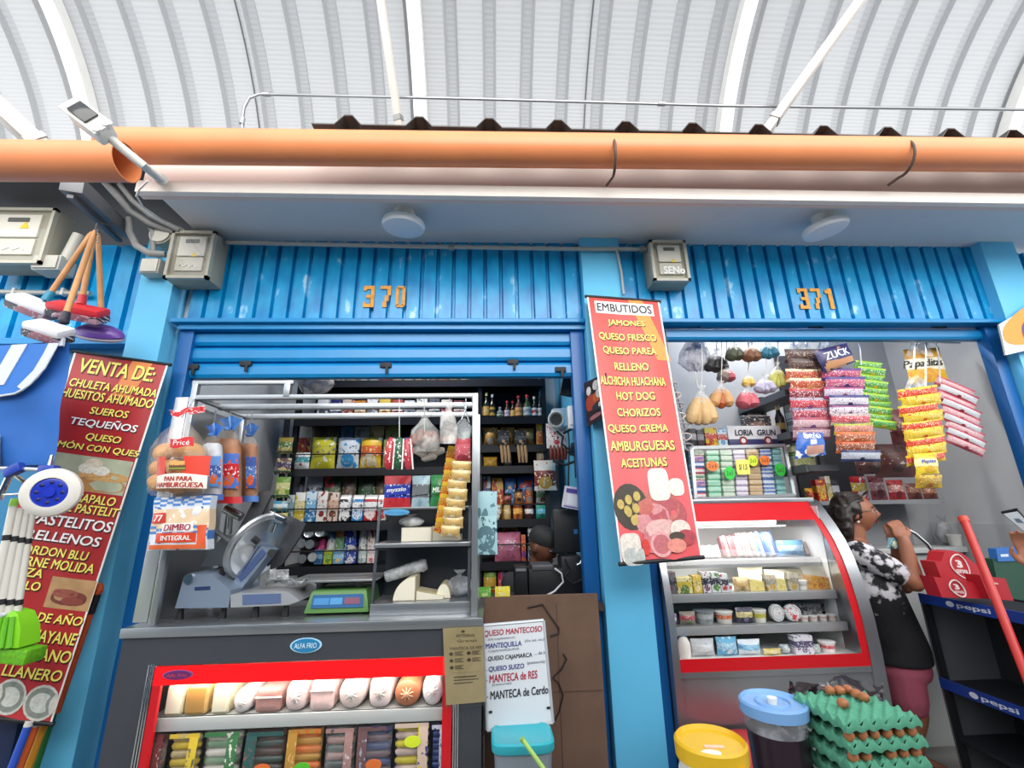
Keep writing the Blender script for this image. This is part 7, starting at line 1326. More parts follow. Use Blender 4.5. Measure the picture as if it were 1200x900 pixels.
for u0, u1, v0, v1, c, n in ((1026, 1066, 520, 560, ('#5a3434', '#6a3f3c', '#c9bcb4', '#3a2020'), 'large dark red candy bag hanging above the rear shelf'), (1004, 1030, 528, 556, ('#4a3030', '#5a3c38', '#b8a8a0', '#2e1c1c'), 'dark brown candy bag hanging next to the large one'), (1046, 1062, 480, 522, ('#6a3a3e', '#7a4a4c', '#c8b0a8', '#4a2428'), 'narrow dark red strip of candy bags beside the yellow packets')):
    q0, q1 = P(u0, v1, 3.22), P(u1, v0, 3.22); place('snack_pouch', pouch(q1.x-q0.x, q1.z-q0.z, .08, wrap(*c, er=.1), seed=5), n, 'pouch', ((q0.x+q1.x)/2, 3.22, q0.z))

# clear bags of grains hanging from the lintel
def grainbag(label, u, v0, v1, wpx, col, lobes, y=2.98, vs=392, knot=True, col2=None):
    o = thing('grain_bag', label, 'bag', P(u, v1, y), group='bags of grains under the 371 shutter')
    m_ = mat(col, .5, noise_=.18, nscale=40, bump=.2); px = P(u+1, v1, y).x-P(u, v1, y).x; H = v1-v0
    for k in range(lobes):
        f = (k+.5)/lobes*2-1; b = MB().m(m_ if not (col2 and k == lobes//2) else mat(col2, .5, noise_=.2, nscale=40)); a, c = P(u+f*wpx*.12, v0+H*.22, y+.01*(k % 2)), P(u+f*wpx*.42, v1-2-3*abs(f), y-.03+.02*(k % 2)); r = wpx*px*.5*(.36 if lobes > 2 else .5)
        b.tube([a, a.lerp(c, .15), a.lerp(c, .5), a.lerp(c, .85), c], [r*.3, r*.75, r, r*.95, r*.4], 12); b.build('grain_pouch', o)
    b = MB().m(film('#f0eeea', .28)); rr = lambda w, v, d: [P(u+w*math.cos(2*PI*i/16)*(1+.12*(i % 2)), v, y+d*math.sin(2*PI*i/16)) for i in range(16)]
    b.rings([rr(wpx*.30, v0+H*.35, .05), rr(wpx*.16, v0+H*.16, .03), rr(wpx*.04, v0, .008), rr(wpx*.13, v0-H*.14, .02)], cap=False); b.build('bag_neck', o)
    b = MB().m(mat('#d9d8d4', .5)); b.tube([P(u, v0, y), P(u+1, (v0+vs)/2, y), P(u, vs, y)], .003, 5); b.build('string', o)
for a in (('tan bean bag with four long lobes, lowest of the grain bags', 822, 457, 500, 44, '#d8b27c', 4, 2.95), ('orange tan grain bag beside the tan bean bag', 845, 450, 480, 36, '#cf9a62', 3, 2.97, 392, True, '#b8562a'), ('pink bag of dry goods, middle of the lower row', 876, 455, 481, 32, '#c9606c', 2, 2.98),
          ('black bean bag hanging high above the orange tan one', 839, 412, 438, 36, '#2a2728', 3, 3.07), ('dark olive grain bag hanging high', 861, 402, 425, 26, '#4a4e3a', 2, 2.98), ('reddish brown grain bag hanging high beside the olive one', 881, 404, 426, 26, '#7a4f34', 2, 2.96), ('teal grain bag hanging high beside the brown one', 901, 402, 422, 30, '#2f6f88', 3, 2.98),
          ('greyish brown bag below the black bean bag', 851, 430, 450, 26, '#7a6a62', 2, 3.02, 392, True, '#a84a58'), ('yellow grain bag behind the pink bag', 877, 438, 456, 18, '#d9b45a', 2, 3.02), ('pale lilac bag of powder in the lower row', 897, 442, 463, 32, '#b4aec4', 3, 2.98), ('yellow green grain bag beside the cookie column', 911, 428, 456, 26, '#b8b45a', 3, 3.0)): grainbag(*a)
o = thing('plastic_bag', 'bunch of empty greyish clear bags hanging highest beside the EMBUTIDOS banner', 'plastic bag', P(814, 432, 3.06))
for du, w in ((0, 16), (7, 13)):
    b = MB().m(film('#8f8c9c' if du == 0 else '#b8b8c0', .5)); rr = lambda w_, v, d: [P(812+du+w_*math.cos(2*PI*i/16)*(1+.2*(i % 2)), v+2*(i % 2), 3.06+d*math.sin(2*PI*i/16)) for i in range(16)]
    b.rings([rr(4, 434, .01), rr(w, 424, .05), rr(w*.9, 412, .05), rr(w*.5, 400, .03), rr(w*.2, 394, .01), rr(w*.8, 388, .03)], cap=False); b.build('bag_film', o)
b = MB().m(mat('#d8cfc0', .5)); b.tube([P(814, 434, 3.06), P(816, 446, 3.0), P(818, 455, 2.96)], .004, 6); b.build('string', o)

# hanging columns of snack packets
dB, crm, rdw, slv = ('#4a3634', '#5c4440', '#b8a89c', '#3a2826', 'dark brown'), ('#e2d2b0', '#b8543a', '#f0e4cc', '#c98a4a', 'cream'), ('#b8283a', '#8a3040', '#f0e4e4', '#d8a0a0', 'red'), ('#a89aa8', '#c8404e', '#e8e4ea', '#7a3a6a', 'silver and red')
hang_strip('the cookie column beside the grain bags', 9, 919, 962, 11, 410, 512, 2.94, [dB, dB, crm, crm, rdw, slv, ('#9a8aa0', '#b84a5a', '#e8e0e8', '#6a3a5a', 'silver'), ('#a83a4c', '#c8a0a8', '#f0e6e8', '#5a4a8a', 'crimson'), ('#7a4a5a', '#b8909a', '#e6dce0', '#4a3a5a', 'mauve')], 'cookie column by the grain bags')
pp = ('#5a3a7a', '#b8486a', '#e6d8e4', '#3a2a5a', 'purple'); pk = ('#a83a6a', '#d8c8d8', '#5a3a7a', '#7a2a52', 'magenta'); bw = ('#3a3a7a', '#d8d4de', '#8a3a6a', '#2a2a5a', 'indigo')
hang_strip('the navy topped cookie column', 10, 962, 1006, 22, 432, 538, 2.90, [pp, ('#4a3a84', '#c05a7a', '#e8dce6', '#33285c', 'violet'), pk, bw, ('#8a4a7a', '#e0d4dc', '#4a2a6a', '#6a3a5a', 'plum'), ('#b8a8a8', '#c9505a', '#eee4e2', '#8a6a6a', 'rose grey'), ('#a8b43a', '#c8786a', '#eef0d0', '#7a8a2a', 'lime'), ('#d9692a', '#a85a3a', '#f4dcc0', '#b8481a', 'orange'), ('#c8602f', '#8a4a34', '#f0d4bc', '#a03a1a', 'rust'), ('#34406a', '#a8acb8', '#e2e4ea', '#222c4a', 'blue grey')], 'navy topped cookie column')
hang_strip('the lime green packet column', 10, 1000, 1030, 16, 424, 500, 3.0, [('#86c22f', '#4a9a3a', '#e8f0c8', '#d9c23a', 'lime green'), ('#9acc3a', '#3f9238', '#f0f4d0', '#e0a83a', 'bright green')], 'lime green packet column', tilt=.12)
hang_strip('the yellow packet column', 9, 1051, 1097, 12, 454, 540, 2.94, [('#e6c92a', '#d83a2f', '#f8f0b0', '#c8202a', 'yellow'), ('#e2c022', '#d8b41a', '#f4eaa8', '#c82a2a', 'golden')], 'yellow packet column', tilt=-.12)
hang_strip('the pink packet column by the bare wall', 9, 1094, 1134, 16, 448, 524, 3.0, [('#c05a68', '#d8a8ac', '#e8e4e6', '#a83a4a', 'pink'), ('#b84a5c', '#c8ccd0', '#f0e8ea', '#9a2a3e', 'rose')], 'pink packet column', tilt=.45)
def bigbag(label, TL, TR, BR, BL, y, cols, txts, d=.05, nm='snack_pouch', cat='pouch', disc=None):
    s_ = Sheet(P(*TL, y), P(*TR, y), P(*BR, y), P(*BL, y)); o = thing(nm, label, cat, s_.at(.5, 1)); m_ = wrap(*cols)
    ft = lambda a, c, back: s_.at(a, c, (-1 if back else 1)*d/2*(math.sin(PI*min(1, max(0, a)))**.5)*(math.sin(PI*min(1, max(0, c)))**.5)+.003*math.sin(a*15+c*11))
    b = MB().m(m_); b.rings([[ft(i/12, j/10, False) for i in range(13)]+[ft(1-i/12, j/10, True)-s_.n*.001 for i in range(13)] for j in range(11)]); b.build('bag_wrap', o)
    for s0_, s1_, t0, t1, c in disc or []: b = MB().m(mat(c, .4)); b.grid(lambda a, c_: ft(s0_+(s1_-s0_)*a, t0+(t1-t0)*c_, False)+s_.n*.002, 6, 5); b.build('print_patch', o)
    for txt, a0, a1, t0, t1, c, k in txts:
        me_, (xa_, xb_, ya_, yb_) = text_me(txt, 0, k); b = MB().m(mat(c, .45))
        for sx_ in (-.03, .03): b.mesh(me_, lambda c_: ft(a0+(c_.x+sx_-xa_)/(xb_-xa_)*(a1-a0), t1-(c_.y-ya_)/(yb_-ya_)*(t1-t0), False)+s_.n*.004)
        b.build('lettering', o, fix=False)
bigbag('navy cookie bag lettered ZUCK at the top of its column', (953, 411), (992, 402), (1003, 424), (966, 437), 2.86, ('#2a2a5c', '#2e2e62', '#3a3a70', '#b8846a'), [('ZUCK', .16, .88, .22, .55, '#e4e4ee', .05)], disc=[(.1, .95, .66, .92, '#b8845a')])
bigbag('blue cookie bag lettered OREO at the bottom of its column', (934, 507), (965, 507), (968, 533), (932, 538), 2.86, ('#2a5cb4', '#2f66be', '#3a70c8', '#e8e4e0'), [('OREO', .20, .80, .06, .26, '#f4f4f8', 0)], disc=[(.30, .90, .55, .90, '#b88a7a'), (.42, .62, .30, .5, '#e6e8ee')])
bigbag('yellow and white snack bag with black script Papaditas behind the yellow packets', (1058, 410), (1100, 407), (1112, 446), (1066, 450), 3.06, ('#e2b02a', '#e8e0c8', '#f0e8d0', '#d9982a'), [('Papaditas', -.08, .92, .34, .62, '#1f1d1c', .25)], disc=[(.0, .8, .0, .30, '#d99a1f')])
bigbag('yellow biscuit bag with blue lettering at the foot of the yellow column', (1070, 532), (1097, 530), (1101, 555), (1074, 557), 2.90, ('#e8cc3a', '#f0e4a0', '#f4ecc0', '#d8a82a'), [('Pepitas', .18, .82, .30, .52, '#2a4ab0', .2)])
hang_strip('the tail under the biscuit bag', 1, 1072, 1100, 0, 556, 568, 2.92, [('#c8a82a', '#a8842a', '#e8d890', '#9a5a2a', 'dull yellow')], 'tail packet', noun='packet')
o = thing('snack_rack', 'wire hanger with curled clear ends holding the snack columns under the 371 shutter', 'hanger', P(1000, 400, 3.0))
b = MB().m(mat('#c4c7cb', .3, .7)); b.tube([P(905, 398, 3.0), P(1000, 399, 3.0), P(1125, 402, 3.0)], .006, 6); b.build('hanging_bar', o)
for u, v, du in ((930, 408, 2), (945, 404, -6), (960, 402, 6), (990, 405, 10), (1008, 420, 3), (1072, 425, -5), (1100, 440, 5), (1085, 452, 0)):
    b = MB().m(mat('#d0d3d6', .3, .6)); b.tube([P(u-du, 396, 3.0), P(u, (396+v)/2, 2.98), P(u+du*.3, v+8, 2.96)], .0045, 6); b.build('hook_wire', o)
for u, v, w in ((938, 399, 14), (975, 400, 20), (1078, 404, 16), (1074, 445, 14)):
    b = MB().m(film('#e4e6e4', .45)); b.grid(lambda a, c: P(u+w*(a-.5)*2*(.6+.4*c), v-4+16*c+2*math.sin(a*9), 3.02+.02*math.sin(a*7+c*5)), 8, 4); b.build('clear_flap', o)

# sign on the right pillar
s_ = Sheet(P(1171, 380, 2.74), P(1232, 344, 2.74), P(1240, 402, 2.74), P(1179, 416, 2.74)); o = thing('shield_sign', 'white sign plate with orange arch and violet shield on the right pillar', 'sign', s_.at(.5, 1))
b = MB().m(mat('#e9e6e2', .4)); b.slab(lambda a, c, f: s_.at(a, c, f), 4, 4, .012); b.build('plate', o); b = MB().m(mat('#e0922f', .45)); s_.disc(b, .58, .40, .56, .46, .002, 30, .8); b.build('orange_arch', o); b = MB().m(mat('#4a3a8a', .45)); s_.disc(b, .62, .52, .26, .28, .004, 24, .7); b.build('shield', o); b = MB().m(mat('#e6c8a0', .45)); s_.disc(b, .64, .5, .14, .14, .006, 24, .7); b.build('shield_centre', o)

# things on the floor before the fridge: pails and egg trays
def pail(name, label, cat, c, r, z, cap_c, body, lid_fn, yy):
    o = thing(name, label, cat, (c.x, yy, 0)); return o
p = P(905, 822, 2.20); R_ = .130; zl = p.z
o = thing('lidded_container', 'tall clear container of dark liquid with light blue lid before the display fridge', 'container', (p.x, 2.20, 0))
tilt = Matrix.Rotation(0, 4, 'Y')
b = MB().m(film('#c9cdd6', .30)); b.lathe([(R_*.905, zl-.10), (R_*.95, zl-.03)], (p.x, 2.20, 0), 36, cap=False); b.build('clear_wall', o)
b = MB().m(mat('#2a1a26', .25)); b.lathe([(.001, .0), (R_*.79, .0), (R_*.79, .022), (R_*.903, zl-.102), (.001, zl-.102)], (p.x, 2.20, 0), 36, cap=False); b.build('dark_liquid', o)
b = MB().m(mat('#7aa8dc', .35)); b.lathe([(R_*.95, zl-.04), (R_*1.02, zl-.04), (R_*1.03, zl), (R_*.97, zl+.008), (R_*.90, zl-.004), (R_*.55, zl-.004), (R_*.52, zl+.004), (R_*.48, zl-.004), (.001, zl-.004)], (p.x, 2.20, 0), 40, cap=False); ld_ = b.build('lid', o)
b = MB().m(mat('#f2efe4', .35)); b.lathe([(.018, zl-.004), (.02, zl+.02), (.001, zl+.022)], (p.x-.005, 2.19, 0), 16, cap=False); b.build('lid_knob', ld_)
p = P(832, 868, 1.95); R_ = .124; zl = p.z
o = thing('lidded_pail', 'white round pail with yellow lid at the foot of the middle pillar', 'pail', (p.x, 1.95, 0))
b = MB().m(mat('#e2e2e0', .4)); b.lathe([(R_*.80, 0), (R_*.83, .01), (R_*.93, zl-.11), (R_*.99, zl-.105), (R_*.99, zl-.095), (R_*.94, zl-.09), (R_*.97, zl-.02)], (p.x, 1.95, 0), 36); b.build('pail_body', o)
b = MB().m(mat('#e2b51f', .38)); b.lathe([(R_*.96, zl-.05), (R_*1.03, zl-.05), (R_*1.04, zl), (R_*.98, zl+.008), (R_*.92, zl-.008), (.001, zl-.008)], (p.x, 1.95, 0), 40, cap=False); b.box((p.x+.03, 1.95-R_*1.0, zl-.06), (.09, .03, .05), bev=.01); ld_ = b.build('lid', o)
b = MB().m(mat('#e9e9e6', .5)); b.lathe([(.033, zl-.007), (.001, zl-.006)], (p.x-.03, 1.88, 0), 20, sx=1.1, sy=.8, cap=False); b.build('round_sticker', ld_); b = MB().m(mat('#e6c8b0', .5)); b.box((p.x, 1.92, zl-.006), (.07, .02, .003), rot=(0, 0, -.15)); b.build('pale_label', ld_)
o = thing('red_basin', 'red plastic basin on the floor behind the pails', 'basin', (P(897, 885, 2.50).x, 2.50, 0)); p = P(897, 885, 2.50)
b = MB().m(mat('#b01f2a', .4)); b.lathe([(.15, 0), (.17, .02), (.20, .42), (.21, .43), (.21, .44), (.19, .44), (.16, .03), (.001, .03)], (p.x, 2.56, 0), 36, cap=False); b.build('basin_body', o); b = MB().m(mat('#c4242f', .4)); b.lathe([(.207, .425), (.22, .43), (.22, .45), (.207, .452)], (p.x, 2.56, 0), 36); b.build('rim', o)
# egg trays
TY = mat('#5aa586', .8, noise_=.15, nscale=30, name='green_pulp'); EGG = mat('#b8744a', .5, noise_=.12, nscale=30, name='egg_shell')
zt_ = P(1003, 826, 2.06).z; c0, c1_, c2_, c3_ = [PZ(u, v, zt_) for u, v in ((947, 813), (982, 844), (1061, 838), (1024, 808))]
ctr = (c0+c1_+c2_+c3_)/4; ax = (c2_-c1_).normalized(); az = math.atan2(ax.y, ax.x); TW, TD = .315, .28
def tray_z(x, y): return .013*(math.cos(2*PI*x/.0525)*math.cos(2*PI*y/.0525))+.004
CNT = Vector((ctr.x, ctr.y+.02, 0)); NT = 5; PT = .068; labs = ['topmost green pulp egg tray of the stack', 'second green egg tray from the top', 'third green egg tray from the top, in the middle of the stack', 'fourth green egg tray from the top', 'fifth green egg tray from the top, lowest in view']
for k in range(NT):
    o = thing('egg_tray', labs[k], 'egg tray', CNT+Vector((.006*(k % 2), 0, zt_-.018-k*PT)), az+.02*math.sin(k*3), group='stacked egg trays')
    b = MB().m(TY); b.slab(lambda a, c, f: Vector(((a-.5)*TW, (c-.5)*TD, tray_z((a-.5)*TW, (c-.5)*TD)*(1 if f == 0 else 1)+f)), 36, 32, .003)
    b.build('pulp_sheet', o, world=False)
    b = MB().m(TY); n = 60
    def edge(t, z, out):
        s = t*4; i = int(s) % 4; q = s-int(s); x, y = [(-1+2*q, -1), (1, -1+2*q), (1-2*q, 1), (-1, 1-2*q)][i]; x, y = x*(TW/2+out), y*(TD/2+out)
        return Vector((x, y, z+.013*max(.35, 1+z*22)*math.cos((x+y)*2*PI/.0525)))
    b.rings([[edge(i/96, z, out) for i in range(96)] for z, out in ((.0045, .0), (-.010, .004), (-.026, .001))], cap=False); b.build('rim', o, world=False)
Re = Matrix.Rotation(az, 4, 'Z')
def egg(label, x, y, z, tx, grp):
    o = MB().m(EGG); M4 = Re @ Matrix.Rotation(tx, 4, 'X') @ Matrix.Rotation(.3*math.sin(x*50), 4, 'Y')
    o.lathe([(.001, -.022), (.009, -.0205), (.016, -.013), (.0195, -.002), (.018, .010), (.013, .020), (.006, .026), (.001, .028)], (0, 0, 0), 16, M4, cap=False)
    ob = o.build('egg', None, loc=(0, 0, 0), world=False); ob.location = CNT+Re.to_3x3() @ Vector((x, y, 0))+Vector((0, 0, z)); tag(ob, label, 'egg', grp)
for k, (u, v) in enumerate(((972, 808), (983, 808), (993, 807), (1003, 812), (1012, 816), (987, 823))):
    q = PZ(u, v, zt_+.012); loc = Re.inverted().to_3x3() @ (Vector((q.x, q.y, 0))-CNT); gx, gy = round(loc.x/.0525*2)/2*.0525, loc.y
    egg('brown egg on the topmost tray, %s' % ('apart from the row, nearer the viewer' if k == 5 else ORD[k]+' along the row from the blue lidded container'), loc.x, loc.y, zt_+.008, 1.2, 'eggs on the topmost tray')
for k in range(1, 4):
    for j in range(6):
        if (j*7+k*3) % 5 == 0 and k != 1: continue
        egg('brown egg peeping from under the %s tray edge, %s from the near corner' % (ORD[k-1], ORD[j]), -TW/2+.026+.0525*j, -TD/2+.026, zt_-.018-k*PT+.020, .25, 'eggs between the trays')
o = thing('black_bag', 'black plastic bag tucked behind the egg trays', 'plastic bag', P(985, 815, 2.32)); b = MB().m(mat('#2a2428', .22)); b.grid(lambda a, c: P(925+112*a, 797+5*math.sin(a*9)+26*c, 2.34-.10*c)+Vector((0, .02*math.sin(a*13), .018*noise.noise(Vector((a*7, c*5, 1))))), 26, 10); b.build('bag_fold', o); b = MB().m(mat('#332c30', .2)); b.grid(lambda a, c: P(928+40*a, 806-7*math.sin(a*3.1)+16*c, 2.27)+Vector((0, .03*math.sin(a*8+c*4), 0)), 14, 6); b.build('bag_edge', o)
o = thing('clear_box', 'dark clear-edged tub beside the egg trays, at the bottom edge', 'tub', P(1050, 900, 2.0)); b = MB().m(mat('#4a4448', .3)); b.prism([P(1010, 905, 2.02), P(1055, 862, 2.02), P(1075, 880, 2.02), P(1088, 930, 2.02), P(1015, 930, 2.02)], (0, .12, 0)); b.build('tub_body', o); b = MB().m(mat('#b8b4b0', .3)); b.tube([P(1055, 862, 2.01), P(1070, 880, 2.01), P(1082, 912, 2.01)], .006, 6); b.build('bright_edge', o)

# right side of shop 371: sink counter, tap, rack with blue strips, red display boxes
o = thing('sink_counter', 'pale counter ledge along the rear wall beside the standing woman', 'counter', (3.2, 3.4, 0)); q = P(1130, 640, 3.5); b = MB().m(mat('#c4c6c6', .4)); b.span((2.5, 3.46, q.z-.04), (3.61, 3.69, q.z), bev=.006); b.build('worktop', o); b = MB().m(mat('#b0b2b2', .6)); b.span((2.52, 3.50, 0), (3.60, 3.68, q.z-.04)); b.build('cabinet', o)
zc_ = q.z
o = thing('gooseneck_tap', 'chrome gooseneck tap curving beside the raised hand', 'tap', P(1103, 690, 3.12)); b = MB().m(CHROME); b.tube([P(*w_, 3.12) for w_ in ((1108, 700), (1104, 672), (1097, 652), (1086, 637), (1072, 625), (1058, 618), (1047, 617), (1041, 621), (1039, 627))], .013, 10); b.build('spout', o); b = MB().m(CHROME); b.cyl(P(1108, 700, 3.12), P(1105, 684, 3.12), .022, seg=14); b.build('tap_base', o)
p = P(1124, 640, 3.5); place('plastic_cup', cup(.045, .085, mat('#d8d6d0', .4), '#dcdad4'), 'white cup on the pale counter ledge', 'cup', (p.x, 3.52, zc_+.001))
o = crumple('foil_bag', 'crumpled silvery bag on the counter ledge beside the red pole', Vector((P(1114, 630, 3.56).x, 3.59, zc_+.001)), (.07, .05, .09), .8, tint='#a8aaac')
o = thing('red_pole', 'red broom pole leaning across the rack at the right edge', 'pole', P(1205, 800, 2.25)); b = MB().m(mat('#c9302a', .35)); b.tube([P(1130, 610, 2.55), P(1168, 705, 2.42), P(1208, 805, 2.28), P(1235, 880, 2.15)], .020, 12); b.build('pole', o); b = MB().m(mat('#d8442f', .35)); b.cyl(P(1128, 606, 2.56), P(1131, 612, 2.548), .024, seg=14); b.build('end_cap', o)
# rack with blue price strips
rx = 2.74; o = thing('black_rack', 'black drinks rack with blue price strips at the right side of shop 371', 'rack', (rx+.2, 2.45, 0)); za, zb_ = PX(1078, 697, rx).z, PX(1100, 795, rx).z; yA = PX(1078, 697, rx).y
BK = mat('#1f2126', .55)
for z in (za, zb_, .28):
    b = MB().m(BK); b.span((rx, 1.95, z-.03), (rx+.40, yA, z-.01)); b.build('shelf_board', o)
for y_ in (yA-.03, 1.95): b = MB().m(BK); b.span((rx, y_, 0), (rx+.03, y_+.03, za)); b.build('upright', o)
b = MB().m(BK); b.span((rx+.39, 1.95, 0), (rx+.40, yA, za)); b.build('rack_back', o); b = MB().m(mat('#6f7074', .5)); b.span((rx, yA, 0), (rx+.40, yA+.012, za)); b.build('end_plate', o)
for z, lab in ((za, 'pepsi'), (zb_, 'pepsi')):
    b = MB().m(mat('#1f3f94', .4)); b.span((rx-.012, 1.95, z-.045), (rx, yA, z+.012)); st = b.build('price_strip', o)
    s_ = Sheet((rx-.013, yA-.02, z+.01), (rx-.013, 1.97, z+.01), (rx-.013, 1.97, z-.043), (rx-.013, yA-.02, z-.043)); s_.n = Vector((-1, 0, 0))
    for k in range(2):
        b = MB().m(mat('#dfe4f0', .4)); s_.disc(b, .18+.42*k, .5, .025, .3, .002, 16); s_.text(b, lab, .22+.42*k, .40+.42*k, .25, .85, .002, .03); b.build('lettering', st, fix=False)
for k, (y_, z, c, n) in enumerate(((2.52, zb_, ('#7a2f2a', '#9a4a3a', '#d8b8a0', '#5a2020'), 'dull red'), (2.38, zb_, ('#8a5a2a', '#b07a3a', '#e0c898', '#6a3a1a'), 'ochre'), (2.26, zb_, ('#7a2a2a', '#a04038', '#e0c0b0', '#5a1c1c'), 'brick'), (2.50, .28, ('#a8842f', '#8a5a2a', '#e0cc90', '#6a3a1a'), 'mustard'), (2.36, .28, ('#9a7a34', '#7a4a24', '#dcc890', '#5a3018'), 'khaki'), (2.22, .28, ('#7a2424', '#9a4a3a', '#dcb8a8', '#54181a'), 'dark red'))):
    place('snack_pouch', pouch(.13, .16, .08, wrap(*c), seed=k), '%s snack bag on the %s shelf of the black rack' % (n, 'middle' if z == zb_ else 'bottom'), 'pouch', (rx+.14, y_, z-.008), rz=-PI/2, group='snack bags in the black rack')
for lab, q4, y, tc in (('taller red display box with white emblem on the black rack', ((1095, 657), (1148, 662), (1160, 694), (1108, 690)), 2.78, True), ('lower red display box with white emblem in front on the black rack', ((1094, 676), (1152, 684), (1163, 702), (1104, 700)), 2.64, False), ('small red box at the right end on the black rack', ((1148, 674), (1178, 678), (1188, 704), (1160, 702)), 2.60, False)):
    s_ = Sheet(*[P(*w_, y) for w_ in q4]); o = thing('display_box', lab, 'box', s_.at(.5, 1)); RB = mat('#b3202c', .45)
    b = MB().m(RB)
    if tc: b.prism([s_.at(a, c) for a, c in ((0, 1), (1, 1), (1, 0), (.9, -.05), (.72, -.36), (.5, -.45), (.3, -.36), (.16, .0), (0, .04))], (0, .10, 0))
    else: b.prism([s_.at(a, c) for a, c in ((0, 1), (1, 1), (1, 0), (0, 0))], (0, .09, 0))
    b.build('card_box', o)
    if 'small' not in lab:
        cs, ct, rs_, rt_ = (.52, .12, .19, .42) if tc else (.38, .48, .14, .44); b = MB().m(mat('#e6d8d4', .5)); ring = [s_.at(cs+rs_*math.cos(t), ct+rt_*math.sin(t)*(1+.25*math.cos(t)), .003) for t in [2*PI*i/26 for i in range(27)]]; b.tube(ring, .004, 5); s_.text(b, '3', cs-rs_*.25, cs+rs_*.3, ct-rt_*.5, ct+rt_*.1, .003, .08); s_.text(b, 'corona', cs-rs_*.6, cs+rs_*.7, ct+rt_*.3, ct+rt_*.6, .003, .04, .1); b.build('emblem', o, fix=False)
    else: b = MB().m(mat('#e0b0a8', .5)); s_.patch(b, .2, .6, .25, .32, .003, 2); b.build('printed_rule', o)
o = thing('green_crate_panel', 'dark green panel with blue top edge at the right edge', 'panel', P(1190, 720, 2.7)); s_ = Sheet(P(1163, 655, 2.93), P(1204, 652, 2.93), P(1222, 778, 2.93), P(1188, 770, 2.93)); b = MB().m(mat('#1f4a38', .5)); b.slab(lambda a, c, f: s_.at(a, c, f), 3, 3, .05); b.build('panel', o); b = MB().m(mat('#2a6ab4', .4)); s2 = Sheet(P(1167, 643, 2.92), P(1204, 641, 2.92), P(1206, 657, 2.92), P(1170, 658, 2.92)); b.slab(lambda a, c, f: s2.at(a, c, f), 3, 2, .05); b.build('blue_top', o); b = MB().m(mat('#cfdcec', .4)); s2.patch(b, .1, .35, .45, .65, .002, 2); b.build('white_mark', o)
struct('wall_right', MB().m(mat('#a8aaad', .7)).span((3.612, 2.95, 0), (3.62, 3.72, 1.45)))

o = thing('hanging_chain', 'thin metal chain slanting down the bare right wall behind the pink packets', 'chain', P(1186, 592, 3.3)); b = MB().m(mat('#8d9094', .4, .5)); b.tube([P(1126, 470, 3.3), P(1150, 520, 3.3), P(1186, 592, 3.3)], .006, 6); b.build('chain_links', o)
b = MB().m(mat('#a8abb0', .4, .5)); b.ball(P(1126, 469, 3.3), .012, 10); b.build('chain_hook', o)
# ------------------------------------------------------------ people
def remeshed(b, voxel, smooth=6, name='body', mt=None, parent=None):
    me = bpy.data.meshes.new(name); bmesh.ops.recalc_face_normals(b.bm, faces=b.bm.faces[:]); b.bm.to_mesh(me); b.bm.free()
    t = bpy.data.objects.new('tmp_body', me); COL.objects.link(t)
    m = t.modifiers.new('r', 'REMESH'); m.mode = 'VOXEL'; m.voxel_size = voxel
    s = t.modifiers.new('s', 'SMOOTH'); s.factor = .5; s.iterations = smooth
    bpy.context.view_layer.update(); dg = bpy.context.evaluated_depsgraph_get()
    out = bpy.data.meshes.new_from_object(t.evaluated_get(dg)); bpy.data.objects.remove(t); bpy.data.meshes.remove(me)
    out.name = name; out.materials.clear(); out.materials.append(mt)
    loc = wloc(parent) if parent else Vector((0, 0, 0))
    out.transform(Matrix.Translation(-loc)); out.polygons.foreach_set('use_smooth', [True]*len(out.polygons))
    o = bpy.data.objects.new(name, out); COL.objects.link(o); o.parent = parent; return o
def limb(b, pts, rs, seg=14):
    P_, R_ = [], []
    for i in range(len(pts)-1):
        a, c = Vector(pts[i]), Vector(pts[i+1])
        for k in range(5): t = k/5; P_.append(a.lerp(c, t)); R_.append(rs[i]+(rs[i+1]-rs[i])*t)
    P_.append(Vector(pts[-1])); R_.append(rs[-1]); b.tube(P_, R_, seg)
    for p, r in zip(pts, rs): b.ball(p, r*.99, 12)
def torso(b, secs, rt, fw):                       # secs: (centre, half width, half depth)
    b.rings([[Vector(c)+rt*(w*math.copysign(abs(math.cos(t))**.85, math.cos(t)))+fw*(d*math.sin(t)) for t in [2*PI*i/28 for i in range(28)]] for c, w, d in secs])
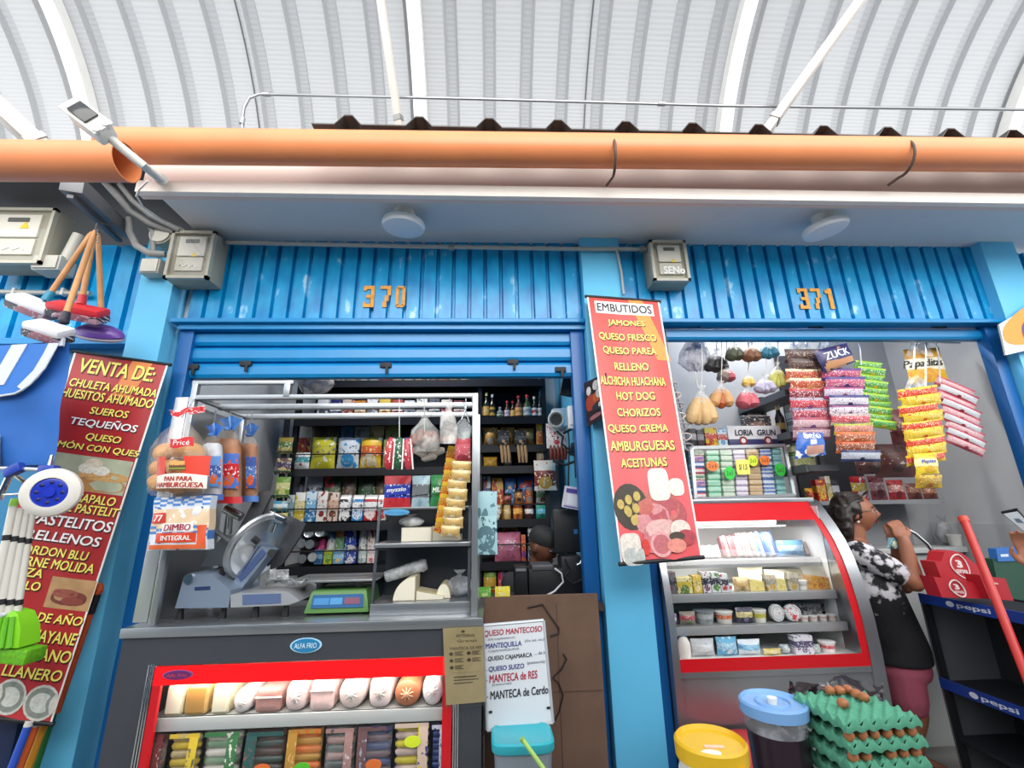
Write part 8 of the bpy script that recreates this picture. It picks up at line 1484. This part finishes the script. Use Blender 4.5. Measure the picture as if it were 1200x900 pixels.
def head(b, c, M3, s=1.):
    """face to -y before M3; c is the middle of the head"""
    n1, n2 = 44, 34; c = Vector(c)
    def pt(i, j):
        th = 2*PI*i/n1; ph = PI*(j+.01)/(n2+.02); d = Vector((math.sin(ph)*math.sin(th), -math.sin(ph)*math.cos(th), math.cos(ph)))
        x, y, z = d.x*.074, d.y*.094, d.z*.112
        if z < 0: k = 1-.34*(-z/.112)**1.5; x *= k; y = y*(1-.16*(-z/.112)) if y < 0 else y*(1-.42*(-z/.112))
        f = max(0, -d.y)**2
        g = lambda x0, z0, sx, sz, a: a*math.exp(-((x-x0)/sx)**2-((z-z0)/sz)**2)*f
        y -= g(0, -.022, .011, .018, .024)+g(0, .0, .008, .025, .012)+g(0, -.052, .022, .007, .007)+g(0, -.064, .018, .007, .006)+g(0, -.094, .020, .014, .012)+g(0, .028, .05, .012, .004)
        y += g(-.030, .006, .016, .010, .010)+g(.030, .006, .016, .010, .010)+g(0, -.058, .03, .003, .004)+g(0, -.078, .02, .006, .004)
        y -= g(-.036, -.026, .02, .02, .005)+g(.036, -.026, .02, .02, .005)
        return c+M3 @ (Vector((x, y, z))*s)
    b.rings([[pt(i, j) for i in range(n1)] for j in range(n2+1)])
    for sg in (-1, 1):                            # ears
        M4 = (M3 @ Matrix.Rotation(sg*.35, 3, 'Z')).to_4x4(); b.ball(c+M3 @ (Vector((sg*.076, .012, -.008))*s), (.010*s, .020*s, .032*s), 12, M4)
def hand(b, wrist, fdir, tdir, curl=.5, s=1.):
    """palm from the wrist along fdir; thumb on the side tdir; fingers curl towards the palm"""
    z = Vector(fdir).normalized(); x = (Vector(tdir)-z*Vector(tdir).dot(z)).normalized(); y = z.cross(x); W_ = Vector(wrist)
    L = lambda v: W_+(x*v[0]+y*v[1]+z*v[2])*s
    R4 = Matrix((x, y, z)).transposed().to_4x4(); b.ball(L((0, 0, .048)), (.042*s, .016*s, .052*s), 14, R4); b.tube([L((0, 0, -.02)), L((0, 0, .03))], [.026*s, .030*s], 12)
    for k, (fx, ln) in enumerate(((.029, .9), (.010, 1.), (-.010, .94), (-.028, .76))):
        p = Vector((fx, 0, .085)); pts = [p-Vector((0, 0, .03)), p]; a = 0
        for q, l in enumerate((.042, .028, .021)):
            a += curl*(.75 if q == 0 else 1.)+.05*k; p = p+Vector((fx*.10*(q == 0), math.sin(a)*l*ln, math.cos(a)*l*ln)); pts.append(p)
        limb(b, [L(v) for v in pts], [.010*s, .0098*s, .009*s, .0083*s, .007*s], 10)
    limb(b, [L(v) for v in ((.022, 0, .02), (.046, .006, .045), (.056, .020, .072), (.050, .034, .092))], [.013*s, .0118*s, .0105*s, .008*s], 10)

# --- woman standing beside the fridge
SKIN = mat('#9a6248', .5, noise_=.06, nscale=20, name='skin'); HAIRC = mat('#261a16', .45, noise_=.35, nscale=60, name='dark_hair')
yw = 3.14; fw = Vector((.82, -.57, 0)).normalized(); rt = Vector((fw.y, -fw.x, 0)); UPV = Vector((0, 0, 1)); HS = 1.16
hc = P(1003, 601, yw); nk = P(1000, 634, yw+.02); ch = P(1014, 676, yw+.02); wa = P(1034, 728, yw+.03); hp = P(1049, 765, yw+.04); base = Vector((hp.x, hp.y, 0))
pw = thing('person', 'woman in black and white patterned top and pink shorts standing beside the display fridge', 'person', base)
M3 = Matrix.Rotation(math.atan2(fw.x, -fw.y), 3, 'Z') @ Matrix.Rotation(-.06, 3, 'X')
shR, shL = nk+rt*.195+Vector((0, 0, -.06)), nk-rt*.195+Vector((0, 0, -.06))
elR, wrR = P(1072, 683, yw-.22), P(1060, 634, yw-.20)
elL, wrL = shL+fw*.24+Vector((.02, .02, -.24)), P(1050, 641, yw-.10)
b = MB(); head(b, hc, M3, HS); limb(b, [hc+fw*-.02+Vector((0, 0, -.05)), nk+Vector((0, 0, -.03))], [.060, .072])
torso(b, [(nk+Vector((0, 0, .01)), .075, .07), (nk+Vector((0, 0, -.05)), .18, .10), (ch+Vector((0, 0, .03)), .21, .145), (ch+Vector((0, 0, -.06)), .20, .16), (wa, .19, .15), (hp+Vector((0, 0, .02)), .21, .16), (hp+Vector((0, 0, -.10)), .195, .145)], rt, fw)
limb(b, [shR, elR, wrR], [.064, .054, .033]); limb(b, [shL, elL, wrL], [.064, .050, .033])
hand(b, wrR, (P(1050, 615, yw-.16)-wrR), UPV*.3-rt*.3+fw*.8, .55, 1.08); hand(b, wrL, (P(1046, 623, yw-.13)-wrL)+Vector((0, 0, .02)), fw+UPV*.2, .6, 1.08)
for sg in (-1, 1):
    h_ = hp+rt*.10*sg+Vector((0, 0, -.06)); k_ = Vector((h_.x+.02*fw.x, h_.y+.02*fw.y, hp.z*.54)); a_ = Vector((h_.x-.02, h_.y+.02, .09)); limb(b, [h_, k_, k_.lerp(a_, .35)-fw*.02, a_], [.105, .070, .068, .042]); limb(b, [a_+Vector((0, 0, -.03)), a_+fw*.08+Vector((0, 0, -.055)), a_+fw*.16+Vector((0, 0, -.07))], [.038, .035, .020])
body = remeshed(b, .0065, 4, 'body', SKIN, pw)
TOP = bpy.data.materials.new('tie_dye_cloth'); TOP.use_nodes = True; _n = TOP.node_tree; _b = _n.nodes['Principled BSDF']; _b.inputs['Roughness'].default_value = .8
_tc = _n.nodes.new('ShaderNodeTexCoord'); _ns = _n.nodes.new('ShaderNodeTexNoise'); _ns.inputs['Scale'].default_value = 19; _ns.inputs['Detail'].default_value = 3; _s = _n.nodes.new('ShaderNodeSeparateXYZ'); _mr = _n.nodes.new('ShaderNodeMapRange'); _mr.inputs[1].default_value = hp.z+.24; _mr.inputs[2].default_value = hp.z+.38; _mr.inputs[3].default_value = -.25; _mr.inputs[4].default_value = .05; _ad = _n.nodes.new('ShaderNodeMath'); _r = _n.nodes.new('ShaderNodeValToRGB')
_r.color_ramp.elements[0].position = .50; _r.color_ramp.elements[0].color = lin('#17161a'); _r.color_ramp.elements[1].position = .60; _r.color_ramp.elements[1].color = lin('#cfcbd0')
_n.links.new(_tc.outputs['Object'], _ns.inputs['Vector']); _n.links.new(_tc.outputs['Object'], _s.inputs[0]); _n.links.new(_s.outputs[2], _mr.inputs[0]); _n.links.new(_ns.outputs[0], _ad.inputs[0]); _n.links.new(_mr.outputs[0], _ad.inputs[1]); _n.links.new(_ad.outputs[0], _r.inputs[0]); _n.links.new(_r.outputs[0], _b.inputs['Base Color'])
b = MB(); torso(b, [(nk+Vector((0, 0, -.015)), .105, .09), (nk+Vector((0, 0, -.05)), .19, .112), (ch+Vector((0, 0, .03)), .226, .162), (ch+Vector((0, 0, -.06)), .224, .185), (wa+Vector((0, 0, .02)), .222, .185), (hp+Vector((0, 0, .06)), .232, .185), (hp+Vector((0, 0, -.03)), .235, .185)], rt, fw)
for s_, e_ in ((shR, elR), (shL, elL)): limb(b, [s_-Vector((0, 0, .005)), s_.lerp(e_, .66)], [.082, .080])
remeshed(b, .009, 5, 'top', TOP, pw)
b = MB(); torso(b, [(hp+Vector((0, 0, .03)), .214, .165), (hp+Vector((0, 0, -.08)), .222, .168), (hp+Vector((0, 0, -.12)), .21, .155)], rt, fw)
for sg in (-1, 1): h_ = hp+rt*.105*sg; limb(b, [h_+Vector((0, 0, -.07)), h_+Vector((0, 0, -.24))], [.118, .106])
remeshed(b, .010, 5, 'shorts', mat('#b0566a', .8, noise_=.1), pw)
# hair: cap over the skull, shoulder-length back
b = MB(); H = lambda v: hc+M3 @ (Vector(v)*HS)
b.ball(H((0, .026, .026)), (.106, .118, .122), 20, M3.to_4x4())
for k in range(9):
    a = -1.25+2.5*k/8; p0 = H((.080*math.sin(a), .03+.075*math.cos(a), .02)); p1 = H((.098*math.sin(a), .045+.085*math.cos(a), -.075)); p2 = H((.095*math.sin(a*.9), .055+.085*math.cos(a), -.165-.012*(k % 2))); limb(b, [p0, p1, p2], [.042, .046, .030], 10)
face = MB()
hair = remeshed(b, .0075, 3, 'hair', HAIRC, pw)
hair.data.update()
bmh = bmesh.new(); bmh.from_mesh(hair.data); Mi = M3.inverted(); lc = hc-wloc(pw)         # keep the face free
for v in bmh.verts:
    q = Mi @ (v.co-lc)/HS
    v.co += Vector((1, 1, .3))*.009*noise.noise(v.co*28)
    if q.y < -.03 and q.z < .062: v.co = lc+M3 @ (Vector((q.x*.72, max(q.y, -.03)+.02, q.z))*HS)
bmh.to_mesh(hair.data); bmh.free()
for sg in (-1, 1):
    b = MB().m(mat('#f0ebe6', .3)); b.ball(H((sg*.030, -.0765, .006)), (.012, .010, .008), 12, M3.to_4x4()); b.m(mat('#2a1810', .2)); b.ball(H((sg*.030, -.0855, .006)), (.0055, .003, .0055), 10, M3.to_4x4()); b.build('eye', pw)
    b = MB().m(HAIRC); b.tube([H((sg*.016, -.090, .024)), H((sg*.032, -.089, .030)), H((sg*.048, -.078, .024))], [.003, .004, .002], 6); b.build('eyebrow', pw)
b = MB().m(mat('#8a4640', .4)); b.ball(H((0, -.0895, -.052)), (.020, .008, .0045), 12, M3.to_4x4()); b.ball(H((0, -.0885, -.062)), (.017, .008, .005), 12, M3.to_4x4()); b.build('lips', pw)
o = thing('eyeglasses', 'thin framed eyeglasses worn by the woman beside the fridge', 'glasses', H((0, -.1, .0)))
for sg in (-1, 1):
    b = MB().m(mat('#8d8478', .3, .6)); b.tube([H((sg*.031+.021*math.cos(t), -.1005+.018*abs(sg*.031+.021*math.cos(t))/.05*.4, .004+.016*math.sin(t))) for t in [2*PI*i/20 for i in range(21)]], .0018, 5); b.build('rim', o)
    b = MB().m(mat('#8d8478', .3, .6)); b.tube([H((sg*.052, -.090, .008)), H((sg*.077, -.03, .008)), H((sg*.080, .01, .006))], .002, 5); b.build('temple_arm', o)
b = MB().m(mat('#8d8478', .3, .6)); b.tube([H((-.010, -.1035, .008)), H((0, -.107, .010)), H((.010, -.1035, .008))], .0018, 5); b.build('bridge', o)
o = thing('sunglasses', 'dark sunglasses pushed up on the hair of the woman beside the fridge', 'sunglasses', H((0, -.05, .12)))
for sg in (-1, 1): b = MB().m(mat('#1a1614', .2)); b.ball(H((sg*.036, -.072, .108)), (.030, .006, .022), 14, (M3 @ Matrix.Rotation(.9, 3, 'X')).to_4x4()); b.build('lens', o)
b = MB().m(mat('#1a1614', .3)); b.tube([H((-.012, -.078, .110)), H((.012, -.078, .110))], .003, 6); b.build('bridge', o)
for sg in (-1, 1): b = MB().m(mat('#1a1614', .3)); b.tube([H((sg*.064, -.065, .10)), H((sg*.094, .0, .075)), H((sg*.098, .03, .06))], .003, 6); b.build('temple_arm', o)
b = MB().m(mat('#e8e4dc', .3)); q = H((-.079, .006, -.050)); b.ball(q, .008, 10); tag(b.build('earring'), 'small pearl earring on the woman beside the fridge', 'earring')
o = thing('wrapper', 'pale blue wrapper held between the hands of the woman', 'wrapper', P(1046, 636, yw-.16)); b = MB().m(mat('#8ab4c0', .5)); b.grid(lambda a, c: P(1040+12*a, 630+13*c, yw-.155+.02*math.sin(a*7+c*5)), 8, 8); b.build('wrapper_sheet', o); b = MB().m(mat('#c9d8c0', .5)); b.ball(P(1047, 637, yw-.15), (.025, .02, .03), 10); b.build('snack', o)

# --- seated person with a black cap behind the cash desk
SK2 = mat('#6f4634', .55, noise_=.06, nscale=20, name='skin'); yp = 3.36; fh = Vector((.75, -.55, 0)).normalized(); f2 = Vector((-.12, -1, 0)).normalized(); r2 = Vector((f2.y, -f2.x, 0)); h2 = P(636, 641, yp)
n2_ = h2+Vector((-.05, .05, -.16)); c2_ = n2_+Vector((-.05, .05, -.17)); p2_ = Vector((c2_.x-.04, c2_.y+.06, .52))
ps = thing('person', 'person in black cap and dark clothes sitting bent forward behind the cash desk', 'person', Vector((p2_.x, p2_.y, 0)))
M2 = Matrix.Rotation(math.atan2(fh.x, -fh.y), 3, 'Z') @ Matrix.Rotation(.35, 3, 'X')
b = MB(); head(b, h2, M2, 1.08); limb(b, [h2+Vector((-.03, .03, -.06)), n2_], [.052, .060]); torso(b, [(n2_, .07, .06), (n2_+Vector((0, 0, -.05)), .17, .09), (c2_, .18, .12), (p2_+Vector((0, 0, .12)), .16, .12), (p2_, .18, .13)], r2, f2)
kn = {}
for sg in (-1, 1):
    s_ = n2_+r2*.18*sg+Vector((0, 0, -.07)); e_ = s_+f2*.12+Vector((0, 0, -.26)); w_ = e_+f2*.22+Vector((0, 0, .03)); limb(b, [s_, e_, w_], [.052, .042, .028]); hand(b, w_, f2, -r2*sg+UPV*.3, .45)
    hh = p2_+r2*.09*sg; k_ = hh+f2*.40+Vector((0, 0, -.02)); a_ = Vector((k_.x, k_.y, .09)); limb(b, [hh, k_, a_], [.088, .060, .038]); limb(b, [a_+Vector((0, 0, -.03)), a_+f2*.18+Vector((0, 0, -.07))], [.038, .026]); kn[sg] = (s_, e_, hh, k_, a_)
remeshed(b, .008, 4, 'body', SK2, ps)
b = MB(); torso(b, [(n2_+Vector((0, 0, -.02)), .09, .08), (n2_+Vector((0, 0, -.05)), .185, .105), (c2_, .195, .135), (p2_+Vector((0, 0, .12)), .18, .14), (p2_+Vector((0, 0, .02)), .195, .145)], r2, f2)
for sg in (-1, 1): limb(b, [kn[sg][0], kn[sg][0].lerp(kn[sg][1], .7)], [.068, .064])
remeshed(b, .010, 4, 'shirt', mat('#24242a', .8), ps)
b = MB(); torso(b, [(p2_+Vector((0, 0, .05)), .19, .14), (p2_+Vector((0, 0, -.06)), .18, .13)], r2, f2)
for sg in (-1, 1): limb(b, [kn[sg][2], kn[sg][3], kn[sg][4]+Vector((0, 0, .05))], [.100, .072, .055])
remeshed(b, .010, 4, 'trousers', mat('#23283a', .8), ps)
H2 = lambda v: h2+M2 @ (Vector(v)*1.08)
b = MB().m(mat('#18181b', .7)); b.rings([[H2((.084*k*math.cos(t), .008+.104*k*math.sin(t), z)) for t in [2*PI*i/24 for i in range(24)]] for k, z in ((1., .030), (1.02, .05), (.95, .085), (.72, .115), (.35, .130), (.05, .133))], cap=False); b.build('cap_crown', ps)
b = MB().m(mat('#18181b', .7)); b.slab(lambda a, c, f: H2((-.075+.15*a, -.088-.075*c*math.sin(PI*(.15+.7*a)), .032-.012*c+f)), 12, 6, .004); b.build('cap_visor', ps)
for sg in (-1, 1): b = MB().m(mat('#e4dcd4', .3)); b.ball(H2((sg*.030, -.0765, .006)), (.011, .009, .006), 10, M2.to_4x4()); b.m(mat('#1a0f0a', .2)); b.ball(H2((sg*.030, -.085, .005)), (.005, .003, .005), 8, M2.to_4x4()); b.build('eye', ps)
b = MB().m(mat('#5a302a', .4)); b.ball(H2((0, -.0895, -.056)), (.020, .008, .008), 12, M2.to_4x4()); b.build('lips', ps)
o = thing('stool', 'dark stool under the seated person behind the cash desk', 'stool', Vector((p2_.x, p2_.y, 0))); b = MB().m(BLACKM); b.cyl((p2_.x, p2_.y, .36), (p2_.x, p2_.y, .395), .17, seg=24); b.build('seat', o)
for k in range(4): t = PI/4+PI/2*k; b = MB().m(BLACKM); b.cyl((p2_.x+.17*math.cos(t), p2_.y+.17*math.sin(t), 0), (p2_.x+.11*math.cos(t), p2_.y+.11*math.sin(t), .36), .014, seg=8); b.build('leg', o)

# --- standing person at the right edge, of whom the hand with a phone shows
f3 = Vector((-.72, .69, 0)).normalized(); r3 = Vector((f3.y, -f3.x, 0)); b3 = Vector((3.25, 1.42, 0)); wr = P(1216, 668, 1.98); 
pp3 = thing('person', 'person mostly outside the right edge, hand holding a phone up', 'person', b3)
n3 = b3+Vector((0, 0, 1.46)); s3 = {sg: n3+r3*.18*sg+Vector((0, 0, -.07)) for sg in (-1, 1)}; M3b = Matrix.Rotation(math.atan2(f3.x, -f3.y), 3, 'Z'); h3 = n3+f3*.03+Vector((0, 0, .17)); hp3 = b3+Vector((0, 0, .92))
near = min((-1, 1), key=lambda sg: (s3[sg]-wr).length); e3 = s3[near].lerp(wr, .52)+Vector((.02, -.06, -.16))
b = MB(); head(b, h3, M3b, 1.06); limb(b, [h3+Vector((0, 0, -.06)), n3], [.054, .062]); torso(b, [(n3, .07, .06), (n3+Vector((0, 0, -.05)), .17, .09), (n3+Vector((0, 0, -.22)), .18, .12), (n3+Vector((0, 0, -.42)), .15, .11), (hp3, .18, .12), (hp3+Vector((0, 0, -.10)), .16, .11)], r3, f3)
limb(b, [s3[near], e3, wr], [.050, .042, .028]); fd = P(1200, 634, 2.0)-wr; hand(b, wr, fd, Vector((-.5, .6, .5)), .32, 1.)
o_ = -near; e4 = s3[o_]+Vector((0, 0, -.29)); w4 = e4+f3*.06+Vector((0, 0, -.25)); limb(b, [s3[o_], e4, w4], [.050, .042, .028]); hand(b, w4, Vector((0, 0, -1)), f3, .25)
for sg in (-1, 1): hh = hp3+r3*.09*sg; k_ = Vector((hh.x, hh.y, .50))+f3*.02; a_ = Vector((hh.x, hh.y, .09)); limb(b, [hh, k_, a_], [.088, .058, .038]); limb(b, [a_+Vector((0, 0, -.03)), a_+f3*.17+Vector((0, 0, -.07))], [.038, .026])
remeshed(b, .0065, 4, 'body', mat('#a86d52', .5, noise_=.06, nscale=20, name='skin'), pp3)
b = MB(); torso(b, [(n3+Vector((0, 0, -.02)), .09, .08), (n3+Vector((0, 0, -.05)), .185, .105), (n3+Vector((0, 0, -.22)), .195, .135), (n3+Vector((0, 0, -.42)), .18, .13), (hp3+Vector((0, 0, -.02)), .195, .14)], r3, f3)
for sg in (-1, 1): limb(b, [s3[sg], s3[sg].lerp(e3 if sg == near else e4, .7)], [.068, .062])
remeshed(b, .010, 4, 'shirt', mat('#8a8d92', .8), pp3)
b = MB(); torso(b, [(hp3+Vector((0, 0, .03)), .185, .135), (hp3+Vector((0, 0, -.10)), .18, .13)], r3, f3)
for sg in (-1, 1): hh = hp3+r3*.09*sg; limb(b, [hh+Vector((0, 0, -.05)), Vector((hh.x, hh.y, .14))], [.098, .062])
remeshed(b, .010, 4, 'trousers', mat('#2a3040', .8), pp3)
b = MB(); b.ball(h3+M3b @ Vector((0, .022, .026)), (.088, .100, .104), 18, M3b.to_4x4()); b.ball(h3+M3b @ Vector((0, .06, -.02)), (.072, .05, .08), 14, M3b.to_4x4()); remeshed(b, .009, 3, 'hair', HAIRC, pp3)
for sg in (-1, 1): b = MB().m(mat('#e9e2dc', .3)); b.ball(h3+M3b @ Vector((sg*.031, -.080, .006)), (.011, .009, .007), 10, M3b.to_4x4()); b.m(mat('#1a0f0a', .2)); b.ball(h3+M3b @ Vector((sg*.031, -.089, .006)), (.005, .003, .005), 8, M3b.to_4x4()); b.build('eye', pp3)
s_ = Sheet(P(1173, 601, 2.03), P(1192, 597, 1.97), P(1222, 630, 1.98), P(1199, 622, 2.04)); o = thing('mobile_phone', 'black phone with bright screen held up at the right edge', 'phone', s_.at(.5, .5))
b = MB().m(BLACK); b.slab(lambda a, c, f: s_.at(a, c, f), 3, 3, .009); b.build('phone_body', o); b = MB().m(mat('#cfd6dc', .15, emit=.35)); s_.patch(b, .06, .94, .05, .95, .0015, 2); b.build('screen', o)
b = MB().m(mat('#8fb0d0', .3)); s_.patch(b, .3, .7, .3, .5, .0025, 1); b.build('screen_patch', o)
